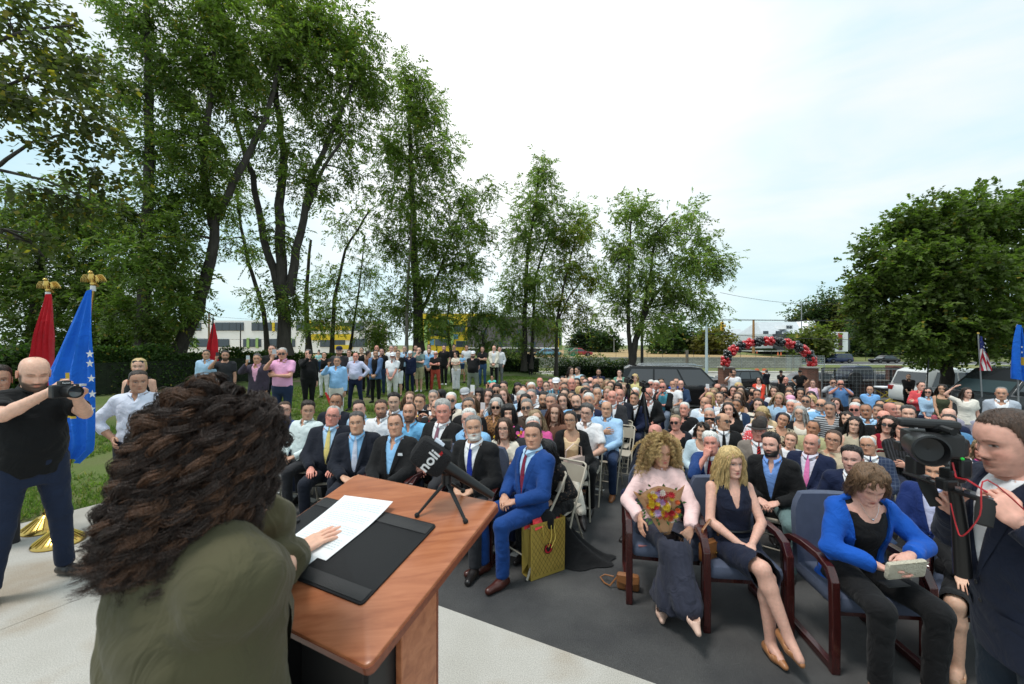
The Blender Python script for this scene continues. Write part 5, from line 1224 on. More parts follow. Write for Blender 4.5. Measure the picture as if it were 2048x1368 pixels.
fence_run('wire_fence',(12,62,-1.68),(47,62,-1.68),1.9,14,'tall wire fence along the verge below the block wall',r=.035)
fence_run('wire_fence',(-6,69,.02),(46,69,.02),1.2,20,'low dark fence on top of the dry field edge',postm=dk,r=.03)
fence_run('wire_fence',(50,88,-1.3),(130,88,-1.3),1.6,22,'dark railing fence along the far side road',postm=dk,r=.035)
fence_run('construction_fence',(26.5,30.5,-1.78),(44,29,-1.78),1.3,8,'orange plastic safety netting behind the police car',mesh=(.20,.035,onet),rails=(1.0,),postm=pmat('wood_stake',(.3,.2,.1),.9))
fence_run('chainlink_fence',(20.5,27.3,-1.7),(40,25.5,-1.6),2.2,6,'galvanised chain link fence right of the brick wall',mesh=(.24,.008,pmat('galvanised',(.30,.31,.32),.5,metal=.6)),r=.035)
fence_run('picket_fence',(11.6,29.5,-1.72),(14.6,29.0,-1.72),1.25,2,'low black picket fence between the limousine and brick pillar',postm=dk,r=.03,bars=22)
# brick gateway
brick=brickmat('red_brick',(.16,.055,.035),(.24,.085,.055),(.22,.20,.17),1.0,.22,.075,.008)
def pillar(px,d,label,w=.80):
 x=(px-CX)/F*d;g=ground(x,d);top=CZ-(733-HY)/F*d;root=empty('brick_pillar',(x,d,g));h=top-g;mb=MB();mb.box((0,0,(h-.1)/2),(w,w,h-.1));mb.build('shaft',brick,root,bevel=.01)
 mb=MB();mb.box((0,0,h-.05),(w+.12,w+.12,.10));mb.build('cap',concm,root,bevel=.015);tag(root,label,'pillar');return root
pillar(1453,28.5,'left brick gate pillar under the end of the balloon arch');pr_=pillar(1617,28,'right brick gate pillar where the arch lands beside the gate')
x0=(1632-CX)/F*28;x1=(1803-CX)/F*27.6;g0=ground(x0,28);bw=empty('brick_wall',(x0,28,g0));L_=x1-x0;hb=CZ-(762-HY)/F*28-g0;mb=MB();mb.box((L_/2,-.15,hb/2),(L_,.35,hb));mb.build('wall',brick,bw)
mb=MB();mb.box((L_/2,-.15,hb+.04),(L_,.45,.08));mb.build('coping',concm,bw);mb=MB();mb.box((L_-.3,-.15,(hb+1.05)/2),(.6,.6,hb+1.05));mb.build('end_pillar',brick,bw);tag(bw,'low brick wall with concrete coping behind the stretcher','wall')
fr=empty('iron_gate',(x0,27.45,g0));ztop=CZ-(735-HY)/F*28-g0;bar0=None
for k in range(58):
 p=(k*(L_-.3)/57,0,0)
 if bar0 is None:mb=MB();mb.box((0,0,ztop/2+.05),(.028,.028,ztop-.1));bar0=mb.build('bar',dk,fr,loc=p)
 else:c=bar0.copy();C.objects.link(c);c.location=p
for z in(.12,.95,ztop):mb=MB();mb.box((L_/2-.15,0,z),(L_-.3,.05,.06));mb.build('rail',dk,fr)
for x in(.0,.85,L_-.85,L_-.3):mb=MB();mb.box((x,0,ztop/2),(.09,.07,ztop));mb.build('post',dk,fr)
mb=MB();mb.lathe([(.02,-.04),(.46,-.05),(.5,0),(.46,.05),(.02,.04)],(2.15,-.08,1.28),n=20,M=Matrix.Rotation(math.pi/2,3,'X'));mb.box((2.15,-.1,.6),(.34,.16,.9));mb.build('emblem',dk,fr,smooth=True)
tag(fr,'black iron sliding gate with a round dark emblem','gate')
# balloon arch
arch=empty('balloon_arch',PD(1537,733,28));ra=arch.location;bred=pmat('red_balloon',(.55,.012,.018),.22,spec=.7,coat=.3);bblk=pmat('black_balloon',(.008,.008,.010),.2,spec=.7,coat=.3)
mb=MB();mb.ball((0,0,0),(.155,.155,.17),10);mb.tube([(0,0,-.165),(0,0,-.19)],[.012,.02],n=5);o0=mb.build('balloon',bred,arch,smooth=True);o1=o0.copy();o1.data=o0.data.copy();o1.data.materials[0]=bblk;C.objects.link(o1)
first={0:True,1:True};ncl=13
for i in range(ncl):
 t=math.pi*(i+.5)/ncl;cx_,cz_=-2.95*math.cos(t),.10+1.62*math.sin(t)**.9;rgrp=(i%2)
 for k in range(12):
  a=k*2*math.pi/4+(.8 if(k//4)%2 else 0)+i*.5;rad=.185;ofs=(-.20,0,.20)[k//4];off=Vector((math.sin(t)*0,0,0));nx,nz_=-math.cos(t),math.sin(t)
  p=Vector((cx_+nx*rad*math.cos(a)+math.sin(t)*ofs,rad*math.sin(a),cz_+nz_*rad*math.cos(a)+-math.cos(t)*-ofs))
  if first[rgrp]:o=(o0,o1)[rgrp];first[rgrp]=False
  else:o=(o0,o1)[rgrp].copy();C.objects.link(o)
  o.location=p;o.rotation_euler=(R.uniform(-.9,.9),R.uniform(-1.2,1.2),R.uniform(0,6));s_=R.uniform(.86,1.08);o.scale=(s_,)*3
for sx in(-3.02,3.02):mb=MB();mb.tube([(sx,0,-.25),(sx,0,.3)],.03);mb.build('stand',pmat('white_pole',(.7,.7,.7),.5),arch)
tag(arch,'arch of red and black balloons spanning the brick gateway','balloon arch')
# ---------------------------------------------------------------- vehicles
tyre=pmat('tyre',(.012,.012,.012),.85);rimm=pmat('alloy_rim',(.50,.51,.52),.3,metal=.9);tint=pmat('tinted_glass',(.028,.034,.040),.05,spec=1.0);clr=pmat('car_glass',(.06,.09,.10),.06,spec=.9)
chrome=pmat('chrome',(.6,.6,.62),.15,metal=1);taill=pmat('tail_lamp',(.35,.01,.015),.2,spec=.7);headl=pmat('head_lamp',(.6,.62,.62),.15,spec=.8)
def make_car(name,label,loc,rz,L,Wd,H,col,kind='suv',glassm=None,scale=1.0,trim=True):
 root=empty(name,loc,rz);pm=pmat('car_paint',col,.22,spec=.45,coat=.15);gm_=glassm or tint;hw=Wd/2;belt=H*.56;
 zc=.30;hood=L*.24 if kind!='sedan' else L*.27
 bz={'suv':belt,'sedan':belt*1.02,'pickup':belt}[kind]
 low=[(-L/2+.05,zc),(L/2-.08,zc),(L/2,zc+.18),(L/2-.03,bz*.80),(L/2-.18,bz*.90),(L/2-hood,bz),(-L/2+.10,bz),(-L/2,bz*.75),(-L/2,zc+.15)]
 n_=len(low);mb=MB();ins=[.03,.10,.12,.14,.10,.0,.02,.08,.06]
 vs=[(x,-hw+i*.9,z)for(x,z),i in zip(low,ins)]+[(x,hw-i*.9,z)for(x,z),i in zip(low,ins)]
 fs=[tuple(range(n_)),tuple(range(2*n_-1,n_-1,-1))]+[(i,n_+i,n_+(i+1)%n_,(i+1)%n_)for i in range(n_)]
 mb.add(vs,fs);mb.build('body',pm,root,smooth=True,bevel=.05)
 cab={'suv':[(-L/2+.10,bz-.02),(L/2-hood-.02,bz-.02),(L/2-hood-.75,H-.06),(L/2-hood-1.2,H),(-L/2+.55,H),(-L/2+.28,H-.12)],'sedan':[(-L/2+.55,bz-.02),(L/2-hood-.02,bz-.02),(L/2-hood-.85,H-.05),(L/2-hood-1.25,H),(-L/2+1.45,H-.02),(-L/2+1.1,H-.12)],
 'pickup':[(-L/2+1.85,bz-.02),(L/2-hood-.02,bz-.02),(L/2-hood-.7,H-.05),(L/2-hood-1.1,H),(-L/2+2.2,H),(-L/2+2.0,H-.1)]}[kind]
 n_=len(cab);ci=[.04,.04,.20,.24,.24,.20];mb=MB();vs=[(x,-hw+i,z)for(x,z),i in zip(cab,ci)]+[(x,hw-i,z)for(x,z),i in zip(cab,ci)]
 fs=[tuple(range(n_)),tuple(range(2*n_-1,n_-1,-1))]+[(i,n_+i,n_+(i+1)%n_,(i+1)%n_)for i in range(n_)];mb.add(vs,fs);mb.build('roof',pm,root,smooth=True,bevel=.03)
 xr,xf=cab[0][0]+.12,cab[1][0]-.10;xtf,xtr=cab[2][0]-.02,cab[4][0]+.02;z0,z1=bz+.03,H-.13;nw={'suv':3,'sedan':2,'pickup':2}[kind]
 def side_x(t,z):f=(z-z0)/(z1-z0);return(xr+(xtr-xr)*f)*(1-t)+(xf+(xtf-xf)*f)*t
 for sy in(-1,1):
  for k in range(nw):
   ta,tb=k/nw+.012,(k+1)/nw-.012;y0,y1=hw-.045,hw-.20;mb=MB();q=[(side_x(ta,z0),sy*(y0+.012),z0),(side_x(tb,z0),sy*(y0+.012),z0),(side_x(tb,z1),sy*(y1+.03),z1),(side_x(ta,z1),sy*(y1+.03),z1)]
   mb.quad(*(q if sy<0 else q[::-1]));mb.build('window',gm_,root)
  if trim:mb=MB();mb.box(((xr+xf)/2,sy*(hw-.005),bz+.012),(xf-xr+.3,.05,.05));mb.build('chrome_trim',chrome,root)
  mb=MB();mb.box((xf-.15,sy*(hw+.09),bz+.08),(.12,.20,.14));mb.build('wing_mirror',pm,root,bevel=.02)
  for k in range(2):mb=MB();mb.box((side_x(.28+.40*k,z0),sy*(hw-.015),bz-.14),(.16,.03,.03));mb.build('door_handle',chrome if trim else pm,root)
  mb=MB();mb.box((L/2-.10,sy*(hw-.32),bz*.80),(.14,.36,.13));mb.build('headlight',headl,root,bevel=.02)
  mb=MB();mb.box((-L/2+.05,sy*(hw-.17),bz*.86),(.12,.24,.20 if kind!='pickup' else .3));mb.build('tail_light',taill,root,bevel=.02)
 fx=cab[1][0];mb=MB();mb.quad((fx+.015-.06,-hw+.16,bz+.05),(fx+.015-.06,hw-.16,bz+.05),(cab[2][0]+.02,hw-.28,H-.10),(cab[2][0]+.02,-hw+.28,H-.10));mb.build('windscreen',clr,root)
 bx=cab[0][0];mb=MB();mb.quad((bx-.012+.0,hw-.2,bz+.08),(bx-.012,-hw+.2,bz+.08),(cab[5][0]-.015,-hw+.28,H-.16),(cab[5][0]-.015,hw-.28,H-.16));mb.build('rear_window',gm_,root)
 rwl=.36 if kind!='sedan' else .33
 for sx in(-L/2+.85,L/2-.92):
  for sy in(-1,1):
   w=empty('wheel',(sx,sy*(hw-.12),rwl));w.parent=root;Mx=Matrix.Rotation(math.pi/2,3,'X')
   mb=MB();mb.lathe([(rwl*.62,-.11),(rwl*.95,-.12),(rwl,-.08),(rwl,.08),(rwl*.95,.12),(rwl*.62,.11)],n=22,M=Mx);mb.build('tyre',tyre,w,smooth=True)
   mb=MB();mb.lathe([(.01,-.10*sy*-1),(rwl*.2,.10*sy*-1*-1),(rwl*.6,.09*sy*-1*-1),(rwl*.64,.0)],n=22,M=Mx)
   for k in range(5):a=k*2*math.pi/5;mb.box((math.cos(a)*rwl*.34,sy*.115,math.sin(a)*rwl*.34),(rwl*.6,.02,.06),M=Matrix.Rotation(-a,3,'Y'))if False else mb.tube([(math.cos(a)*.05,sy*.118,math.sin(a)*.05),(math.cos(a)*rwl*.62,sy*.112,math.sin(a)*rwl*.62)],.035,n=5)
   mb.build('rim',rimm,w)
   mb=MB();mb.lathe([(rwl*1.04,0),(rwl*1.18,0),(rwl*1.18,.035),(rwl*1.04,.035)],(sx,sy*(hw-.015)-(.03 if sy>0 else 0),rwl+.02),n=22,M=Mx);mb.build('wheel_arch',tyre,root)
 mb=MB();mb.box((0,0,zc-.02),(L*.94,Wd*.86,.14));mb.build('underbody',tyre,root)
 tag(root,label,'car');return root
def at_px(px,d):x=(px-CX)/F*d;return(x,d,ground(x,d))
blk=(.004,.004,.005)
lim=make_car('parked_suv','long black limousine-like SUV parked behind the left seats',at_px(1362,19.5),math.radians(-14),5.75,2.05,1.96,blk)
for sy in(-1,1):mb=MB();mb.tube([(-1.9,sy*.72,2.0),(-1.5,sy*.72,2.03),(.4,sy*.72,2.03),(.8,sy*.72,1.99)],.02,n=6);mb.build('roof_rail',chrome,lim)
pc=make_car('police_car','white police SUV behind the maple trunk',at_px(1932,18.3),math.radians(-4),5.05,2.0,1.78,(.70,.72,.72));pc.location.z=-.72
s3=make_car('parked_suv','dark grey SUV at the right edge beside the grey-suited man',at_px(2040,13.0),math.radians(176),5.0,2.0,1.85,(.03,.034,.038));s3.location.z=-.45
def st(px,d,z=-1.79):return((px-CX)/F*d,d,z)
make_car('street_suv','black crossover on the street behind the left gate pillar',st(1466,36.5),math.pi,4.7,1.9,1.68,blk,trim=False)
make_car('street_suv','dark grey hatchback car passing behind the right gate pillar',st(1603,35),math.pi,4.5,1.85,1.55,(.045,.048,.055),trim=False)
make_car('pickup_truck','dark blue pickup truck behind the iron gate',st(1712,40),math.pi,5.7,2.0,1.9,(.022,.035,.07),'pickup',trim=False)
make_car('street_suv','silver roof car seen over the limousine',st(1372,39),0,4.7,1.9,1.9,(.25,.30,.33),trim=False)
make_car('far_suv','dark blue SUV on the far side road',(PD(1675,0,80).x,80,-1.36),math.pi,4.9,1.9,1.75,(.02,.035,.10),trim=False)
make_car('far_sedan','black sedan on the far side road beside the blue SUV',(PD(1768,0,80).x,80,-1.36),math.pi,4.9,1.9,1.5,blk,'sedan',trim=False)
make_car('far_car','red car parked at the edge of the dry field',(PD(1160,0,75).x,75,.1),0,4.4,1.8,1.45,(.35,.04,.05),'sedan',trim=False)
make_car('far_car','pale blue car beyond the ivy fence',(PD(1097,0,72).x,72,.1),0,4.4,1.8,1.45,(.15,.35,.5),'sedan',trim=False)
# traffic barrels
orm,wm=pmat('barrel_orange',(.60,.13,.04),.5),pmat('barrel_white',(.7,.7,.68),.5)
for px,lab in((1514,'orange and white traffic barrel nearer the left pillar'),(1529,'second traffic barrel behind the man with his back turned')):
 root=empty('traffic_barrel',st(px,48,-1.79));z=.08
 mb=MB();mb.lathe([(.36,0),(.38,.08),(.02,.08)],n=16);mb.build('base',tyre,root)
 for k in range(5):mb=MB();mb.lathe([(.30-.015*k,z),(.30-.015*k,z+.2),(.285-.015*k,z+.2)],n=16);mb.build('band',(orm,wm)[k%2],root,smooth=True);z+=.2
 mb=MB();mb.lathe([(.23,z),(.20,z+.04),(.05,z+.05),(.05,z+.10),(.01,z+.10)],n=12);mb.build('handle',orm,root);tag(root,lab,'traffic barrel','traffic barrels on the street')
for i,(px,d,z)in enumerate(((1514,90,.25),(1556,80,.1),(1562,80,.1),(1745,30,-1.7))):
 mb=MB();mb.lathe([(.20,0),(.20,.03),(.15,.03),(.03,.72),(.0,.72)],n=10);o=mb.build('traffic_cone',orm,None,loc=((px-CX)/F*d,d,z));tag(o,['orange cone on the dry field near the wooden pole','left one of two cones on the field under the arch','right one of two cones on the field under the arch','orange cone behind the iron gate by the truck'][i],'traffic cone')
# poles, signals, wires
galv=pmat('galvanised',(.30,.31,.32),.5,metal=.6);pal=pmat('pale_pole',(.42,.50,.52),.5,metal=.3);wood=pmat('pole_wood',(.17,.10,.06),.9,var=.2,vscale=4);wire=pmat('wire',(.02,.02,.02),.6)
sp=empty('signal_pole',st(1413,56,-1.75));mb=MB();mb.tube([(0,0,0),(0,0,7.2)],[.20,.14],n=10);mb.build('pole',pal,sp,smooth=True);mb=MB();mb.tube([(0,0,6.1),(.8,0,6.5),(2.0,0,6.7)],[.07,.05,.04],n=6);mb.build('arm',pal,sp)
sg_=MB();sg_.box((2.1,0,6.4),(.36,.3,1.15));sg_.box((2.35,.02,6.45),(.5,.25,.36));hsg=sg_.build('signal_head',pmat('signal_yellow',(.62,.36,.03),.5),sp,bevel=.03)
for k in range(3):mb=MB();mb.lathe([(.10,0),(.11,.14),(.01,.02)],(2.1,-.16,6.02+k*.37),n=10,M=Matrix.Rotation(math.pi/2,3,'X'));mb.build('visor',dk,hsg)
tag(sp,'pale steel pole carrying a yellow traffic signal','traffic light')
def upole(px,d,pytop,z,label,arm=True,mat=None,r=.16):
 x=(px-CX)/F*d;h=CZ-(pytop-HY)/F*d-z;root=empty('utility_pole',(x,d,z));mb=MB();mb.tube([(0,0,0),(0,0,h)],[r,r*.7],n=9);mb.build('pole',mat or wood,root,smooth=True)
 if arm:mb=MB();mb.box((0,0,h-.5),(2.6,.12,.14));mb.build('crossarm',mat or wood,root)
 tag(root,label,'utility pole');return root
upole(1507,88,640,.3,'brown wooden pole rising behind the balloon arch',False,pmat('pine_pole',(.34,.18,.07),.9),.30);upole(418,80,625,.2,'utility pole with crossarm behind the red flag',True,None,.2)
upole(1603,100,610,.6,'tall flagpole-like post before the white house',False,galv,.14);upole(1284,33,640,-1.4,'dark steel post behind the locust trunk',False,dk,.14);upole(481,76,648,.2,'dark stub pole between flag and trunks',False,dk,.12)
upole(1228,100,676,.2,'thin light pole beyond the dry field',False,galv,.12);upole(1374,34,700,-1.75,'leaning bare pole trunk behind the limousine',False,barkl,.16)
def cable(name,a,b,sag,label,r=.022):
 a,b=Vector(a),Vector(b);mb=MB();pts=[a.lerp(b,t/14)-Vector((0,0,sag*4*(t/14)*(1-t/14)))for t in range(15)];mb.tube([p-a for p in pts],r,n=4);o=mb.build(name,wire,None,loc=a);tag(o,label,'cable')
cable('overhead_cable',PD(1180,632,62),PD(2100,636,62),.5,'upper overhead cable crossing behind the locust tree',.035);cable('overhead_cable',PD(1180,638,62),PD(2100,640,62),.2,'second overhead cable just under the upper one',.03)
cable('overhead_cable',PD(1440,585,50),PD(1760,600,60),1.0,'slack thin cable high over the white house');cable('overhead_cable',PD(1380,664,56),PD(1900,680,56),.4,'low white-lit cable in front of the club building',.035)
cable('overhead_cable',PD(330,672,70),PD(720,664,70),.9,'slack cable in front of the white school wall');cable('overhead_cable',PD(418,632,80),PD(760,640,80),.6,'cable running right from the crossarm pole');cable('overhead_cable',PD(860,668,60),PD(1190,640,60),.8,'cable before the grey brick building')
# temporary mesh fence panels and mulch heap right of arch
for k in range(5):
 fp=fence_run('fence_panel',st(1572+k*16,58-k*.5,-1.7),st(1584+k*16,58-k*.5,-1.7),2.4,1,['leftmost','second','middle','fourth','rightmost'][k]+' pale temporary fence panel right of the arch',r=.03,mesh=(.28,.03,pal),rails=(.04,.97),group='temporary fence panels on the verge')
# cinder-green construction netting by field
fence_run('green_netting_fence',(PD(1128,0,70).x,70,.1),(PD(1155,0,70).x,70,.1),1.5,2,'green mesh barrier at the dry field edge',mesh=(.16,.05,pmat('green_net',(.02,.30,.14),.7)),r=.03)
# stretcher
sx_,sd_=(1779-CX)/F*22.5,22.5;sr=empty('ambulance_stretcher',(sx_,sd_,ground(sx_,sd_)),math.radians(2));yf=pmat('stretcher_yellow',(.66,.46,.02),.4)
mb=MB();mb.box((0,0,.78),(1.25,.6,.08));mb.build('mattress',pmat('stretcher_black',(.02,.02,.02),.6),sr,bevel=.03);mb=MB();mb.box((-.35,0,.86),(.6,.56,.09));mb.build('sheet',cloth(COL['white']),sr,bevel=.03)
mb=MB();mb.box((0,0,0),(.62,.56,.10),M=Matrix.Rotation(math.radians(-32),3,'Y'));o=mb.build('backrest',pmat('stretcher_blue',(.02,.06,.20),.6),sr,loc=(.33,0,1.0),bevel=.03);mb=MB();mb.box((0,0,0),(.12,.5,.34),M=Matrix.Rotation(math.radians(-20),3,'Y'));mb.build('pillow',cloth(COL['white']),sr,loc=(.62,0,1.12),bevel=.04)
for sy in(-.27,.27):
 mb=MB();mb.tube([(-.48,sy,.12),(.48,sy,.66)],.028,n=6);mb.build('leg',yf,sr);mb=MB();mb.tube([(.48,sy,.12),(-.48,sy,.66)],.028,n=6);mb.build('leg',yf,sr);mb=MB();mb.tube([(-.55,sy,.12),(.55,sy,.12)],.026,n=6);mb.build('base_rail',yf,sr);mb=MB();mb.tube([(-.62,sy,.68),(.62,sy,.68)],.02,n=6);mb.build('side_rail',dk,sr)
 for x in(-.52,.52):mb=MB();mb.lathe([(.01,-.02),(.07,-.02),(.07,.02),(.01,.02)],(x,sy,.07),n=12,M=Matrix.Rotation(math.pi/2,3,'X'));mb.build('wheel',tyre,sr)
tag(sr,'black and yellow ambulance stretcher parked before the brick wall','stretcher')
# flags at right
def flag_mesh(root,name,w,h,nx,ny,fn,mats,facemat,org):
 V=np.array([[fn(i/nx,j/ny)for j in range(ny+1)]for i in range(nx+1)],float).reshape(-1,3)+np.array(org);i=np.arange(nx)[:,None];j=np.arange(ny)[None]
 Q=np.stack([i*(ny+1)+j,(i+1)*(ny+1)+j,(i+1)*(ny+1)+j+1,i*(ny+1)+j+1],-1).reshape(-1,4);mi=[facemat((a+.5)/nx,(b+.5)/ny)for a in range(nx)for b in range(ny)]
 return obj(name,mesh_np(name,V,Q,mats=mats,mi=mi),root)
rf,wf_,bf=cloth((.42,.02,.04),'flag_cloth'),cloth((.75,.75,.75),'flag_cloth'),cloth((.02,.03,.16),'flag_cloth');kb=cloth((.010,.13,.60),'flag_cloth');kyel=cloth((.62,.42,.05),'flag_cloth');ared=cloth((.52,.015,.025),'flag_cloth')
gold=pmat('brass',(.62,.42,.12),.25,metal=1.0);goldd=pmat('gold_paint',(.62,.46,.10),.35,metal=.7)
def star_mb(c,r,ux,uz,nrm):
 mb=MB();c,ux,uz,nrm=map(Vector,(c,ux,uz,nrm));pts=[]
 for k in range(10):a=math.pi/2+k*math.pi/5;q=r if k%2==0 else r*.42;pts.append(c+nrm*.006+ux*(q*math.cos(a))+uz*(q*math.sin(a)))
 mb.add([c+nrm*.006]+pts,[(0,1+k,1+(k+1)%10)for k in range(10)]);return mb
d_=12.5;b0=PD(1968,760,d_);fus=empty('us_flag',(b0.x,d_,-.45));zt=CZ-(668-HY)/F*d_+.45;mb=MB();mb.tube([(0,0,0),(-.18,0,zt)],.018,n=8);mb.build('pole',galv,fus);mb=MB();mb.ball((-.18,0,zt+.02),.035,8);mb.build('finial',gold,fus)
def fus_fn(u,v):return(-.17+.03*v+u*.26*(.25+v)+.02*math.sin(u*14+v*3),-.04-.05*math.sin(u*12+v*4),zt-.06-v*1.05-u*.25*(1-v))
flag_mesh(fus,'flag',1,1,13,26,fus_fn,[rf,wf_,bf],lambda u,v:2 if v<.36 else int(u*13)%2,(0,0,0))
for k in range(10):p=Vector(fus_fn(.12+.2*(k%4)+.05*(k%2),.06+.03*k));star_mb(p+Vector((0,-.06,0)),.022,(1,0,0),(0,0,1),(0,-1,0)).build('star',wf_,fus)
tag(fus,'striped flag with white stars hanging from its pole near the maple','flag')
d_=10.5;b0=PD(2038,760,d_);fk=empty('blue_flag',(b0.x,d_,-.42));zt=CZ-(654-HY)/F*d_+.42;mb=MB();mb.tube([(0,0,0),(-.05,0,zt)],.018,n=8);mb.build('pole',galv,fk);mb=MB();mb.tube([(-.05,0,zt),(-.05,0,zt+.08)],[.03,.004],n=8);mb.build('finial',galv,fk)
def fk_fn(u,v):return(-.05-(u-.45)*.34*(.15+1.1*v)*(1 if v<.75 else 1.0),-.05-.06*math.sin(u*10+v*3),zt-.04-v*1.35+.1*u)
flag_mesh(fk,'flag',1,1,12,20,fk_fn,[kb,kyel],lambda u,v:1 if(.55<v<.72 and .1<u<.5)else 0,(0,0,0))
for u,v in((.45,.38),(.6,.44),(.75,.50),(.62,.58)):star_mb(Vector(fk_fn(u,v))+Vector((0,-.08,0)),.03,(1,0,0),(0,0,1),(0,-1,0)).build('star',wf_,fk)
tag(fk,'blue flag with white stars at the far right edge','flag')
# black pole in front of police car
mb=MB();xx=(1850-CX)/F*14;mb.tube([(0,0,0),(.12,0,2.15)],.022,n=6);o=mb.build('sign_stake',dk,None,loc=(xx,14,-.5));tag(o,'thin black leaning stake in front of the white police car','pole')
mb=MB();mb.lathe([(.16,-.01),(.16,.01),(.0,.01)],n=16,M=Matrix.Rotation(math.pi/2,3,'X'));mb.box((0,.02,-.5),(.03,.03,1));o=mb.build('hydrant_sign',pmat('blue_sign',(.03,.14,.40),.5),None,loc=PD(1988,744,17));tag(o,'small round blue sign behind the dark SUV roof','sign')
# ================================================================ lectern and what lies on it
S_=1.0
P3=Vector((-.309,.883,0));P2=P3+WF*.574;zf_,zb_=CZ-.53,CZ-.69
slope=Vector((WF.x*.574,WF.y*.574,zf_-zb_)).normalized();tn=UR.cross(slope).normalized();P3t=Vector((P3.x,P3.y,zb_));WID=.668;DEP=math.hypot(.574,zf_-zb_)
wood_m=bpy.data.materials.new('cherry_laminate');wood_m.use_nodes=True;n,L,b=nodes_of(wood_m);b.inputs['Roughness'].default_value=.33;b.inputs['Specular IOR Level'].default_value=.5
co=n.new('ShaderNodeTexCoord');mp_=n.new('ShaderNodeMapping');mp_.inputs['Scale'].default_value=(1.6,22,22);mp_.inputs['Rotation'].default_value=(0,0,math.atan2(-UR.y,UR.x));L(co.outputs['Object'],mp_.inputs[0])
q=n.new('ShaderNodeTexNoise');q.inputs['Scale'].default_value=1.3;q.inputs['Detail'].default_value=8;q.inputs['Roughness'].default_value=.62;q.inputs['Distortion'].default_value=.6;L(mp_.outputs[0],q.inputs['Vector'])
r=n.new('ShaderNodeValToRGB');L(q.outputs[0],r.inputs[0]);r.color_ramp.elements[0].position=.34;r.color_ramp.elements[0].color=(.30,.092,.038,1);r.color_ramp.elements[1].position=.60;r.color_ramp.elements[1].color=(.45,.165,.075,1);e=r.color_ramp.elements.new(.47);e.color=(.385,.130,.055,1);L(r.outputs[0],b.inputs['Base Color'])
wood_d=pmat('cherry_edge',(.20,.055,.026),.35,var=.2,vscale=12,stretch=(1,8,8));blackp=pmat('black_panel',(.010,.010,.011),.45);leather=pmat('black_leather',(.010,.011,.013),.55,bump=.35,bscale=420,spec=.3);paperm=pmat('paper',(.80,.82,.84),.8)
lec=empty('lectern',(P3.x-UR.x*WID/2+WF.x*.25,P3.y-UR.y*WID/2+WF.y*.25,PADZ));lo_=lec.location.copy()
def T3(u,v,w=0.):return P3t-UR*u+slope*v+tn*w
def slab(name,mat,u0,u1,v0,v1,w0,w1,parent,origin,bevel=0,corner=0):
 pts=[(u0,v0),(u1,v0),(u1,v1),(u0,v1)]
 if corner:
  c=corner;pts=[]
  for(x,y),(sx,sy)in zip([(u0,v0),(u1,v0),(u1,v1),(u0,v1)],[(1,1),(-1,1),(-1,-1),(1,-1)]):
   cxx,cyy=x+sx*c,y+sy*c;a0={(1,1):math.pi,(-1,1):1.5*math.pi,(-1,-1):0,(1,-1):.5*math.pi}[(sx,sy)]
   for k in range(5):a=a0+math.pi/2*k/4;pts.append((cxx+c*math.cos(a),cyy+c*math.sin(a)))
 n_=len(pts);vs=[T3(x,y,w0)-origin for x,y in pts]+[T3(x,y,w1)-origin for x,y in pts];mb=MB()
 mb.add(vs,[tuple(range(n_)),tuple(range(2*n_-1,n_-1,-1))]+[(i,(i+1)%n_,n_+(i+1)%n_,n_+i)[::-1]for i in range(n_)]);return mb.build(name,mat,parent,smooth=bool(bevel),bevel=bevel)
top_o=slab('top_board',wood_m,0,WID,0,DEP,-.030,0,lec,lo_,bevel=.006,corner=.018)
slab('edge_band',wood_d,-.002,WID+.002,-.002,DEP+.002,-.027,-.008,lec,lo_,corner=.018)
def lbox(name,mat,u0,u1,v0,v1,z0,zoff,bevel=.003):
 mb=MB();c=[P3t-UR*u+WF*v for u,v in((u0,v0),(u1,v0),(u1,v1),(u0,v1))];sl=(zf_-zb_)/.574
 lo=[Vector((p.x,p.y,z0))-lo_ for p in c];hi=[Vector((p.x,p.y,zb_+sl*v-zoff))-lo_ for p,v in zip(c,(v0,v0,v1,v1))]
 mb.add(lo+hi,[(0,1,2,3),(7,6,5,4),(1,0,4,5),(2,1,5,6),(3,2,6,7),(0,3,7,4)]);return mb.build(name,mat,lec,bevel=bevel)
lbox('side_panel',blackp,.050,.070,.05,.30,PADZ+.05,.034);lbox('side_panel',blackp,WID-.070,WID-.050,.05,.30,PADZ+.05,.034);lbox('front_panel',blackp,.072,WID-.072,.27,.29,PADZ+.05,.034)
lbox('shelf',blackp,.072,WID-.072,.07,.268,PADZ+.60,zb_-PADZ-.62+.10)if False else None
mb=MB();c_=P3t-UR*WID/2+WF*.17;mb.box((c_.x-lo_.x,c_.y-lo_.y,.62),(WID-.146,.20,.02),rz=math.atan2(UR.y,UR.x));mb.build('shelf',blackp,lec)
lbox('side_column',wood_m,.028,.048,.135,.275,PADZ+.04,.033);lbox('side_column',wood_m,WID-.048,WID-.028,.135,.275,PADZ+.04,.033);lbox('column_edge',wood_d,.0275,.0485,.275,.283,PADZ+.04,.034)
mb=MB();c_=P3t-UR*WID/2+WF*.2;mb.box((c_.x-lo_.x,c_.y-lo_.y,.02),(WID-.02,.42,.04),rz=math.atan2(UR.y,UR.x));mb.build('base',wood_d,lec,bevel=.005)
tag(lec,'cherry wood lectern with black body in front of the speaker','lectern')
def hit(px,py,lift=0.,endz=None):
 d=Vector(((px-CX)/F,1,-(py-HY)/F));o=Vector((0,0,CZ));p0=P3t+tn*lift;t=(p0-o).dot(tn)/d.dot(tn);return o+d*t
def uv_of(p):q=p-P3t;return-q.dot(UR),q.dot(slope)
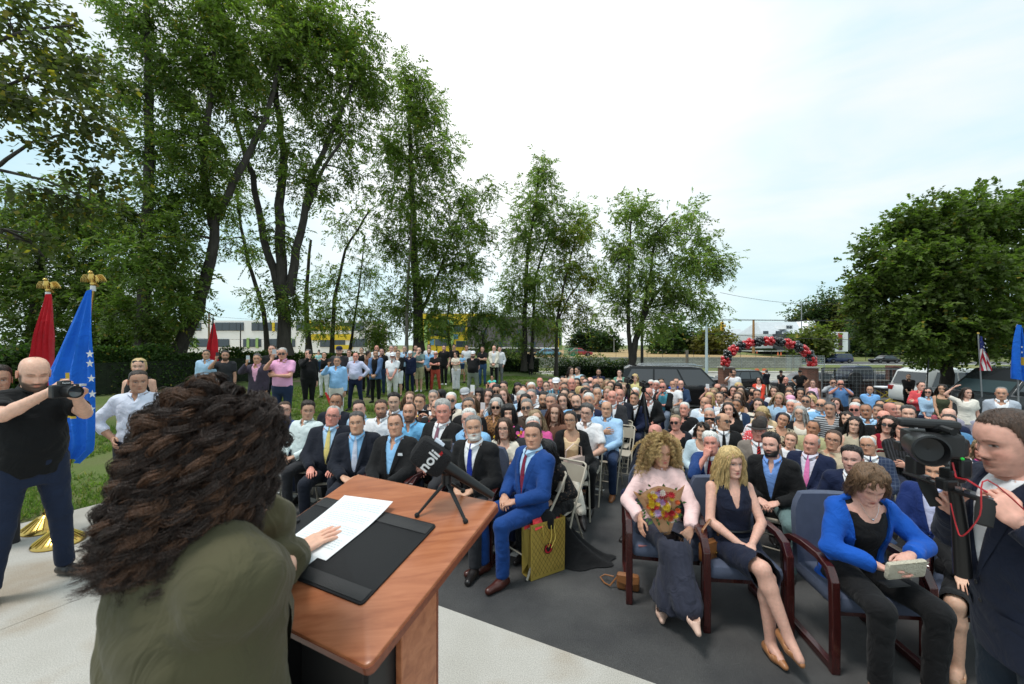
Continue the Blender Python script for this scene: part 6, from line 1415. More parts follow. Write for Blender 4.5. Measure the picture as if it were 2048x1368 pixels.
# desk pad
u1,v1=uv_of(hit(720,1210,.004));u2,v2=uv_of(hit(875,1052,.004));u3,v3=uv_of(hit(660,995,.004))
pu0,pv0,pv1,pu1=(u1+u2)/2,v1,(v2+v3)/2,u3+.02
o_=T3((pu0+pu1)/2,(pv0+pv1)/2);padn=empty('desk_pad',o_)
slab('mat',leather,pu0,pu1,pv0,pv1,.0005,.0060,padn,o_,bevel=.001,corner=.012)
slab('top_flap',pmat('black_leather_flap',(.014,.015,.017),.5,bump=.3,bscale=420),pu0+.006,pu1-.006,pv1-.050,pv1-.006,.0062,.0082,padn,o_,bevel=.0006)
slab('top_flap',pmat('black_leather_flap',(.014,.015,.017),.5,bump=.3,bscale=420),pu0+.006,pu1-.006,pv0+.006,pv0+.045,.0062,.0082,padn,o_,bevel=.0006)
tag(padn,'black leather desk pad lying on the lectern','desk pad')
def sheet_paper(name,corners,lift,curl,label,text=True):
 c=[hit(px,py,lift)for px,py in corners];o_=(c[0]+c[1]+c[2]+c[3])/4;V=[];nx,ny=10,14
 for i in range(nx+1):
  for j in range(ny+1):
   u,v=i/nx,j/ny;p=(c[0]*(1-u)+c[1]*u)*(1-v)+(c[3]*(1-u)+c[2]*u)*v;w=.004*math.sin(u*3.1)*math.sin(v*3)+curl*max(0,(1-v)-.45)**2*(.4+.6*u);V.append(p+tn*w-o_)
 i=np.arange(nx)[:,None];j=np.arange(ny)[None];Q=np.stack([i*(ny+1)+j,(i+1)*(ny+1)+j,(i+1)*(ny+1)+j+1,i*(ny+1)+j+1],-1).reshape(-1,4)[:,::-1]
 ob=obj(name,mesh_np(name,V,Q,mats=[paperm]));ob.location=o_;tag(ob,label,'paper')
 if text:
  mb=MB();rr=random.Random(3)
  for row in range(24):
   if row in(5,11,17):continue
   v=.10+row*.034;x=.10
   while x<.90-(.3 if row in(4,10,16,23)else 0):
    w_=rr.uniform(.02,.06);pts=[]
    for(uu,vv)in((x,v),(x+w_,v),(x+w_,v+.011),(x,v+.011)):
     p=(c[0]*(1-uu)+c[1]*uu)*(1-vv)+(c[3]*(1-uu)+c[2]*uu)*vv;w=.004*math.sin(uu*3.1)*math.sin(vv*3)+curl*max(0,(1-vv)-.45)**2*(.4+.6*uu);pts.append(p+tn*(w+.0008)-o_)
    mb.quad(*pts[::-1]);x+=w_+.014
  t_=mb.build('printed_lines',pmat('faint_print',(.55,.62,.64),.9),ob);t_['kind']='stuff'
 return ob
sheet_paper('paper',[(690,994),(788,1012),(652,1121),(560,1092)],.0095,.06,'printed speech sheet curling up on the black desk pad')
sheet_paper('paper',[(640,1066),(682,1080),(600,1142),(555,1118)],.0078,.0,'second white sheet under the printed speech sheet',text=False)
p=hit(588,1042,.008);mb=MB();mb.box((0,0,0),(.045,.018,.014),rz=math.atan2(UR.y,UR.x));o=mb.build('clip',blackp,None,loc=p,bevel=.003);tag(o,'small black clip at the left edge of the lectern top','clip')
# microphone on its little tripod
mc=hit(893,1012);mk=empty('desk_tripod',mc);bm_=pmat('black_metal',(.010,.010,.011),.35,metal=.2)
for px,py in((834,1034),(931,1046),(926,985)):
 f_=hit(px,py)-mc;hub=Vector((0,0,.085));mb=MB()
 mb.tube([hub,hub.lerp(f_,.5)+Vector((0,0,.004)),f_+Vector((0,0,.006))],[.0085,.0075,.0055],n=8,flat=.7);mb.build('leg',bm_,mk,smooth=True);mb=MB();mb.ball(f_+Vector((0,0,.006)),.009,8);mb.build('rubber_foot',tyre,mk,smooth=True)
mb=MB();mb.tube([(0,0,.075),(0,0,.165)],[.017,.015],n=12);mb.ball((0,0,.12),.021,10);mb.build('hub',bm_,mk,smooth=True);mb=MB();mb.tube([(.0,0,.16),(0,0,.215)],[.012,.012],n=10);mb.box((0,0,.21),(.035,.035,.03));mb.build('clamp',bm_,mk)
tag(mk,'small black tripod on the lectern holding the microphone','tripod')
wc=PD(862,912,mc.y-.02);tail=PD(985,992,mc.y+.015);ax_=(tail-wc).normalized();mic=empty('microphone',wc)
mb=MB();mb.tube([ax_*.045,ax_*(tail-wc).length],[.021,.0125],n=14);mb.build('body',bm_,mic,smooth=True)
# foam windscreen: a rounded block, its flat side to the camera
up_=Vector((0,0,1));sxv=up_.cross(ax_).normalized();uv_=ax_.cross(sxv).normalized();Mw=Matrix((sxv,ax_,uv_)).transposed()
mb=MB();mb.box((0,0,0),(.088,.125,.098),M=Mw);fo=mb.build('windscreen',pmat('foam',(.010,.010,.012),.95,bump=.6,bscale=300),mic,bevel=.024,smooth=True)
mb=MB();mb.tube([ax_*-.02+uv_*.0505,ax_*.015+uv_*.0505],.011,n=8);mb.build('pale_strip',pmat('pale_blue_grey',(.6,.65,.75),.4),mic)  # short pale bar along the top of the foam
def add_text(body,size,mat,parent,origin,ux,uz,ext=.0008,name='lettering',bold=True,align='CENTER'):
 fc=bpy.data.curves.new(name,'FONT');fc.body=body;fc.size=size;fc.extrude=ext;fc.align_x=align;fc.align_y='CENTER';fc.offset=size*.02 if bold else 0;fc.materials.append(mat)
 t_=bpy.data.objects.new('t',fc);C.objects.link(t_);dg=bpy.context.evaluated_depsgraph_get();me=bpy.data.meshes.new_from_object(t_.evaluated_get(dg));bpy.data.objects.remove(t_);me.name=name
 o=obj(name,me,parent);ux,uz=Vector(ux).normalized(),Vector(uz).normalized();nn=ux.cross(uz);M4=Matrix((ux,uz,nn)).transposed().to_4x4();M4.translation=origin;o.matrix_local=M4;return o
nrm_s=-sxv if(-sxv).y<0 else sxv
# letters run from low left to high right, across the foam
tx=(uv_*.92-ax_*.30).normalized();tz=nrm_s.cross(tx).normalized()
if tz.dot(-ax_)<0:pass
fn_=nrm_s;txv=uv_;
tx=(uv_*1.0+ax_*.12).normalized();tz=fn_.cross(tx).normalized()
add_text('noli',.050,pmat('white_print',(.75,.75,.76),.7),fo,fn_*.0452-tx*.006+tz*.0,tx,tz)
add_text('tv',.017,pmat('red_print',(.6,.01,.015),.7),fo,fn_*.0452+tx*.036-tz*.012,tx,tz)
tag(mic,'black handheld microphone with square foam windscreen lettered noli tv','microphone')
# ================================================================ chairs
beige=pmat('beige_metal',(.46,.41,.33),.45,spec=.5,var=.04,vscale=8);beiged=pmat('beige_vinyl',(.42,.37,.30),.6)
uph=pmat('blue_grey_fabric',(.085,.105,.165),.85,bump=.5,bscale=350,var=.08,vscale=20);mahog=pmat('mahogany',(.050,.010,.009),.22,spec=.6,coat=.4,var=.3,vscale=6,stretch=(6,6,1))
def folding_chair():
 root=empty('folding_chair');mb=MB();mb.box((0,.0,.432),(.40,.39,.022));mb.build('seat',beiged,root,bevel=.012,smooth=True)
 mb=MB();V=[]
 for k in range(9):
  x=-.20+.05*k;y=-.225-.025*(1-(x/.2)**2)
  V+=[(x,y+.0,.635),(x,y-.035,.80 if abs(x)<.18 else .785),(x,y-.047,.80 if abs(x)<.18 else .785),(x,y-.012,.635)]
 mb.add(V,[(4*k+a,4*k+4+a,4*k+4+(a+1)%4,4*k+(a+1)%4)for k in range(8)for a in range(4)]+[(0,1,2,3),(35,34,33,32)]);mb.build('backrest',beige,root)
 for sx in(-1,1):
  mb=MB();mb.tube([(sx*.215,.235,.012),(sx*.215,.03,.42),(sx*.213,-.20,.72),(sx*.205,-.275,.815)],.0115,n=7);mb.build('front_leg',beige,root,smooth=True)
  mb=MB();mb.tube([(sx*.195,-.245,.012),(sx*.195,-.05,.40)],.0110,n=7);mb.build('rear_leg',beige,root,smooth=True)
 mb=MB();mb.tube([(-.205,-.275,.815),(-.17,-.285,.835),(.17,-.285,.835),(.205,-.275,.815)],.0115,n=7);mb.build('top_rail',beige,root,smooth=True)
 for y,z in((.165,.15),(-.18,.145)):mb=MB();mb.tube([(-.21,y,z),(.21,y,z)],.008,n=6);mb.build('stretcher',beige,root,smooth=True)
 return root
def armchair():
 root=empty('armchair');mb=MB();mb.box((0,.02,.415),(.52,.50,.10));mb.build('seat_cushion',uph,root,bevel=.035,smooth=True)
 V=[];fs=[];nx,nz_=8,9
 def bp(i,j,f):
  z=.40+.54*j/nz_;t=-1+2*i/nx;w=.255*(1 if z<.78 else math.sqrt(max(.02,1-((z-.78)/.19)**2*.55)));y=-.235-.10*(z-.4)-.03*(1-t*t)*0+.03*t*t;return(t*w,y+f*(.030+.012*(1-abs(t)**3)),z)
 for f in(1,-1):
  b0_=len(V);V+=[bp(i,j,f)for i in range(nx+1)for j in range(nz_+1)]
  for i in range(nx):
   for j in range(nz_):q=(b0_+i*(nz_+1)+j,b0_+(i+1)*(nz_+1)+j,b0_+(i+1)*(nz_+1)+j+1,b0_+i*(nz_+1)+j+1);fs.append(q[::-1]if f>0 else q)
 h_=(nx+1)*(nz_+1);
 for i in range(nx):a=i*(nz_+1)+nz_;b_=(i+1)*(nz_+1)+nz_;fs.append((a,b_,b_+h_,a+h_)[::-1]);a=i*(nz_+1);b_=(i+1)*(nz_+1);fs.append((a,b_,b_+h_,a+h_))
 for j in range(nz_):fs.append((j,j+1,j+1+h_,j+h_)[::-1]);a=nx*(nz_+1)+j;fs.append((a,a+1,a+1+h_,a+h_))
 mb=MB();mb.add(V,fs);mb.build('backrest',uph,root,smooth=True)
 for sx in(-1,1):
  x=sx*.285;mb=MB()
  prof=[(.27,.0),(.275,.30),(.265,.56),(.22,.625),(.12,.655),(-.06,.655),(-.20,.635),(-.27,.60),(-.30,.52),(-.30,.40),(-.29,.0)]
  def strip(pts,th,wd):
   n_=len(pts);V=[]
   for i,(y,z)in enumerate(pts):
    a=pts[max(i-1,0)];c=pts[min(i+1,n_-1)];d=Vector((c[0]-a[0],c[1]-a[1])).normalized();nn=Vector((-d.y,d.x))*th/2
    for oy,oz,ox in((nn.x,nn.y,-wd/2),(nn.x,nn.y,wd/2),(-nn.x,-nn.y,wd/2),(-nn.x,-nn.y,-wd/2)):V.append((x+ox,y+oy,z+oz))
   mb.add(V,[(4*i+a,4*i+(a+1)%4,4*i+4+(a+1)%4,4*i+4+a)for i in range(n_-1)for a in range(4)]+[(3,2,1,0),(4*n_-4,4*n_-3,4*n_-2,4*n_-1)])
  strip(prof[:-1],.042,.052);mb.build('arm_frame',mahog,root,smooth=False,bevel=.006)
  mb=MB();strip([(-.30,.42),(-.30,.0)],.042,.045);mb.build('rear_leg',mahog,root,bevel=.004);mb=MB();mb.box((x,-.015,.03),(.045,.55,.045));mb.build('floor_rail',mahog,root,bevel=.005)
 mb=MB();mb.box((0,.20,.345),(.53,.03,.04));mb.build('front_rail',mahog,root)
 return root
FCH=folding_chair();ACH=armchair();used={'f':False,'a':False}
def put_chair(kind,x,y,z,rz,label):
 src=FCH if kind=='f' else ACH
 if not used[kind]:o=src;used[kind]=True
 else:o=copy_tree(src)
 o.location=(x,y,z);o.rotation_euler=(0,0,rz)
 tag(o,' '.join(label.split()[:16]),'folding chair' if kind=='f' else 'armchair','beige metal folding chairs of the audience' if kind=='f' else 'upholstered armchairs of the front row');return o
def face_rz(v):return math.atan2(-v.x,v.y)
# ================================================================ the speaker
SPK=Vector((-.665,.80,0));srz=face_rz(WF)
hand_w=hit(583,1108,.02)
def tolocal(p,org,rz,sc):q=Vector(p)-Vector(org);c,s=math.cos(-rz),math.sin(-rz);return np.array([q.x*c-q.y*s,q.x*s+q.y*c,q.z])/sc
ssc=1.062;sorg=(SPK.x,SPK.y,PADZ)
hl=tolocal(hand_w,sorg,srz,ssc)
ml_=tolocal(PD(455,985,.95),sorg,srz,ssc)
fdir=tolocal(hit(622,1086,.02),sorg,srz,ssc)-hl
spk,sinfo=make_person(*sorg,srz,seated=False,sex='F',lod=0,label='woman speaker seen from behind with long dark brown curls and olive blazer',scale=ssc,skin='l',hair='long',hc='dk',noh=True,top='jacket',c=(80,76,54),sh='blk',low='skirt',lc=(80,76,54),fat=.7,lean=.10,hyaw=.08,hpitch=-.12,
pose={1:(hl[0],hl[1],hl[2],(1.0,-.5,-.7),tuple(fdir),(0,.0,-1),.12),-1:(ml_[0],ml_[1],ml_[2],(-.8,.1,-1),(.15,.3,1),(.3,-1,0),1.2)},seed=5,hn=0,buildup=.8)
rgs=np.random.RandomState(4);SHP=dict(hairmask=make_hairmask('long'));hm_s=hair_mat((.030,.015,.010),.36);hm_t=hair_mat((.105,.048,.025),.34)
def curl_hair(root,info,mats,n,K,ln,freq,rad,layer,kids_,spread,srad,side=0.,back=0.,drop=1.,seed=4,widen=1.,wob=.0,front=1.0,lift=0.,endz=None):
 rg=np.random.RandomState(seed);G=locks(SHP,n,K,ln,rg,curl=0,layer=layer,side=side,drop=drop,front=front,endz=endz)
 f=np.linspace(0,1,K)[None,:,None];G[...,1]-=(f[...,0]**1.2)*back;G[...,0]*=1+widen*f[...,0]**.8
 G+=np.cumsum(rg.normal(size=G.shape),1)*wob;G[...,2]+=lift*(1-f[...,0])
 s=np.linspace(0,1,K)[None]*(np.linalg.norm(np.diff(G,axis=1),axis=2).sum(1)[:,None]);ph=rg.rand(n)[:,None]*6.28;fr=freq*(.7+.6*rg.rand(n))[:,None];a=s*fr+ph;am=rad*(.6+.8*rg.rand(n))[:,None]*np.clip(s/.03,0,1)
 T=np.gradient(G,axis=1);T/=np.linalg.norm(T,axis=2,keepdims=True)+1e-9;X=np.cross(T,np.array([.3,.9,.1]));X/=np.linalg.norm(X,axis=2,keepdims=True)+1e-9;Y=np.cross(T,X)
 out=G+(X*np.cos(a)[...,None]+Y*np.sin(a)[...,None])*am[...,None]
 ch=np.repeat(out,kids_,0);ch=ch+rg.normal(size=(len(ch),1,3))*spread+np.cumsum(rg.normal(size=ch.shape),1)*.0006
 pick=np.repeat(rg.rand(n)<.35,kids_)
 M=(info['Rh']*info['hs'],info['HC'])
 for mt,sel in zip(mats,(~pick,pick)):hair_curves('hair_strands',ch[sel],srad,mt,root,M)
 return G
curl_hair(spk,sinfo,(hm_s,hm_t),500,42,.315,86,.0155,.30,46,.0030,.00055,side=-.34,back=.015,drop=1.4,widen=.0,endz=.185,wob=.0011,front=.70)
# dark inner mass so the head does not show through
ui=MB();ui.ball((0,-.015,.0),(.090,.112,.118),20);ui.ball((-.01,-.07,-.12),(.09,.045,.12),16);ui.ball((-.03,-.09,-.20),(.08,.035,.09),16)
V=np.array(ui.v)*sinfo['hs']@sinfo['Rh'].T+sinfo['HC'];obj('hair',mesh_np('hair',V,np.array([f for f in ui.f]),mats=[hm_s]),spk)
# her microphone at the mouth, mostly behind the hair
lh=sinfo['arms'][-1][2];mb=MB();mb.tube([(0,0,-.09),(0,0,.06)],[.012,.017],n=10);mb.ball((0,0,.085),.026,10);o=mb.build('handheld_microphone',bm_,None,smooth=True)
o.location=spk.matrix_basis@Vector(lh+np.array([-.01,.05,.05]));tag(o,'black microphone in the hand of the speaker','microphone')
# ================================================================ photographer at left, videographer at right
bw=PZ(56,702,0);d=3.22;bx=PD(62,702,d);frz=face_rz(Vector((.75,-.30,0)))
h=bx.z-PADZ;cam_t=tolocal(PD(128,782,3.0),(bx.x,d,PADZ),frz,h/1.735)
ph_,pi_=make_person(bx.x,d,PADZ,frz,seated=False,sex='M',lod=0,label='bald bearded photographer in black polo and blue jeans raising a camera',scale=h/1.735,skin='l',hair='bald',hc='dk',beard=.9,top='polo',c=(14,15,17),low='trousers',belt=False,lc=(28,38,60),leg='apart',fat=.55,lean=.04,hyaw=-.15,hpitch=-.30,
pose={1:(cam_t[0]+.04,cam_t[1]-.10,cam_t[2]-.01,(.9,0,-.8),(-.5,.8,.5),(-.8,.3,.1),.9),-1:(cam_t[0]-.09,cam_t[1]-.06,cam_t[2]-.06,(-.6,.1,-1),(.5,.8,.3),(.1,.0,.1+.9),.8)},seed=21,shoec=(30,28,30),shut=True,hv=1,buildup=.9)
cm=empty('camera',ph_.matrix_basis@Vector(cam_t));cm.rotation_euler=(0,0,frz);
mb=MB();mb.box((0,0,0),(.145,.065,.095));mb.box((0,0,.058),(.06,.06,.035));mb.build('body',blackp,cm,bevel=.008);mb=MB();mb.lathe([(.036,.03),(.040,.06),(.040,.13),(.044,.135),(.044,.165),(.038,.165),(.034,.15)],n=22,M=Matrix.Rotation(-math.pi/2,3,'X'));mb.build('lens',bm_,cm,smooth=True)
mb=MB();mb.lathe([(.037,.155),(.001,.150)],n=22,M=Matrix.Rotation(-math.pi/2,3,'X'));mb.build('lens_glass',tint,cm);add_text('Canon',.016,pmat('white_print',(.75,.75,.76),.7),cm,(0,.032,.060),(-1,0,0),(0,0,1));tag(cm,'black still camera held up by the bald photographer','camera')
d=1.52;vx=PD(2030,795,d);vrz=face_rz(Vector((-1,.30,0)));h=vx.z-PADZ;vs_=h/1.745
rig=PD(1900,1000,1.53);rl=tolocal(rig,(vx.x,vx.y,PADZ),vrz,vs_)
gr1=tolocal(PD(1858,1015,1.66),(vx.x,vx.y,PADZ),vrz,vs_);gr2=tolocal(PD(1990,1045,1.40),(vx.x,vx.y,PADZ),vrz,vs_)
vid,vi=make_person(vx.x+.06,vx.y,PADZ,vrz,seated=False,sex='M',lod=0,label='videographer with brown moustache, earpiece and navy blazer at the right edge',scale=vs_,skin='p',hair='crop',hc='br',mous=1,beard=.25,top='blazer',c=(26,32,50),sh='white',neckline='crew',low='trousers',lc=(30,40,52),leg='stand',fat=.25,lean=.05,hyaw=.10,hpitch=-.22,
pose={1:(gr1[0],gr1[1]-.03,gr1[2],(.8,-.4,-.8),(-.25,.45,.6),(-.9,.1,0),1.1),-1:(gr2[0],gr2[1]-.02,gr2[2],(-.9,-.3,-.9),(.35,.4,.6),(.9,.1,0),1.1)},seed=33,shut=False,buildup=.85,hn=6000)
# earphone and red cable
hw=lambda v:vid.matrix_basis@Vector(vi['toh'](np.array(v)))
mb=MB();e0=hw((-.087,-.004,-.008));mb.ball((0,0,0),.008,8);o=mb.build('earphone',tyre,None,loc=e0);redc=pmat('red_cable',(.50,.02,.03),.4)
pts=[e0,e0+Vector((.012,-.01,-.06)),e0+Vector((.0,-.02,-.15)),e0+Vector((-.02,-.05,-.26)),PD(1975,960,1.35),PD(1960,1030,1.35),PD(1925,1072,1.42),PD(1912,1050,1.46),rig]
mb=MB();fine=[];
for i in range(len(pts)-1):
 for k in range(5):
  t=k/5;a,b_,c,d4=pts[max(i-1,0)],pts[i],pts[i+1],pts[min(i+2,len(pts)-1)];fine.append(.5*((2*b_)+(c-a)*t+(2*a-5*b_+4*c-d4)*t*t+(3*b_-a-3*c+d4)*t**3)-e0)
mb.tube(fine,.0022,n=6);mb.build('cable',redc,o);tag(o,'in-ear phone with a thin red cable down to the camera rig','earphone')
# rig: gimbal with two grips and a camera on top
gb=empty('camera_rig',rig);R0=rig.copy();q=lambda px,py,dd:(PD(px,py,dd*1.5)-R0)*(1/1.5)
mb=MB();A_=q(1812,945,1.17);B_=q(1985,1008,.93);ctr=(A_+B_)/2;dv=(B_-A_);mb.tube([A_,B_],.010,n=8,flat=.6);mb.build('cross_bar',bm_,gb)
for f in(.03,.16,.28,.62,.78,.95):mb=MB();c=A_+dv*f;mb.box(c+Vector((0,0,.006)),(.016,.012,.012),rz=math.atan2(dv.y,dv.x));mb.build('bar_hole',pmat('steel',(.3,.3,.32),.3,metal=1),gb)
for(a1,a2)in((q(1845,955,1.13),q(1868,1000,1.10)),(q(1972,998,.94),q(1968,1040,.93))):mb=MB();mb.tube([a1,(a1+a2)/2,a2+(a2-a1)*.25],[.014,.017,.015],n=12);mb.build('grip',tyre,gb,smooth=True)
mb=MB();mb.tube([q(1905,955,1.04),q(1915,1010,1.04),q(1920,1060,1.04),q(1926,1150,1.05)],[.013,.014,.016,.018],n=14);mb.build('handle',bm_,gb,smooth=True)
mb=MB();mb.box(q(1905,950,1.04),(.04,.035,.035));mb.box(q(1922,935,1.03),(.03,.03,.05));mb.box(q(1893,968,1.03),(.035,.03,.03));mb.build('joint',bm_,gb,bevel=.006)
cc=q(1862,886,1.06);mb=MB();mb.box(cc,(.105,.07,.062),rz=-.45);mb.box(cc+Vector((-.01,0,.05)),(.12,.04,.022),rz=-.45);mb.box(cc+Vector((.048,-.02,-.005)),(.022,.04,.045));cb_=mb.build('camera_body',blackp,gb,bevel=.008)
lz=q(1844,893,1.00);Ml=Vector((-.45,-.9,0)).normalized().to_track_quat('Z','Y').to_matrix();mb=MB();mb.lathe([(.024,-.05),(.030,-.03),(.032,.02),(.036,.03),(.036,.05),(.032,.052),(.027,.035),(.001,.03)],lz,n=24,M=Ml);mb.build('lens',bm_,gb,smooth=True)
mb=MB();mb.box(q(1822,893,1.10),(.065,.03,.024),rz=-.3);mb.box(q(1830,930,1.10),(.03,.03,.045));mb.box(q(1826,912,1.10),(.012,.012,.05));mb.build('side_monitor',blackp,gb,bevel=.004)
mb=MB();mb.tube([q(1856,860,1.06),q(1884,857,1.03),q(1908,865,1.0)],.009,n=8);mb.build('top_handle',bm_,gb);mb=MB();mb.ball(q(1925,918,.99),.004,6);mb.build('indicator_light',pmat('green_led',(.02,.5,.05),.3),gb)
mb=MB();mb.tube([q(1905,925,1.03),q(1912,955,1.02),q(1935,960,.97),q(1975,985,.95)],.0022,n=5);mb.build('red_cable',redc,gb);tag(gb,'black gimbal rig with video camera held by the videographer','camera rig')
gb.scale=(1.5,)*3
# ================================================================ flags on brass poles, gold gift bag
def eagle(root,p,s=1.0):
 mb=MB();mb.tube([p+Vector((0,0,-.02)),p+Vector((0,0,.03))],[.022,.020],n=12);mb.build('collar',pmat('white_collar',(.6,.6,.6),.4),root)
 mb=MB();mb.ball(p+Vector((0,0,.05)),.022,10);mb.tube([p+Vector((0,0,.06)),p+Vector((0,-.01,.105)),p+Vector((.002,-.022,.145))],[.018,.030,.016],n=10);mb.ball(p+Vector((.006,-.03,.155)),(.017,.020,.016),8);mb.tube([p+Vector((.01,-.045,.155)),p+Vector((.016,-.062,.146))],[.007,.002],n=6);mb.tube([p+Vector((0,.0,.08)),p+Vector((0,.04,.03))],[.016,.024],n=6,flat=.4)
 mb.build('eagle_body',gold,root,smooth=True)
 for sx in(-1,1):
  mb=MB()
  for k in range(7):
   f=k/6;a=p+Vector((sx*(.015+.012*k),0,.125+.006*k-.004*f*k));b_=p+Vector((sx*(.03+.016*k),.008,.06-.016*f+.004*k+.0));mb.tube([a,a.lerp(b_,.5)+Vector((sx*.006,0,0)),b_],[.008,.009,.002],n=5,flat=.5)
  mb.build('wing',gold,root,smooth=True)
def flagpole(name,base_px,top_px,d,label,cat='flag'):
 b=PZ(base_px[0],base_px[1],PADZ);t=PD(top_px[0],top_px[1],b.y);root=empty(name,(b.x,b.y,PADZ));tp=t-root.location
 mb=MB();mb.lathe([(.185,0),(.19,.012),(.185,.025),(.15,.05),(.055,.13),(.03,.15),(.03,.17)],n=28);mb.build('base',gold,root,smooth=True)
 for k in range(22):
  a=2*math.pi*k/22;mb=MB()if k==0 else mb;mb.tube([(.178*math.cos(a),.178*math.sin(a),.032),(.060*math.cos(a),.060*math.sin(a),.130)],.004,n=4)
 mb.build('base_ribs',goldd,root);mb=MB();mb.tube([(0,0,.1),tp*.5,tp],[.0155,.0145,.013],n=12);mb.build('pole',gold,root,smooth=True)
 for f in(.33,.62):mb=MB();mb.tube([tp*f,tp*(f+.012)],.0185,n=12);mb.build('joint_ring',gold,root)
 eagle(root,tp+Vector((0,0,.0)));tag(root,label,cat);return root,tp
f1,t1=flagpole('red_flag',(92,1058),(96,590),4.3,'dark red flag on an eagle-topped brass pole nearer the wood')
f2,t2=flagpole('blue_flag',(118,1086),(186,578),4.0,'blue flag with white stars and yellow shape on brass pole')
def fl(px,py,d,root):return PD(px,py,d)-root.location
def drape(root,name,rowsL,rowsR,d,mats,fm,nx=22,ny=30,amp=.035,k=22,dd=0.):
 V=[]
 for i in range(nx+1):
  for j in range(ny+1):
   u,v=i/nx,j/ny;yl=np.interp(v,[r[0]for r in rowsL],[r[2]for r in rowsL]);xl=np.interp(v,[r[0]for r in rowsL],[r[1]for r in rowsL]);yr=np.interp(v,[r[0]for r in rowsR],[r[2]for r in rowsR]);xr=np.interp(v,[r[0]for r in rowsR],[r[1]for r in rowsR])
   p=fl(xl+(xr-xl)*u,yl+(yr-yl)*u,d,root);w=min(1,v*2.5+.15);V.append((p.x,p.y+w*amp*(math.sin(u*k+v*2.5)+.5*math.sin(u*k*2.1+v*5+1))+dd*u,p.z))
 i=np.arange(nx)[:,None];j=np.arange(ny)[None];Q=np.stack([i*(ny+1)+j,(i+1)*(ny+1)+j,(i+1)*(ny+1)+j+1,i*(ny+1)+j+1],-1).reshape(-1,4)
 return obj(name,mesh_np(name,V,Q,mats=mats,mi=[fm((a+.5)/nx,(b_+.5)/ny)for a in range(nx)for b_ in range(ny)]),root)
drape(f1,'flag_cloth',[(0,90,588),(.3,72,660),(.6,52,740),(1,50,860)],[(0,103,588),(.3,105,660),(1,108,850)],t1.y*0+4.15,[ared],lambda u,v:0,amp=.03)
def bfm(u,v):return 1 if(.50<v<.78 and .16<u<.66 and(u-.42)**2/.055+(v-.64)**2/.019<1+.25*math.sin(u*19+v*23))else 0
drape(f2,'flag_cloth',[(0,172,582),(.25,132,662),(.5,92,748),(.75,100,830),(1,128,905)],[(0,184,578),(.25,186,665),(.5,190,742),(.8,190,850),(.93,188,900),(1,158,928)],3.92,[kb,kyel],bfm,amp=.022,k=17)
for sx_,sy_ in((181,708),(181,727),(184,757),(186,788),(184,818)):p=fl(sx_,sy_,3.86,f2);star_mb(p,.040,(.8,.2,.0),(0,0,1),(0,-1,0)).build('star',wf_,f2)
mb=MB();p=fl(162,770,3.84,f2);mb.box(p,(.05,.05,.02));mb.build('white_clip',pmat('white_collar',(.6,.6,.6),.4),f2)
# red flag in the back row
d=12.0;b=PD(424,790,d);f3=empty('red_flag',(b.x,d,lawn(b.x,d)));tp=PD(426,640,d)-f3.location;mb=MB();mb.tube([(0,0,0),tp],.02,n=8);mb.tube([tp,tp+Vector((0,0,.12))],[.03,.004],n=6);mb.build('pole',dk,f3)
drape(f3,'flag_cloth',[(0,424,648),(.4,412,695),(1,398,775)],[(0,429,646),(.4,433,680),(1,440,770)],d,[ared],lambda u,v:0,nx=12,ny=12,amp=.05,k=14);tag(f3,'bright red flag rising behind the speaker hair','flag')
# red curved banner edge on the lawn
mb=MB();c0=PD(672,830,9.2);V=[]
for k in range(10):
 f=k/9;p=PD(650+22*math.sin(f*1.6)+2*f,785+62*f,9.2)-c0;V+=[p+Vector((-.06*(math.sin(f*2.2)+.15),0,0)),p+Vector((.02,0,0)),p+Vector((.02,.03,0)),p+Vector((-.06*(math.sin(f*2.2)+.15),.03,0))]
mb.add(V,[(4*i+a,4*i+4+a,4*i+4+(a+1)%4,4*i+(a+1)%4)for i in range(9)for a in range(4)]);o=mb.build('curved_banner',pmat('red_banner',(.55,.02,.02),.5),None,loc=c0);tag(o,'red curved banner edge beside the man in white trousers','banner')
# gift bag
gbm=bpy.data.materials.new('gold_foil');gbm.use_nodes=True;n,L,b=nodes_of(gbm);b.inputs['Metallic'].default_value=.5;b.inputs['Roughness'].default_value=.3
co=n.new('ShaderNodeTexCoord');q_=n.new('ShaderNodeTexNoise');q_.inputs['Scale'].default_value=7;L(co.outputs['Object'],q_.inputs['Vector']);u_=n.new('ShaderNodeBump');u_.inputs['Strength'].default_value=.5;u_.inputs['Distance'].default_value=.03;L(q_.outputs[0],u_.inputs['Height']);L(u_.outputs[0],b.inputs['Normal']);b.inputs['Base Color'].default_value=(.74,.53,.12,1)
gdk=pmat('dark_gold_print',(.16,.09,.02),.35,metal=.7);bg0=PZ(1062,1163,0);bag=empty('gift_bag',bg0);brz=math.radians(31);bag.rotation_euler=(0,0,brz);bwid,bdep,bh=.375,.15,.50
mb=MB();hw_,hd_=bwid/2,bdep/2;cxb,cyb=hw_,hd_
vs=[(0,0,0),(bwid,0,0),(bwid,bdep,0),(0,bdep,0),(-.004,-.006,bh),(bwid+.006,-.004,bh),(bwid+.004,bdep+.006,bh-.01),(.0,bdep+.006,bh-.008)];mb.add(vs,[(0,3,2,1),(0,1,5,4),(1,2,6,5),(2,3,7,6)]);mb.add([(0,0,0),(.016,bdep/2,.12),(0,bdep,0),(.0,bdep+.006,bh-.008),(.030,bdep/2,bh-.01),(-.004,-.006,bh)],[(0,5,4,1),(1,4,3,2)])
mb.build('body',gbm,bag)
mb=MB()
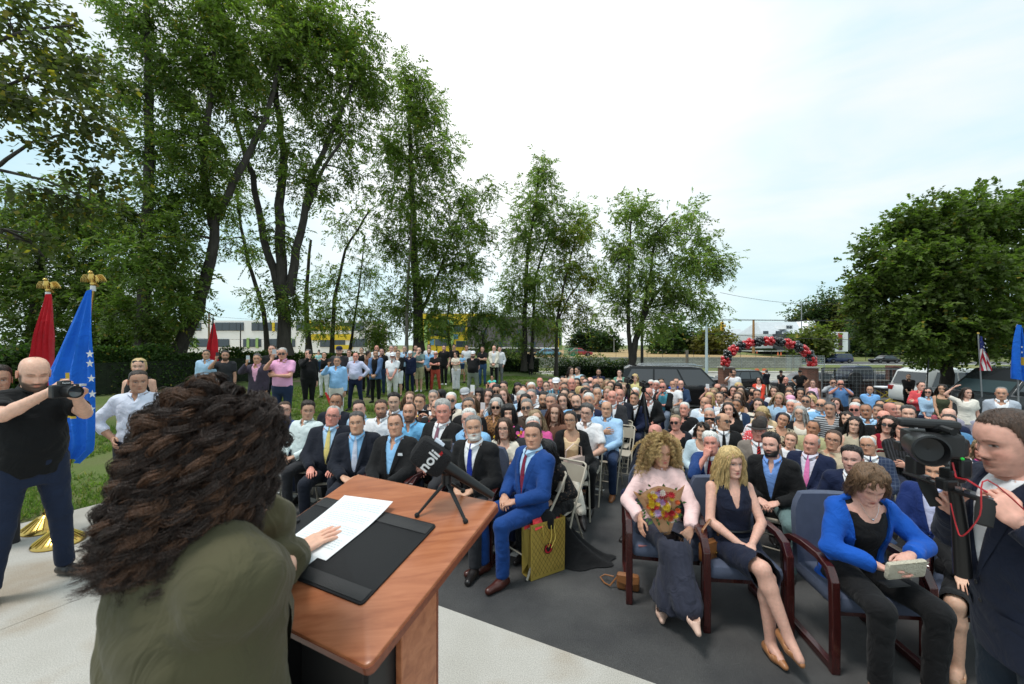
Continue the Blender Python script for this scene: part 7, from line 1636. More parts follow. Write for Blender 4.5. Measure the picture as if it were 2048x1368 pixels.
for k in range(-9,20):
 for sg in(1,-1):
  for off in(0,):
   x0_,z0_=k*.042+off,0.03;pts=[]
   for t in(0,1):z=.03+t*(bh-.05);x=(x0_+sg*t*.30)if sg>0 else(x0_-t*.30+.1);pts.append((x,z))
   (xa,za),(xb,zb2)=pts
   def clipx(xa,za,xb,zb2):
    if xa==xb:return None
    lo_x,hi_x=.008,bwid-.008;t0,t1=0,1;dx=xb-xa
    ta,tb=(lo_x-xa)/dx,(hi_x-xa)/dx;t0=max(0,min(ta,tb));t1=min(1,max(ta,tb));return None if t0>=t1 else(xa+dx*t0,za+(zb2-za)*t0,xa+dx*t1,za+(zb2-za)*t1)
   c=clipx(xa,za,xb,zb2)
   if c:mb.tube([(c[0],-.0035,c[1]),(c[2],-.0055,c[3])],.0013,n=3)
pt_=mb.build('printed_lattice',gdk,bag);pt_['kind']='stuff'
mb=MB()
for k in range(26):a=R.random()*6.28;c=Vector((bwid*R.random(),bdep*R.random(),bh-.02));mb.add([c+Vector((-.05,-.02,-.03)),c+Vector((.05,-.01,-.02)),c+Vector((.04,.03,.035+.03*R.random())),c+Vector((-.03,.02,.05*R.random()+.02))],[(0,1,2,3)])
mb.build('tissue_paper',pmat('red_tissue',(.62,.03,.04),.6),bag)
mb=MB();mb.tube([(.12,-.008,bh-.03),(.115,-.03,bh-.12),(.16,-.045,bh-.22),(.205,-.03,bh-.14),(.215,-.008,bh-.03)],.0045,n=6);mb.tube([(.25,-.008,bh-.06),(.245,-.035,bh-.16),(.19,-.045,bh-.23)],.0045,n=6);mb.build('ribbon_handle',goldd,bag,smooth=True)
em=MB();em.lathe([(.046,0),(.046,.002),(.0,.002)],(.185,-.008,.25),n=26,M=Matrix.Rotation(math.pi/2,3,'X'));e1=em.build('round_emblem',pmat('red_emblem',(.55,.02,.03),.4),bag)
em=MB();em.lathe([(.047,0),(.047,.0035),(.042,.0035),(.042,0)],(.185,-.008,.25),n=26,M=Matrix.Rotation(math.pi/2,3,'X'));em.build('emblem_ring',pmat('dark_print',(.02,.01,.01),.5),e1)
em=MB();
for sx_ in(-1,1):em.add([(.185,-.0118,.27),(.185+sx_*.010,-.0118,.283),(.185+sx_*.017,-.0118,.272),(.185+sx_*.012,-.0118,.266),(.185+sx_*.030,-.0118,.262),(.185+sx_*.032,-.0118,.25),(.185+sx_*.018,-.0118,.245),(.185+sx_*.022,-.0118,.232),(.185,-.0118,.222)],[tuple(range(9))if sx_<0 else tuple(range(8,-1,-1))])
em.build('eagle_emblem',pmat('dark_print',(.02,.01,.01),.5),e1);tag(bag,'gold foil gift bag with red tissue and round red emblem','gift bag')
# two video tripods in the aisle
def video_tripod(px,py_top,d,label,hgt=None):
 x=(px-CX)/F*d;g=ground(x,d);top=CZ-(py_top-HY)/F*d-g;root=empty('video_camera_tripod',(x,d,g));hub=Vector((0,0,top-.22))
 for k in range(3):
  a=k*2.094+.5;f_=Vector((math.cos(a)*.42,math.sin(a)*.42,0));lg=MB();lg.tube([hub,hub.lerp(f_,.5)],.020,n=6);lg.tube([hub.lerp(f_,.48)+Vector((.015,0,0)),f_],.014,n=6);lg.box(hub.lerp(f_,.5),(.05,.05,.06));lg.build('leg',bm_,root)
 mb=MB();mb.tube([(0,0,top-.62),(0,0,top-.12)],.022,n=8);mb.ball((0,0,top-.16),.055,8);mb.tube([(0,0,top-.14),(.1,-.28,top-.32)],.010,n=6);mb.build('head',bm_,root)
 mb=MB();mb.box((0,.0,top-.045),(.11,.24,.10));mb.box((.0,-.02,top+.02),(.04,.16,.03));mb.build('camera',blackp,root,bevel=.012);mb=MB();mb.lathe([(.04,.10),(.05,.2),(.052,.24),(.001,.23)],(0,0,top-.045),n=14,M=Matrix.Rotation(math.pi/2,3,'X'));mb.build('lens',bm_,root,smooth=True)
 tag(root,label,'tripod');return root
video_tripod(1256,757,8.6,'left video camera on tall black tripod in the aisle');video_tripod(1287,764,8.2,'right video camera on black tripod beside the aisle seats')
# ================================================================ the audience: photo pixel of the head top, look, clothing, pose
def SU(c='navy',sh='white',tie=None,**k):return dict(top='suit' if tie else 'blazer',c=c,sh=sh,tie=tie,**k)
def SH(c='white',**k):return dict(top='shirt',c=c,**k)
def PO(c='white',**k):return dict(top='polo',c=c,**k)
def TE(c='white',**k):return dict(top='tee',c=c,**k)
def TK(c='white',**k):return dict(top='tank',c=c,**k)
def WJ(c='white',**k):return dict(top='jacket',c=c,sh='white',neckline='low',**k)
Fm=lambda**k:dict(sex='F',**k)
SEAT=[
(561,806,'boy in royal blue shirt and glasses, half hidden by the speaker',PO('royal',low='trousers',lc='char',hc='br',glasses='clear',pose='lap',d=5.9)),
(606,806,'young man with dark parted hair and pale mint shirt',SH((214,226,226),hc='dk',hair='side',lc='char',pose='lap',d=5.65,sleeve=.96)),
(660,815,'heavy white-haired man with pink face and yellow tie, front row',SU('dnavy','paleblue',(214,196,120),hc='lg',hair='rec',skin='r',fat=.9,glasses='clear',pose='thighs',lc='dnavy',d=5.15,chair='f')),
(717,824,'stocky man in navy suit with blue checked tie, front row',SU('dnavy','sky',(64,96,168),tk='diamond',tc2='white',hc='dg',hair='short',fat=.75,pose='lap',lc='dnavy',d=4.85,skin='m',chair='f')),
(789,831,'man in dark blazer with pocket square and open blue shirt',SU('blk','sky',None,hc='br',hair='rec',fat=.45,pose='lap',lc=(70,72,74),pkt=True,d=4.6,leg='wide',skin='m',chair='a')),
(953,833,'grey-haired man with white goatee and bright blue tie',SU('blk','white',(30,52,150),hc='gr',hair='short',beard=.9,bc='wh',pose='lap',lc='char',d=4.28,chair='a',skin='m')),
(1062,848,'man in royal blue suit and maroon tie beside the gift bag',SU('royal','paleblue',(122,36,62),hc='dk',hair='crop',pose='lap',lc='royal',d=3.98,turn=-.26,chair='f',shoec=(70,30,22),leg='sit')),
(670,789,'man in navy suit with arms crossed behind the white-haired man',SU('dnavy','white','blk',hc='dk',hair='rec',pose='cross',skin='t',d=6.1)),
(725,801,'dark-haired man in pale blue shirt looking aside',SH('paleblue',hc='dk',hair='short',pose='lap',d=5.95)),
(759,802,'brown-bearded man in white shirt, second row',SH('white',hc='br',hair='short',beard=.8,pose='lap',d=5.75)),
(784,789,'black-haired man in light blue jacket and white shirt',SU((150,186,222),'white',None,hc='blk',hair='quiff',pose='lap',d=6.2,beard=.3)),
(820,807,'short-bearded man in bright sky blue shirt',SH((122,190,236),hc='br',hair='rec',beard=.85,pose='lap',d=5.4)),
(881,804,'big grey-haired man in dark suit with mauve tie',SU('blk','white',(140,96,112),hc='lg',hair='side',pose='lap',d=4.95,fat=.4,skin='r')),
(941,819,'white-haired man with glasses in light blue shirt',SH('sky',hc='wh',hair='short',glasses='clear',pose='lap',d=4.85)),
(1011,840,'woman with short dark brown hair in white blouse and glasses',Fm(**TE('cream',hc='br',hair='mid',pose='cross',neckline='scoop',glasses='clear',d=4.75))),
(1070,835,'white-haired man in dark suit behind the royal blue suit',SU('char','white',None,hc='wh',hair='short',pose='lap',d=4.7,skin='r')),
(818,786,'woman with long light brown hair and white top on the lawn edge',Fm(**TE('white',hc='lb',hair='long',pose='lap',d=7.2))),
(837,790,'man wearing a black red and white fan scarf',dict(**SH('white',ck='floral',c2='blk',hc='br',hair='short',pose='lap',d=6.5))),
(860,782,'grey-haired man with moustache in charcoal jacket',SU('char','char',None,hc='gr',hair='short',mous=1,pose='lap',d=7.3)),
(867,801,'balding man with glasses filming with a black phone',SU('blk','wine',None,hc='gr',hair='shoe',glasses='clear',pose='phone2',d=5.9)),
(881,780,'woman with black ponytail and round sunglasses in profile',Fm(**TK('blk',hc='blk',hair='pony',glasses='rsun',pose='lap',d=7.6,yaw=-.9))),
(903,786,'white-haired man in sunglasses and cream jacket over black shirt',SU('cream','blk',None,hc='wh',hair='short',glasses='sun',pose='lap',d=6.7)),
(938,798,'man with dark greying hair and moustache in black suit',SU('blk','white',None,hc='dg',hair='short',mous=1,pose='lap',d=6.0,skin='m')),
(931,778,'man in grey cap with black brim photographing with a white phone',PO('paleblue',hc='dk',hair='short',hat='cap',hatc='lgrey',pose='phone',phonec=(230,230,230),d=7.3)),
(945,793,'woman with light brown hair behind the black-suited man',Fm(**TK('peach',hc='lb',hair='long',pose='lap',d=6.4))),
(1018,812,'woman with black bob and bright floral blouse',Fm(**SH('blk',ck='floral',hc='blk',hair='bob',pose='lap',neckline='scoop',d=5.5,lipc=(190,60,60)))),
(995,799,'elderly woman in leopard print filming with a white phone',Fm(**SH('tan',ck='leopard',c2='dbrown',hc='lg',hair='wcrop',glasses='sun',pose='phone',phonec=(235,225,225),d=6.2))),
(973,781,'woman in white dotted blouse holding a phone up high',Fm(**TE('white',ck='dots',c2='char',hc='dk',hair='mid',pose='up',phonec=(235,235,235),d=7.0))),
(956,779,'woman with black hair and black straps on a white top',Fm(**TE('white',hc='blk',hair='bob',pose='lap',d=7.4))),
(983,767,'bald man in sunglasses and pale shirt at the lawn edge',SH('mint',hc='gr',hair='bald',glasses='sun',pose='lap',d=8.6,skin='r')),
(992,771,'bearded man with round sunglasses and black hair',SH('white',hc='blk',hair='quiff',beard=.9,glasses='rsun',pose='lap',d=8.2)),
(1005,765,'smiling young man in dark suit behind the brown-haired woman',SU('dnavy','white','blk',hc='dk',hair='side',pose='lap',d=9.2)),
(1007,780,'woman with highlighted brown hair and peach top',Fm(**TE('peach',hc='lb',hair='wavy',pose='lap',d=7.6))),
(996,791,'dark-haired woman behind the leopard print blouse',Fm(**TE('sky',hc='dk',hair='long',pose='lap',d=6.8))),
(1034,765,'young woman with long black hair looking down',Fm(**TE('white',hc='blk',hair='long',pose='phonelap',pitch=-.35,d=9.4))),
(1045,771,'dark-haired person with sunglasses beside the long-haired girl',TE('char',hc='blk',glasses='sun',pose='lap',d=9.4)),
(1054,763,'dark-skinned man in red shirt',PO('red',hc='dk',hair='buzz',skin='t',pose='lap',d=10.6)),
(1064,766,'white-haired man in patterned pale shirt, looking left',SH('white',ck='check',c2='lgrey',hc='wh',hair='short',pose='lap',d=8.9)),
(1047,777,'bald man behind the grey-haired man looking down',PO('slate',hc='gr',hair='bald',pose='lap',d=8.3)),
(1038,781,'grey-haired man in pale blue shirt looking down',SH('paleblue',hc='lg',hair='short',pose='phonelap',pitch=-.35,d=7.3)),
(1065,780,'grey-haired man in plain white shirt, centre left',SH('white',hc='gr',hair='short',pose='lap',d=7.2)),
(1050,792,'young woman with long wavy black hair in white top',Fm(**TK('white',hc='blk',hair='wavy',pose='lap',d=6.7))),
(1056,800,'elderly man in sunglasses and dark brown shirt',SH('dbrown',hc='gr',hair='short',glasses='sun',pose='lap',d=6.0)),
(1087,786,'black-bearded man in black shirt',SH('blk',hc='blk',hair='quiff',beard=.9,pose='lap',d=6.9)),
(1100,789,'lean grey-haired man in slate shirt',SH('slate',hc='gr',hair='short',beard=.3,pose='lap',d=6.5,skin='m')),
(1110,811,'woman with long auburn hair and brown top',Fm(**TE('brown',hc='au',hair='long',pose='lap',d=5.7))),
(1073,824,'woman with honey-blond hair and pink top in glasses',Fm(**TE('hotpink',hc='ab',hair='long',glasses='clear',pose='lap',d=5.25,yaw=.5))),
(1080,756,'bald older man in slate polo shirt',PO('slate',hc='gr',hair='shoe',pose='lap',d=11.2,skin='r')),
(1093,764,'woman with hair tied up in white blouse',Fm(**SH('white',hc='dk',hair='bun',pose='lap',d=9.8))),
(1103,757,'dark-haired man in white shirt beside the striped shirt',SU('char','white',None,hc='blk',pose='lap',d=10.8)),
(1113,757,'man with white cap and moustache in striped teal shirt',PO('slate',ck='stripe_v',c2='tealb',csc=.5,hc='dk',hat='cap',hatc='white',mous=1,pose='cross',d=9.4)),
(1124,754,'dark-haired woman in red top',Fm(**TE('red',hc='blk',hair='long',pose='lap',d=11.4))),
(1130,757,'bald man in orange-brown shirt',SH('orange',hc='br',hair='shoe',pose='lap',d=10.4)),
(1141,757,'large balding man in navy polo shirt',PO('navy2',hc='gr',hair='shoe',fat=.8,pose='lap',d=9.3,skin='r')),
(1131,766,'dark-haired man with square face behind the woman in glasses',TE('white',hc='dk',hair='crop',pose='lap',d=8.9)),
(1155,758,'woman with long straight black hair, middle rows',Fm(**TE('blk',hc='blk',hair='long',pose='lap',d=9.8))),
(1165,750,'man in dark suit in the last rows',SU('dnavy','white',None,hc='dk',pose='lap',d=12.6)),
(1171,758,'pale young woman with dark hair pulled back',Fm(**TK('blk',hc='dk',hair='bun',pose='lap',d=11.2))),
(1180,755,'shaven-headed man wearing dark sunglasses',SH('paleblue',hc='dk',hair='bald',glasses='sun',pose='lap',d=11.4)),
(1190,758,'bald man in pale blue shirt, middle of the left block',SH('paleblue',hc='gr',hair='bald',pose='lap',d=10.4,fat=.5)),
(1202,756,'fair-haired man in white shirt',SH('white',hc='ab',hair='rec',pose='lap',d=11.6)),
(1215,751,'red-faced man with short dark hair in lilac shirt',SH('lav',hc='dk',skin='r',pose='lap',d=12.6)),
(1177,765,'man with black hair turned to his neighbour',TE('pink',hc='blk',hair='quiff',pose='lap',d=9.6,yaw=.9)),
(1172,768,'grey-haired man in pale pink shirt with sunglasses',SH('pink',hc='gr',glasses='sun',pose='lap',d=9.0)),
(1197,767,'person with black fringe bending down',TE('blk',hc='blk',hair='short',pose='lap',pitch=-.5,d=9.6)),
(1196,776,'greying man in pale blue shirt with hand at his mouth',SU('paleblue','paleblue',None,hc='gr',hair='rec',pose='chin',d=8.3)),
(1129,779,'woman with dark hair and glasses in cream',Fm(**TE('cream',hc='dk',hair='long',glasses='clear',pose='lap',d=8.0))),
(1144,784,'woman with dark hair swept back in beige dress',Fm(**TK('beige',hc='dk',hair='bun',pose='lap',d=7.7))),
(1127,790,'woman with long brown hair and pale yellow top',Fm(**TE('peach',hc='br',hair='long',pose='lap',d=6.9))),
(1154,790,'black-bearded man in pale blue jacket over black shirt',SU('sky','blk',None,neckline='crew',hc='blk',hair='rec',beard=1,pose='lap',d=6.6,fat=.5)),
(1160,775,'blond woman turned sideways in the middle rows',Fm(**TE('hotpink',hc='bl',hair='mid',pose='lap',d=8.6,yaw=.8))),
(1168,778,'man with thick black hair leaning toward his neighbour',TE('coral',hc='blk',hair='quiff',pose='lap',d=8.2,yaw=.8)),
(1175,783,'man with brown cap-like hair beside the phone holder',TE('brown',hc='dk',pose='lap',d=7.7)),
(1181,787,'white-haired man in navy suit filming with a black phone',SU('navy2','white',None,hc='wh',hair='short',pose='phone',d=6.9)),
(1171,811,'man with tousled dark hair and glasses in white short-sleeved shirt',PO((240,238,240),hc='dg',hair='side',glasses='clear',pose='lap',lc='blk',d=5.75)),
(1143,824,'woman in black cardigan and white trousers with pink handbag',Fm(top='cardigan',c='blk',sh='peach',neckline='low',open_=(-.1,.05,.05),hc='blk',hair='pony',glasses='clear',pose='lap',lc=(226,218,204),d=5.2,leg='cross')),
(1212,804,'man in light blue shirt holding his hand on his chest',SH((170,206,240),hc='dg',hair='shoe',pose='chest',lc=(34,52,84),fat=.5,d=6.35,skin='m',shoec=(150,96,58),leg='wide')),
(1224,782,'elderly bald man in black suit and dark tie',SU('char','white','slate',hc='wh',hair='shoe',skin='r',pose='lap',d=7.9,fat=.4)),
(1237,780,'pink-faced bald man in dark suit',SU('dnavy','white',None,hc='wh',hair='bald',skin='r',pose='lap',d=8.3,fat=.4)),
(1214,775,'woman with pinkish blond short hair',Fm(**TE('peach',hc='ab',hair='wcrop',pose='lap',d=9.0))),
(1222,765,'woman with brown centre-parted hair in golden top',Fm(**TE('yellow',hc='br',hair='long',pose='lap',d=9.9))),
(1233,768,'woman with rounded black hair near the left tripod',Fm(**TE('white',hc='blk',hair='bob',pose='lap',d=9.7))),
(1214,760,'blond woman in mustard top in the back rows',Fm(**TE((190,150,80),hc='ab',hair='long',pose='lap',d=11.0))),
(1226,753,'bald man in white shirt in the back rows',SH('white',hc='gr',hair='bald',pose='lap',d=11.9,skin='m')),
(1239,755,'woman with long dark wavy hair in pink top',Fm(**TE('pink',hc='dk',hair='wavy',pose='lap',d=11.5))),
(1246,768,'woman in purple blouse beside the left tripod',Fm(**TE('purple',hc='ab',hair='mid',pose='lap',d=10.0))),
(1269,776,'white-haired man in white shirt between the tripods',SH('white',hc='wh',pose='lap',d=9.2)),
(1267,787,'man in dark navy suit behind the tripod legs',SU('navy2','white','blk',hc='dk',pose='lap',d=8.4,skin='m',lc='navy2')),
(1297,777,'bald man in black jacket with folded hands and crossed legs',SU('blk','white',None,hc='gr',hair='bald',skin='r',pose='lap',lc='blk',d=8.9,leg='wide',beard=.4)),
(1302,755,'white-haired man with red sunglasses in white sweater',SH('white',hc='wh',glasses='sun',skin='r',pose='lap',d=12.4)),
(1312,760,'white-haired older man in plain white polo',PO('white',hc='wh',pose='lap',d=11.8,skin='r')),
(1324,754,'black-haired man in front of the limousine door',PO('blk',hc='blk',hair='quiff',pose='lap',d=13.4)),
(1326,767,'bald man in sunglasses, black cardigan and light blue shirt',SU('blk','tealb',None,open_=(-.1,.06,.06),hc='gr',hair='bald',glasses='sun',pose='chin',lc=(110,122,140),d=11.5,skin='r',leg='wide')),
(1346,763,'bald bearded man in white T-shirt and grey trousers',TE('white',hc='wh',hair='bald',beard=.7,pose='lap',lc=(140,138,132),d=12.4,leg='wide')),
(1352,756,'man in bright blue shirt behind the white T-shirt',PO('bblue',hc='dk',hair='rec',pose='lap',d=13.8)),
(1361,762,'bald man in navy jacket by the limousine',SU('denim','blk',None,hc='gr',hair='bald',pose='thighs',lc='navy2',d=13.2,glasses='clear',leg='wide')),
(1434,769,'bald man in dark sunglasses by the limousine bonnet',TE('char',hc='gr',hair='bald',glasses='sun',pose='lap',d=11.4,skin='r')),
(1419,775,'woman with black hair holding up a white phone',Fm(**TE('blk',hc='blk',hair='long',pose='up',phonec=(235,235,240),d=11.0))),
(1428,778,'fair woman with clear glasses behind the blond woman',Fm(**TE('pink',hc='ab',hair='mid',glasses='clear',pose='lap',d=10.4))),
(1446,774,'woman in black filming with both hands raised',Fm(**TE('blk',hc='br',hair='mid',pose='phone2',d=10.8))),
(1467,774,'round-faced dark-haired woman in dark blouse',Fm(**TE('navy',hc='dk',hair='mid',pose='lap',d=10.6,neckline='scoop'))),
(1477,768,'blond child beside the round-faced woman',Fm(**TE('tan',hc='bl',hair='wcrop',pose='lap',d=11.6,child=True))),
(1483,775,'woman with very long dark brown wavy hair',Fm(**TE('blk',hc='dk',hair='wavy',pose='lap',d=10.4))),
(1479,782,'brown-haired woman with face half hidden',Fm(**TE('blk',hc='lb',hair='mid',pose='lap',d=9.9))),
(1418,787,'blond woman with royal blue straps',Fm(**TK('bblue',hc='bl',hair='mid',pose='lap',d=9.5))),
(1441,785,'dark-haired stubbled man in white shirt',SH('white',hc='dk',beard=.5,pose='lap',d=9.4)),
(1475,787,'woman with long brown hair and tan tank top',Fm(**TK('tan',hc='br',hair='long',pose='lap',d=9.0))),
(1407,796,'bald grey-bearded man in dark jacket and pale shirt',SU((214,226,240),'white',None,hc='gr',hair='bald',beard=.5,bc='lg',pose='lap',d=8.4,skin='m')),
(1419,809,'balding man mostly hidden behind the grey-haired phone holder',SH('paleblue',hc='br',hair='shoe',skin='r',pose='lap',d=7.6)),
(1457,797,'man with black buzz cut and heavy brows',TE('white',hc='blk',hair='buzz',pose='lap',d=8.2,skin='m')),
(1473,800,'young dark-haired man in blue jacket beside the long-haired woman',SU('denim','white',None,hc='dk',hair='crop',pose='lap',d=7.9,skin='t')),
(1370,806,'white-haired man wearing a red and black scarf',PO('blk',hc='wh',hair='short',pose='lap',d=7.5,skin='r',fat=.3)),
(1458,808,'woman with very long brown hair and red lips in black',Fm(**TE('blk',hc='dk',hair='long',pose='lap',neckline='scoop',d=7.0,lipc=(170,30,40),skin='l'))),
(1421,818,'grey-haired person filming with a wide black phone',SH('white',hc='lg',hair='short',pose='phone2',d=6.6)),
(1446,828,'balding man in black suit and sunglasses looking left',SU('blk','white','blk',hc='dg',hair='shoe',glasses='rsun',skin='m',pose='lap',d=5.75,yaw=.7)),
(1353,832,'short-haired blond woman in sunglasses and navy cardigan',Fm(top='cardigan',c='dnavy',sh='blk',neckline='low',open_=(-.1,.05,.07),hc='ab',hair='crop',glasses='sun',pose='lap',d=5.9,fat=.4,skin='r')),
(1403,848,'older woman with short dark hair and pale blue jacket',Fm(**WJ((196,216,226),hc='dk',hair='wcrop',pose='lap',d=5.35,skin='m'))),
(1427,867,'white-haired man in blue suit with hand on his mouth',SU((36,66,122),'white','wine',hc='wh',hair='side',pose='chin',d=4.45,skin='r',lc=(36,66,122),tk='dots',tc2='blk')),
(1311,852,'bald man in glasses behind the curly blond woman',SU('dnavy','white',None,hc='lg',hair='bald',glasses='clear',pose='lap',d=4.8,skin='r')),
(1547,869,'man with slicked black hair, dark beard and black blazer',SU('blk',(120,160,226),None,hc='blk',hair='quiff',beard=1,pose='lap',lc=(98,120,120),d=4.15,skin='p',leg='wide',chair='f')),
(1518,846,'elderly man in dark fedora and grey suit with striped tie',SU((132,122,114),'white','red',tk='stripe_d',tc2='blk',hc='gr',hat='fedora',hatc=(56,50,48),skin='r',pose='lap',d=5.0)),
(1505,777,'woman in dark red top behind the phone man',Fm(**TE('wine',hc='dk',hair='long',pose='lap',d=10.8))),
(1513,780,'dark-haired man photographing with a camera phone',TE('navy2',hc='dk',pose='phone',d=10.2)),
(1549,775,'young woman with brown bob in white shirt',Fm(**TE('white',hc='br',hair='mid',pose='lap',d=10.8))),
(1557,787,'woman with long dark blond hair and pale blue top',Fm(**TE('paleblue',hc='ab',hair='long',pose='lap',d=9.0))),
(1516,800,'pale woman with flat dark hair and cream striped shirt',Fm(**SH('cream',ck='stripe_h',c2='char',csc=.35,hc='dk',hair='mid',pose='lap',d=7.8))),
(1527,811,'blond person looking down behind the fedora',Fm(**TE('peach',hc='bl',hair='wcrop',pose='lap',pitch=-.6,d=7.2))),
(1521,820,'child with light brown hair bending forward',TE('white',ck='dots',c2='red',hc='lb',hair='short',pose='lap',pitch=-.6,d=6.7)),
(1520,832,'man with cropped dark hair behind the fedora',TE('coral',ck='dots',c2='white',hc='dk',hair='crop',pose='lap',d=5.9,pitch=-.3)),
(1579,773,'woman with tied hair in dark red beside the phone woman',Fm(**TE('hotpink',hc='br',hair='bun',pose='lap',glasses='clear',d=11.0))),
(1578,783,'woman with dark hair tied flat in pink shirt',Fm(**TE('hotpink',hc='dk',hair='pony',pose='lap',d=9.8))),
(1578,792,'person in pink cap and sunglasses',TE('pink',hc='lg',hat='cap',hatc='pink',glasses='sun',pose='lap',d=9.0)),
(1598,778,'young woman with long black hair looking right',Fm(**TE('white',hc='blk',hair='wavy',pose='lap',d=10.2,yaw=-.3))),
(1582,801,'white-haired man in navy suit and dark tie',SU('navy2','white','dnavy',hc='wh',pose='lap',d=7.9,skin='r')),
(1598,807,'bald man tilting his head beside the white-haired man',SH('sky',hc='wh',hair='bald',pose='lap',d=7.7)),
(1609,792,'man in wide black sunglasses and white shirt with navy collar',PO('white',hc='blk',hair='crop',glasses='sun',pose='lap',d=8.5,beard=.3)),
(1621,785,'woman with black flat hair behind the blond woman',Fm(**TE('pink',hc='blk',hair='mid',pose='lap',d=9.6))),
(1629,793,'blond woman with red top leaning her head',Fm(**TE('red',hc='bl',hair='bob',pose='lap',glasses='clear',d=8.9,roll=.3))),
(1643,800,'bald grey-bearded man in sunglasses and light blue polo',PO('sky',hc='gr',hair='bald',beard=.5,bc='lg',glasses='sun',pose='lap',d=8.0,skin='m')),
(1562,827,'woman with tied black hair and leopard neckline, head tilted',Fm(**TE('beige',ck='leopard',c2='blk',hc='blk',hair='bun',pose='lap',d=6.3,neckline='scoop',skin='m',roll=-.25))),
(1603,816,'woman with ash blond hair and glasses in black cardigan',Fm(top='cardigan',c='blk',sh='cream',neckline='low',open_=(-.1,.05,.06),hc='lg',hair='mid',glasses='clear',pose='lap',d=6.7)),
(1581,854,'little girl with light brown hair in white T-shirt',Fm(**TE('white',hc='lb',hair='pony',pose='lap',d=5.3,child=True,scale=.84))),
(1625,841,'balding man in pale olive shirt with raised elbow',SH((176,172,128),hc='dg',hair='rec',pose='lap',d=5.7,skin='t',fat=.3)),
(1661,806,'thin man in black and grey striped shirt',SH('lgrey',ck='stripe_h',c2='blk',csc=.9,hc='dg',hair='short',pose='lap',d=7.1,skin='m',neckline='v')),
(1672,798,'woman with brown hair behind the striped shirt',Fm(**TE('blk',ck='dots',c2='white',hc='br',hair='mid',pose='lap',d=8.6))),
(1711,807,'white-haired man with pink face and sunglasses',SH('white',hc='wh',hair='short',glasses='sun',skin='r',pose='lap',d=7.3,fat=.3)),
(1735,810,'balding man with moustache in pale blue checked shirt',SH('paleblue',ck='check',c2='sky',hc='dg',hair='rec',mous=1,skin='t',pose='lap',d=6.9,fat=.3)),
(1714,796,'young woman with black hair behind the sunglasses man',Fm(**TE('blk',hc='blk',hair='long',pose='lap',d=8.6))),
(1760,802,'dark-haired woman with upturned face',Fm(**TE('white',hc='blk',hair='bun',pose='lap',d=8.2,pitch=.2))),
(1781,807,'shaven-headed man with pink face looking left',TE('dbrown',hc='gr',hair='bald',skin='r',pose='lap',d=7.4,yaw=.5)),
(1753,811,'dark-haired boy between two bald men',TE('sage',hc='dk',pose='lap',d=7.6,child=True)),
(1765,823,'bald man with black sunglasses pushed on his brow',SU('blk','blk',None,hc='gr',hair='bald',glasses='sun',skin='r',pose='lap',d=6.3)),
(1697,827,'woman with dark hair in black behind the beige top',Fm(**TE('blk',hc='dk',hair='mid',pose='lap',d=6.4))),
(1708,836,'woman with long black hair, beige top and sunglasses on head',Fm(**TK((196,184,160),hc='blk',hair='long',glasses='topsun',pose='lap',d=5.7,skin='l'))),
(1774,835,'woman in big sunglasses and dark red sleeveless dress',Fm(**TK((150,16,44),hc='dk',hair='wcrop',glasses='sun',pose='lap',d=5.6,fat=.3,neckline='scoop'))),
(1815,813,'grey-templed man in dark suit',SU('dnavy','white',None,hc='dg',hair='quiff',pose='lap',d=6.4,fat=.3)),
(1797,809,'fair child with pink top behind the dark-suited man',Fm(**TE('hotpink',hc='ab',hair='mid',pose='lap',d=7.6,child=True))),
(1809,845,'woman with short black hair and sheer black ribbed top',Fm(**SH('blk',ck='stripe_v',c2='char',hc='blk',hair='wcrop',pose='cross',d=5.2,neckline='scoop',fat=.5))),
(1891,844,'woman with long black hair and glasses in white top',Fm(**SH('cream',hc='blk',hair='long',glasses='clear',pose='lap',d=5.3))),
(1896,819,'bald man behind the man with raised eyes',TE('navy2',hc='dk',hair='bald',pose='lap',d=6.3)),
(1899,830,'dark-haired man in steel blue T-shirt',TE((84,130,170),hc='dk',hair='crop',pose='lap',d=5.8,fat=.3)),
(1965,884,'woman with red-blond hair and bright pink lace top',Fm(**SH('hotpink',ck='dots',c2='pink',hc='ab',hair='wavy',pose='lap',d=4.3,skin='r'))),
(1740,876,'white-haired man in glasses, navy checked suit and blue tie',SU((40,52,78),'white',(26,48,96),ck='check',c2='slate',hc='wh',hair='rec',glasses='clear',pose='lap',d=4.6,skin='m')),
(1621,869,'bald man in navy suit with bright pink tie',SU('navy2',(224,220,236),(238,130,190),hc='lg',hair='shoe',skin='r',pose='lap',d=4.55,fat=.7)),
(1664,885,'girl with glasses and brown tied hair',Fm(**TK('beige',hc='br',hair='pony',glasses='clear',pose='lap',d=4.5,scale=.95))),
(1706,890,'man with thick black hair in navy suit leaning forward',SU('navy2','white',None,hc='blk',hair='quiff',pose='lap',lean=.22,d=3.75,beard=.35,skin='p')),
(1868,922,'black-bearded man in navy suit behind the camera rig',SU((24,46,104),'lav',None,hc='blk',hair='quiff',beard=1,skin='m',pose='lap',d=3.35,fat=.3)),
(1925,878,'man in dark navy jacket hidden behind the camera',SU('navy2','white',None,hc='blk',hair='short',pose='lap',d=4.3,fat=.5)),
(1975,960,'woman in black sleeves sitting beyond the videographer',Fm(**SH('blk',hc='blk',hair='long',pose='thighs',low='skirt',lc='blk',d=2.75,shoe='pump',shoec=(190,150,120),chair='a'))),
]
def speaker_yaw(px_,py_,brz):
 t=math.atan2(-(-.62-px_),(1.0-py_));a=t-brz
 while a>math.pi:a-=2*math.pi
 while a<-math.pi:a+=2*math.pi
 return max(-.75,min(.75,a))
def lod_of(d):return 0 if d<4.45 else(1 if d<6.6 else 2)
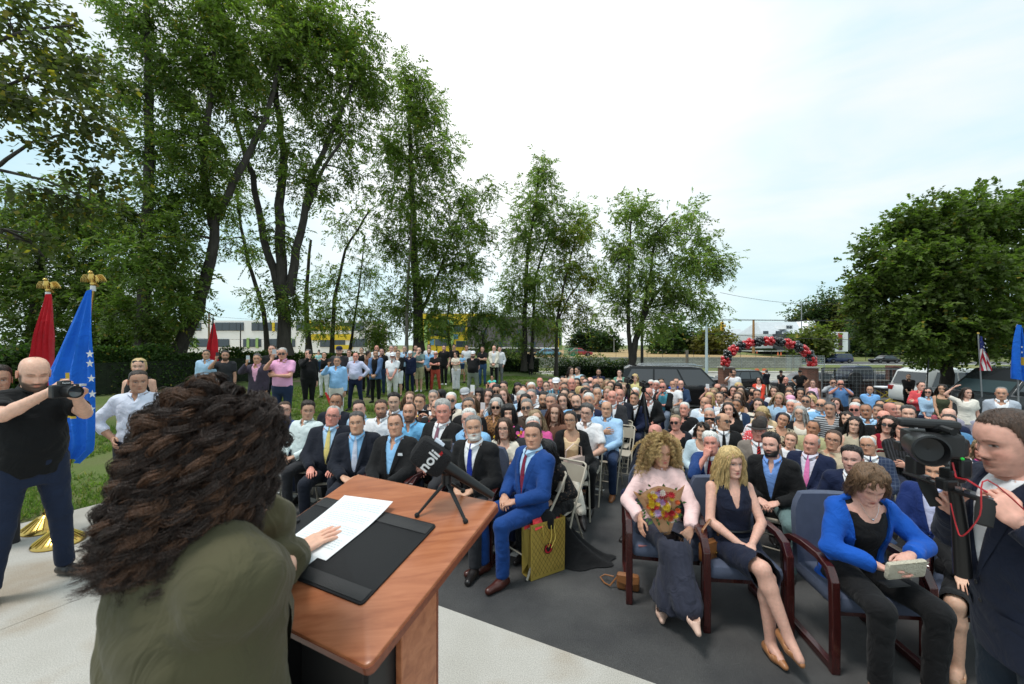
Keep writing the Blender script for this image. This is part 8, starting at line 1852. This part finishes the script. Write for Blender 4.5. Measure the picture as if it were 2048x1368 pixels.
def put_seated(i,px,py,lab,o):
 o=dict(o);d=o.pop('d');yaw=o.pop('yaw',None);pitch=o.pop('pitch',None);ch=o.pop('chair','f');roll=o.pop('roll',0);turn=o.pop('turn',0);sc0=o.pop('scale',None)
 x=(px-CX)/F*d;g=level(x,d);zt=CZ-(py-HY)/F*d;H=zt-g;nom=1.285 if o.get('sex')!='F' else 1.27
 if o.get('hair')=='bald':nom-=.01
 sc=H/nom;scc=max(.84,min(1.10,sc))if sc0 is None else sc0
 g2=zt-nom*scc
 g2=max(g-.10,min(g+.14,g2))if sc0 is None else g
 rr=random.Random(i*7+1);base=Vector((-WF.x,-WF.y));sp_=Vector((-.62-x,1.0-d)).normalized();w=.45
 f=(base*(1-w)+sp_*w).normalized();rz=face_rz(f)+rr.uniform(-.28,.28)+turn;hy=(speaker_yaw(x,d,rz)*.9+rr.uniform(-.15,.15))if yaw is None else yaw
 dist=math.hypot(x+.6,d-1);hp_=(math.atan2(1.85-(zt-.13),dist)*.7+rr.uniform(-.05,.07))if pitch is None else pitch
 skin=o.pop('skin',None)or rr.choice(['l','l','l','m','p','m']);lc=o.pop('lc',None)or rr.choice(['dnavy','char','blk','denim','navy2']if o.get('sex')!='F' else['blk','navy','denim','cream','char'])
 group=None;lean=o.pop('lean',rr.uniform(-.16,.08));leg=o.pop('leg',rr.choice(['sit','wide','sit']if o.get('sex')!='F' else['close','sit','close']))
 r_,inf=make_person(x,d-.0,g2,rz,seated=True,lod=lod_of(d),label=lab,seed=i*3+1,hyaw=hy,hpitch=hp_,hroll=roll+rr.uniform(-.13,.13),skin=skin,lc=lc,lean=lean,leg=leg,scale=scc,**o)
 c=put_chair(ch,x,d,max(g,g2-.02),rz,('beige folding chair of the ' if ch=='f' else 'wooden armchair of the ')+lab);c.scale=(1,1,scc)
 return r_,inf
INFO={}
for i,(px,py,lab,o)in enumerate(SEAT):INFO[lab]=put_seated(i,px,py,lab,o)
# ---- three women of the right front row, built with more care
def hero(i,px,py,d,lab,facev,H0=1.27,**o):
 x=(px-CX)/F*d;zt=CZ-(py-HY)/F*d;sc=max(.9,min(1.14,zt/H0));rz=face_rz(Vector(facev));r_,inf=make_person(x,d,0,rz,seated=True,sex='F',lod=0,label=lab,seed=200+i,scale=sc,**o)
 put_chair('a',x,d,0,rz,'mahogany armchair with blue-grey cushions of the '+lab);return r_,inf
h1,i1=hero(1,1322,884,3.56,'woman with blond curls, pale pink jacket and flower bouquet',(-.20,-.98,0),skin='m',hair='long',hc='bl',noh=True,top='jacket',c=(240,206,204),sh=(240,206,204),neckline='crew',open_=(.99,.001,.001),low='longskirt',lc=(50,52,66),leg='cross',pose={1:(.20,.26,.70,(.9,-.4,-.6),(.0,.6,-1),(-.6,.1,-.7),.35),-1:(-.17,.31,.66,(-.9,-.4,-.5),(.5,.8,-.5),(0,-.3,-1),.5)},hyaw=.25,hpitch=.02,shoe='pump',shoec=(214,178,160),hn=0,lipc=(196,96,96))
hb,hbd=hair_mat((.62,.44,.20),.42),hair_mat((.34,.21,.09),.42)
curl_hair(h1,i1,(hb,hbd),620,26,.205,125,.011,.80,14,.0050,.00085,drop=.32,seed=8,widen=.10,wob=.0020,front=.86)
ui=MB();ui.ball((0,-.02,.015),(.096,.108,.112),18);ui.ball((0,-.07,-.07),(.115,.045,.085),14);V=np.array(ui.v)*i1['hs']@i1['Rh'].T+i1['HC'];obj('hair',mesh_np('hair',V,np.array(ui.f),mats=[hbd]),h1)
h2,i2=hero(2,1463,900,3.26,'blond woman in sleeveless navy dress with crossed legs',(-.10,-.99,0),skin='p',hair='long',hc='bl',hairlen=.40,wave=.006,top='dress',c=(24,30,50),neckline='deepv',low='skirt',lc=(24,30,50),leg='crossb',pose={1:(.045,.25,.645,(1,-.3,-.4),(-.7,.6,-.3),(0,-.3,-1),.5),-1:(-.03,.27,.65,(-1,-.3,-.4),(.6,.7,-.3),(0,-.3,-1),.5)},hyaw=.20,hpitch=0,shoe='pump',shoec=(172,118,78),hn=5200,lipc=(196,92,90))
h3,i3=hero(3,1704,914,2.88,'woman in bright blue blazer looking down at her clutch',(-.10,-.99,0),skin='p',hair='wcrop',hairlen=.105,wave=.003,hc='lb',top='jacket',c=(18,82,176),sh='blk',neckline='low',open_=(-.15,.085,.045),low='trousers',lc=(22,22,24),leg='sit',lean=.20,pose={1:(.06,.32,.70,(1,-.3,-.5),(-.8,.5,-.2),(.1,-.2,.9),.3),-1:(-.10,.33,.78,(-1,-.3,-.4),(.9,.4,-.35),(.1,-.3,-1),.55)},hyaw=-.22,hpitch=-.50,shut=True,shoe='pump',shoec=(196,150,124),hn=5000,lipc=(176,84,78),hv=1.2)
# side-swept bun hair of the woman in blue
rg=np.random.RandomState(5);A=locks(dict(hairmask=make_hairmask('long')),200,12,.12,rg,layer=.06,part=1,wave=.001,front=.9);V,Q=hair_tubes(A,.008);None if 1 else obj('hair_locks',mesh_np('hair_locks',(V*i3['hs'])@i3['Rh'].T+i3['HC'],Q,mats=[hair_mat(HC['lb'])]),h3)
# necklace, watch-like jewellery
def gem(parent,inf,name='necklace'):
 mb=MB();pts=[Vector(inf['tor']((x,inf['surf'](abs(x)*.8,s),s*inf['TL'])))+Vector((0,.004,0))for x,s in((-.055,.97),(-.04,.90),(-.02,.845),(0,.82),(.02,.845),(.04,.90),(.055,.97))];mb.tube(pts,.0012,n=4);mb.ball(pts[3],.007,6);mb.build(name,chrome,parent)
gem(h3,i3);gem(h2,i2,'necklace')if False else None
# belt on the navy dress
bl=MB();ring=[Vector(i2['tor']((math.sin(a)*.148,math.cos(a)*.112,.14)))for a in[2*math.pi*k/26 for k in range(27)]];bl.tube(ring,.010,n=6,cap=False);bl.build('belt',blackp,h2,smooth=True)
# bouquet in kraft paper
bq=empty('bouquet',h1.matrix_basis@Vector((.05,.35,.82)));bq.scale=(1.15,)*3;kraft=pmat('kraft_paper',(.62,.33,.17),.7,bump=.4,bscale=30);bqs=1.0
def bp_(x,y,z):return Vector((x,y,z))
mb=MB()
for a0,a1,hgt,w in((-150,-40,.20,.16),(-60,60,.23,.15),(30,150,.21,.17),(140,240,.15,.13)):
 V=[];n_=8
 for k in range(n_+1):
  a=math.radians(a0+(a1-a0)*k/n_);top=hgt*(1-.35*abs(2*k/n_-1)**1.5)*1.0;V+=[(.03*math.sin(a),-.02*math.cos(a)*1,-.16),(w*math.sin(a),-.06-.03*math.cos(a)-.02,top*.75)]
 mb.add(V,[(2*k,2*k+2,2*k+3,2*k+1)for k in range(n_)]);mb.add([(x*1.02,y+.004,z)for x,y,z in V],[(2*k,2*k+1,2*k+3,2*k+2)for k in range(n_)])
mb.build('wrapping_paper',kraft,bq)
flc=[((.62,.42,.02),14),((.40,.01,.02),12),((.55,.10,.02),7),((.45,.28,.50),7),((.75,.70,.62),5)];rb=random.Random(9);shared={}
for ci,(c,n_)in enumerate(flc):
 fm_=pmat('petal',c,.6);first_=None
 for k in range(n_):
  a=rb.uniform(0,6.28);r_=math.sqrt(rb.random())*.105;p=(r_*math.cos(a),-.085-.035*(1-(r_/.105)**2)+rb.uniform(-.01,.01),.045+r_*math.sin(a)*1.05)
  if first_ is None:
   m_=MB()
   for ring_,(nn,rr_,up2)in enumerate(((11,.024,.002),(9,.017,.008),(6,.010,.013))):
    for j in range(nn):a2=6.283*j/nn+ring_;c2,s2=math.cos(a2),math.sin(a2);m_.add([(0,-up2,0),(rr_*.6*math.cos(a2-.3),-up2-.003,rr_*.6*math.sin(a2-.3)),(rr_*c2,-up2-.006+ring_*-.003,rr_*s2),(rr_*.6*math.cos(a2+.3),-up2-.003,rr_*.6*math.sin(a2+.3))],[(0,1,2,3)])
   first_=m_.build('flower',fm_,bq,loc=p);o=first_
  else:o=first_.copy();C.objects.link(o);o.location=p
  o.rotation_euler=(rb.uniform(-.5,.5),rb.uniform(0,3),rb.uniform(-.5,.5));s_=rb.uniform(.8,1.25);o.scale=(s_,)*3
mb=MB()
for k in range(60):
 a=rb.uniform(0,6.28);r_=rb.uniform(.05,.135);p=Vector((r_*math.cos(a),-.06,.045+r_*math.sin(a)));d_=Vector((math.cos(a),rb.uniform(-.8,.2),math.sin(a))).normalized()*.035;s2=Vector((-math.sin(a),0,math.cos(a)))*.008;mb.add([p-s2*.5,p+d_*.5+s2,p+d_,p+d_*.5-s2],[(0,1,2,3)])
o=mb.build('leaves',pmat('bouquet_leaf',(.06,.13,.03),.6),bq);o['kind']='stuff'
bq.rotation_euler=(math.radians(-8),math.radians(-10),face_rz(Vector((-.20,-.98,0)))+math.pi);tag(bq,'bouquet of yellow, red and purple flowers wrapped in orange paper','bouquet')
# handbags and clutch
tanl=pmat('tan_leather',(.26,.105,.035),.42,bump=.2,bscale=60)
def handbag(name,loc,rz,w,h,dp,mat,label,strap=True,flap=True,strap_h=.16):
 root=empty(name,loc,rz);mb=MB();mb.box((0,0,h/2),(w,dp,h));mb.build('body',mat,root,bevel=min(w,dp)*.3,smooth=True)
 if flap:V=[(-w*.5,-dp*.5-.004,h*.98),(w*.5,-dp*.5-.004,h*.98),(w*.46,-dp*.5-.010,h*.62),(0,-dp*.5-.013,h*.45),(-w*.46,-dp*.5-.010,h*.62)];mb=MB();mb.add(V+[(x,y+.004,z)for x,y,z in V],[(0,1,2,3,4),(9,8,7,6,5)]);mb.build('flap',mat,root);mb=MB();mb.lathe([(.010,0),(.014,.003),(.014,.006),(.010,.006)],(0,-dp*.5-.012,h*.5),n=12,M=Matrix.Rotation(math.pi/2,3,'X'));mb.build('buckle',gold,root)
 if strap:mb=MB();mb.tube([(-w*.48,0,h*.8),(-w*.45,0,h+strap_h*.6),(0,0,h+strap_h),(w*.45,0,h+strap_h*.6),(w*.48,0,h*.8)],.010,n=6,flat=.35);mb.build('strap',mat,root,smooth=True)
 tag(root,label,'handbag');return root
p=h2.matrix_basis@Vector((.205,.12,.455));handbag('handbag',p,.5,.20,.15,.07,tanl,'tan saddle handbag with strap on the chair of the blond woman')
p=PZ(1256,1178,0);b2=handbag('handbag',(p.x,p.y,.0),-.3,.19,.13,.08,tanl,'brown handbag lying on the asphalt under the pink-jacket chair',strap=False)
mb=MB();mb.tube([(-.09,.0,.09),(-.15,-.03,.02),(-.20,.02,.008),(-.24,.06,.03),(-.20,.08,.05),(-.12,.05,.06)],.007,n=6);mb.build('strap',tanl,b2,smooth=True)
p=INFO['woman in black cardigan and white trousers with pink handbag'][0];q=p.matrix_basis@Vector((-.02,.30,.60));handbag('handbag',q,.7,.30,.20,.08,pmat('blush_leather',(.62,.46,.40),.45),'blush pink handbag on the lap of the woman in black cardigan')
# straw-coloured clutch
q=h3.matrix_basis@Vector((-.03,.385,.725));cl_=empty('clutch_bag',q);wv=pmat('woven_clutch',(.72,.66,.52),.55,bump=1.0,bscale=130,stretch=(1,1,1));mb=MB();mb.box((0,0,0),(.235,.035,.115));mb.build('body',wv,cl_,bevel=.015,smooth=True);V=[(-.115,-.020,.058),(.115,-.020,.058),(.02,-.024,-.012)];mb=MB();mb.add(V+[(x,y-.004,z)for x,y,z in V],[(2,1,0),(3,4,5)]);mb.build('flap',wv,cl_);cl_.rotation_euler=(.25,-.10,0);tag(cl_,'pale woven clutch held by the woman in bright blue','clutch bag')
q=h3.matrix_basis@Vector((.0,.34,.615));mb=MB();mb.box((0,0,0),(.15,.075,.009),rz=.1);o=mb.build('phone',blackp,None,loc=q,bevel=.003);tag(o,'black phone lying on the lap of the woman in bright blue','phone')
q=h1.matrix_basis@Vector((.19,.20,.472));mb=MB();mb.box((0,0,0),(.07,.13,.012));o=mb.build('phone',pmat('rose_phone',(.35,.14,.14),.3),None,loc=q,bevel=.003);tag(o,'rose coloured phone on the seat edge beside the bouquet','phone')
# empty chairs of the front
v=PD(884,905,4.35);put_chair('a',v.x-.02,4.42,0,face_rz(-WF+Vector((.05,0,0))),'empty armchair behind the black microphone windscreen')
v=PZ(1240,958,-.12);put_chair('f',(1238-CX)/F*6.9,6.9,ground(1.75,6.9),face_rz(-WF),'empty beige folding chair by the left tripod');put_chair('f',(1236-CX)/F*7.6,7.6,ground(1.9,7.6),face_rz(-WF),'second empty folding chair one row behind by the tripod')
# gold gift bag by the stocky legs
mb=MB();mb.box((0,0,.17),(.25,.12,.34));v=PZ(588,985,0);o=mb.build('paper_bag',pmat('navy_bag',(.02,.03,.07),.4),None,loc=(v.x+.05,v.y+.1,0));tag(o,'dark blue paper bag with yellow edge under the front left chair','bag')
# dark lace dress trailing behind the royal blue suit: seated woman bending down
w_,wi=make_person((1112-CX)/F*4.25,4.25,0,face_rz(Vector((-.6,-.8,0))),seated=True,sex='F',lod=0,label='woman in long black lace dress crouching behind the gift bag',seed=400,scale=.92,skin='m',hair='long',hc='blk',top='shirt',c='blk',ck='dots',c2='dbrown',neckline='scoop',low='longskirt',lc='blk',lean=.35,hpitch=-.3,pose='thighs')
put_chair('f',(1112-CX)/F*4.25,4.25,0,face_rz(Vector((-.6,-.8,0))),'beige folding chair of the woman in long black lace dress')
o_=Vector(((1152-CX)/F*4.05,4.05,0));V=[]
for i in range(15):
 for j in range(37):
  f,a=i/14,2*math.pi*j/36;r_=(.03+.30*f**1.3)*(1+.10*f*math.sin(a*7));V.append((r_*math.cos(a)*1.15-.14*(1-f),r_*math.sin(a)*.62,max(.004,.40*(1-f)**1.4*(1+.08*math.sin(a*5)))))
s_=obj('draped_skirt',mesh_np('draped_skirt',V,[(i*37+j,i*37+j+1,(i+1)*37+j+1,(i+1)*37+j)for i in range(14)for j in range(36)],mats=[cloth(COL['blk'])]));s_.location=o_;tag(s_,'spread hem of a black gown on the asphalt behind the gift bag','gown hem')
# ================================================================ standing people: (px, py of head top, depth, ...)
STAND=[
(275,731,4.75,'man in white shirt with hands on hips beside the speaker',SH((222,228,244),hc='dk',hair='crop',pose='hip',lc='dnavy',skin='m',sleeve=.55)),
(277,713,6.0,'blond woman in black top standing behind the white-shirted man',Fm(**TK('blk',hc='bl',hair='bun',glasses='topsun',pose='down',lc='blk'))),
(-8,688,3.9,'man in navy jacket and blue shirt cut by the left edge',SU('dnavy','sky',None,hc='dk',pose='down')),
(412,696,10.5,'smiling man left of the red flag, behind the speaker hair',SH('paleblue',hc='dk',pose='down')),
(431,699,12.5,'man with dark curly hair under the red flag',TE('blk',hc='dk',pose='down',skin='t')),
(450,697,10.2,'man with dark beard drinking right of the red flag',TE('char',hc='blk',beard=.9,pose='phone')),
(514,703,9.6,'man in plum jacket holding a silver phone',SU((70,62,76),'pink',None,hc='dg',pose='phone',phonec=(190,200,205))),
(544,685,11.0,'tall young man in black button shirt',SH('blk',hc='dk',hair='crop',pose='down',skin='l')),
(565,690,9.2,'man in pink polo and sunglasses filming with a phone',PO((238,176,212),hc='lg',hair='crop',glasses='sun',pose='phonecross',phonec=(190,190,195),lc=(34,48,74),fat=.4)),
(556,695,13.5,'man with dark hair peering between two standing men',TE('blk',hc='dk',pose='down')),
(617,695,11.6,'large man in black shirt and glasses filming to the right',SH('blk',hc='dg',hair='short',glasses='clear',pose='phone',lc='blk',fat=.7,face=(.6,-.8))),
(648,703,14.5,'woman in black and white jeans raising a phone',Fm(**TE('blk',hc='dk',hair='pony',pose='up',lc='white'))),
(637,702,13.8,'small child in mint shirt carried at the hedge end',TE('mint',hc='lb',pose='lap',scale=.42,child=True,lift=.95)),
(678,687,12.2,'big bearded man in navy cap and charcoal T-shirt',TE((56,54,58),hc='br',hat='cap',hatc='navy2',beard=.9,pose='down',fat=.7,lc='blk')),
(674,709,10.4,'man in light blue shirt and white trousers holding a phone',SH((150,198,240),hc='dg',hair='short',pose='phone',lc=(226,222,212),fat=.3,skin='m')),
(698,697,15.5,'brown-haired man in white shirt behind the bald man',TE('white',hc='br',hair='short',pose='down')),
(711,702,12.2,'bald man in lavender shirt and navy trousers, hand on hip',SH((206,208,236),hc='gr',hair='bald',skin='r',pose='hip1',lc='navy2',fat=.6,leg='apart')),
(723,694,16.5,'woman with dark tied hair in black at the back',Fm(**TK('blk',hc='dk',hair='bun',pose='down',lc='blk'))),
(737,699,15.0,'man in brown jacket turned away',SU('brown','brown',None,hc='dk',pose='down',face=(.9,.3))),
(751,697,13.8,'man in blue tweed blazer over black shirt',SU('blazer','blk',None,neckline='crew',hc='dk',hair='crop',beard=.6,pose='clasp',lc='blk',open_=(-.1,.05,.055))),
(753,688,17.0,'bald man at the back behind the blue blazer',TE('white',hc='gr',hair='bald',skin='r',pose='down')),
(763,694,15.6,'dark-haired man in black polo behind the blue blazer',PO('blk',hc='blk',beard=.4,pose='down')),
(785,701,13.5,'man in white polo, white trousers and black-brimmed cap',PO('white',hc='lg',hat='cap',hatc='white',glasses='clear',beard=.7,bc='wh',skin='r',pose='clasp',lc=(222,222,216),fat=.6)),
(783,688,16.6,'grey-haired man in white shirt behind the white cap',SH('white',hc='gr',pose='down')),
(791,689,18.2,'man with dark grey hair at the back of the row',TE('slate',hc='dg',pose='down',skin='m')),
(796,698,15.2,'man in black shirt and white shorts',SH('blk',hc='dk',pose='clasp',low='shorts',lc='white',neckline='v',sleeve=.5)),
(809,689,17.0,'grey-haired man in pale blue shirt behind the shorts',SH('paleblue',hc='gr',pose='down')),
(820,698,16.4,'person in white cap and navy filming with a phone',SU('navy2','navy2',None,hc='dk',hat='cap',hatc='white',pose='phone',lc='navy2')),
(831,688,19.0,'man with brown beard behind the green T-shirt',TE('sage',hc='br',beard=.7,pose='down')),
(838,692,16.8,'man in green T-shirt and khaki shorts, hand on chin',TE('sage',hc='dk',hair='rec',beard=.7,pose='chin',low='shorts',lc='khaki',shoec=(200,200,200))),
(858,694,17.2,'bearded man in sky blue shirt and black jeans',SH('sky',hc='dk',beard=.8,pose='clasp',lc='blk',sleeve=.5)),
(858,686,19.2,'man in white shirt behind the sky blue shirt',TE('white',hc='dk',pose='down')),
(871,700,16.9,'white-haired man in black T-shirt and red trousers, arms crossed',TE('blk',hc='wh',hair='short',glasses='sun',skin='r',pose='cross',lc=(176,72,56),fat=.3,leg='apart')),
(888,688,19.4,'tall man in black polo and black trousers',PO('blk',hc='blk',beard=.5,pose='pocket',lc='blk',shoec=(230,230,230))),
(908,687,20.5,'young man in black sweatshirt behind the mother',SH('blk',hc='dk',hair='quiff',neckline='crew',pose='down',lc='blk')),
(912,703,17.5,'woman in patterned top and white trousers carrying a toddler',Fm(**TE('cream',ck='dots',c2='tan',hc='blk',hair='pony',pose='holdbaby',low='wide',lc='white',yaw=-.8))),
(925,708,17.3,'toddler in blue shirt carried by the woman in white trousers',TE(('sky'),hc='blk',low='shorts',lc='denim',pose='lap',scale=.50,child=True,lift=.78)),
(933,687,20.5,'man in white T-shirt behind the black T-shirt',TE('white',hc='dk',hair='crop',pose='down',low='shorts',lc='khaki',skin='m')),
(946,691,16.6,'stout bearded man in black T-shirt, white cap and grey jeans',TE('blk',hc='blk',hat='cap',hatc='white',beard=1,pose='back',lc=(120,128,116),fat=.8,leg='apart',shoec=(230,230,230))),
(965,691,19.5,'man in black shirt and blue jeans with arms crossed',PO('blk',hc='br',beard=.5,pose='cross',lc=(52,78,112))),
(988,689,20.2,'bald man in cream blazer and black trousers',SU('cream','white',None,hc='gr',hair='bald',pose='clasp',lc='blk',open_=(-.1,.05,.04))),
(999,691,20.6,'young man in white shirt and grey trousers',SH('white',hc='blk',hair='quiff',pose='pocket',lc='grey')),
(1061,698,27.0,'officer in black uniform among the trunks, seen from behind',SH('blk',hc='dk',hat='cap',hatc='blk',pose='pocket',lc='blk',face=(.1,1),vest=True)),
(1141,733,14.6,'dark-haired woman in cream sleeveless top looking right',Fm(**TK('cream',hc='dk',hair='wavy',pose='down',lc='cream',yaw=.8,neckline='v'))),
(1156,731,14.6,'man in pale blue T-shirt facing the cream top woman',TE((186,218,232),hc='blk',pose='down',lc='denim',yaw=-.9,beard=.5)),
(1197,735,15.4,'bearded man in navy shirt standing behind the last rows',SH('navy2',hc='dk',hair='crop',beard=.8,pose='clasp',lc='dnavy')),
(1239,738,14.8,'woman in teal cardigan standing by the locust trunk',Fm(**WJ((110,150,132),hc='dk',hair='bun',pose='clasp',lc='denim'))),
(1270,747,12.8,'straw-haired woman in pale yellow shirt shading her face',Fm(**SH('yellow',hc='bl',hair='wcrop',pose='phone',lc='denim'))),
(1467,736,15.4,'tall man in white T-shirt photographing with a phone',TE('white',hc='dk',beard=.8,pose='phone',lc='denim',skin='m')),
(1518,753,13.8,'black-haired woman in orange-red jacket over pink',Fm(**WJ('orange',hc='blk',hair='wcrop',pose='clasp',glasses='clear',lc='blk'))),
(1533,738,30.0,'man in dark blazer and khaki trousers with his back turned',SU('dnavy','white',None,hc='dg',pose='clasp',lc=(120,106,80),face=(0,1))),
(1572,751,14.2,'bald man in black polo standing in the gateway',PO('blk',hc='gr',hair='bald',skin='r',pose='down',lc='blk',fat=.5)),
(1562,739,24.0,'policewoman with sunglasses and cap in the gateway',Fm(**PO('blk',hc='dk',hair='bun',hat='cap',hatc='blk',glasses='sun',pose='clasp',lc='blk'))),
(1600,738,23.0,'police officer in black uniform beside the right pillar',PO('blk',hc='blk',hat='cap',hatc='blk',pose='hip',lc='blk',fat=.4)),
(1626,758,12.4,'woman in light pink tank top with crossed bag strap',Fm(**TK((240,196,220),hc='br',hair='bun',pose='down',lc='denim',fat=.6,strap=True))),
(1666,754,12.2,'person in pale sweater half hidden behind the blue polo',SH('lgrey',hc='dk',pose='phone2',lc='denim')),
(1681,756,11.4,'man in blue polo photographing with a black phone',PO((92,134,184),hc='gr',hair='rec',pose='phone2',lc='char',fat=.4,skin='r')),
(1740,769,10.8,'bald man in light blue polo near the stretcher',PO((126,178,232),hc='gr',hair='bald',beard=.3,pose='down',lc='char',skin='m',fat=.3)),
(1817,746,17.5,'medic in black uniform standing by the stretcher',SH('blk',hc='br',hair='short',pose='clasp',lc='blk',sleeve=.5,fat=.3)),
(1841,760,10.4,'man in coral shirt with arms crossed in profile',SH('coral',hc='dk',hair='rec',pose='cross',lc='char',yaw=.9,face=(-.9,-.45))),
(1856,774,9.6,'woman in sunglasses and light blue rolled shirt',Fm(**SH('paleblue',hc='blk',hair='mid',glasses='sun',pose='clasp',lc='navy2',sleeve=.45))),
(1885,767,9.2,'woman with long dark hair, olive top and rose trousers',Fm(**TK((70,76,56),hc='dk',hair='long',pose='clasp',low='leggings',lc=(206,110,124),neckline='square'))),
(1933,774,8.6,'woman in cream blouse and lilac trousers touching her hair',Fm(**TE((240,234,222),hc='dk',hair='mid',pose='headhand',low='wide',lc=(176,172,190),yaw=.5))),
(2003,769,7.4,'grey-haired man in pale grey suit at the right edge',SU((176,184,196),'white',None,hc='gr',hair='rec',pose='down',lc='grey',skin='m')),
]
for i,(px,py,d,lab,o)in enumerate(STAND):
 o=dict(o);fc=o.pop('face',None);yaw=o.pop('yaw',None);lift=o.pop('lift',0);sc0=o.pop('scale',None);o.pop('vest',None);o.pop('strap',None)
 x=(px-CX)/F*d;g=level(x,d);zt=CZ-(py-HY)/F*d;nom=(1.755 if o.get('sex')!='F' else 1.72)+(.03 if o.get('hat')else 0)
 if sc0:g=zt-nom*sc0 if lift==0 else zt-nom*sc0
 sc=sc0 or max(.84,min(1.12,(zt-g)/nom));rr=random.Random(i*5+2)
 f=Vector(fc).normalized()if fc else(Vector((-WF.x,-WF.y))*.35+Vector((-.62-x,1.0-d)).normalized()*.65).normalized();rz=face_rz(f)+rr.uniform(-.1,.1)
 hy=(speaker_yaw(x,d,rz)*.8+rr.uniform(-.15,.15))if yaw is None else yaw
 if fc and fc[1]>0:hy=0
 skin=o.pop('skin',None)or rr.choice(['l','l','m','p']);lc=o.pop('lc',None)or rr.choice(['dnavy','char','blk','denim']);leg=o.pop('leg',rr.choice(['stand','close','stand']));ln_=o.pop('lean',-.03)
 INFO[lab]=make_person(x,d,g,rz,seated=False,lod=lod_of(d)if d>5 else 0,label=lab,seed=900+i*3,hyaw=hy,hpitch=rr.uniform(-.05,.05),skin=skin,lc=lc,leg=leg,lean=ln_,scale=sc,**o)
# boy sitting on the grass
x=(983-CX)/F*18.5;make_person(x,18.5,lawn(x,18.5),face_rz(Vector((-.3,-.95,0))),seated='ground',sex='M',lod=2,label='boy in turquoise T-shirt sitting on the lawn with knees up',seed=1200,scale=.80,skin='m',hair='short',hc='dk',top='tee',c=(90,200,190),low='shorts',lc='char',child=True,pose=dict([(1,(.10,.36,.46,(.8,0,-.5),(-.9,.5,0),(0,0,-1),.4)),(-1,(-.10,.36,.46,(-.8,0,-.5),(.9,.5,0),(0,0,-1),.4))]))
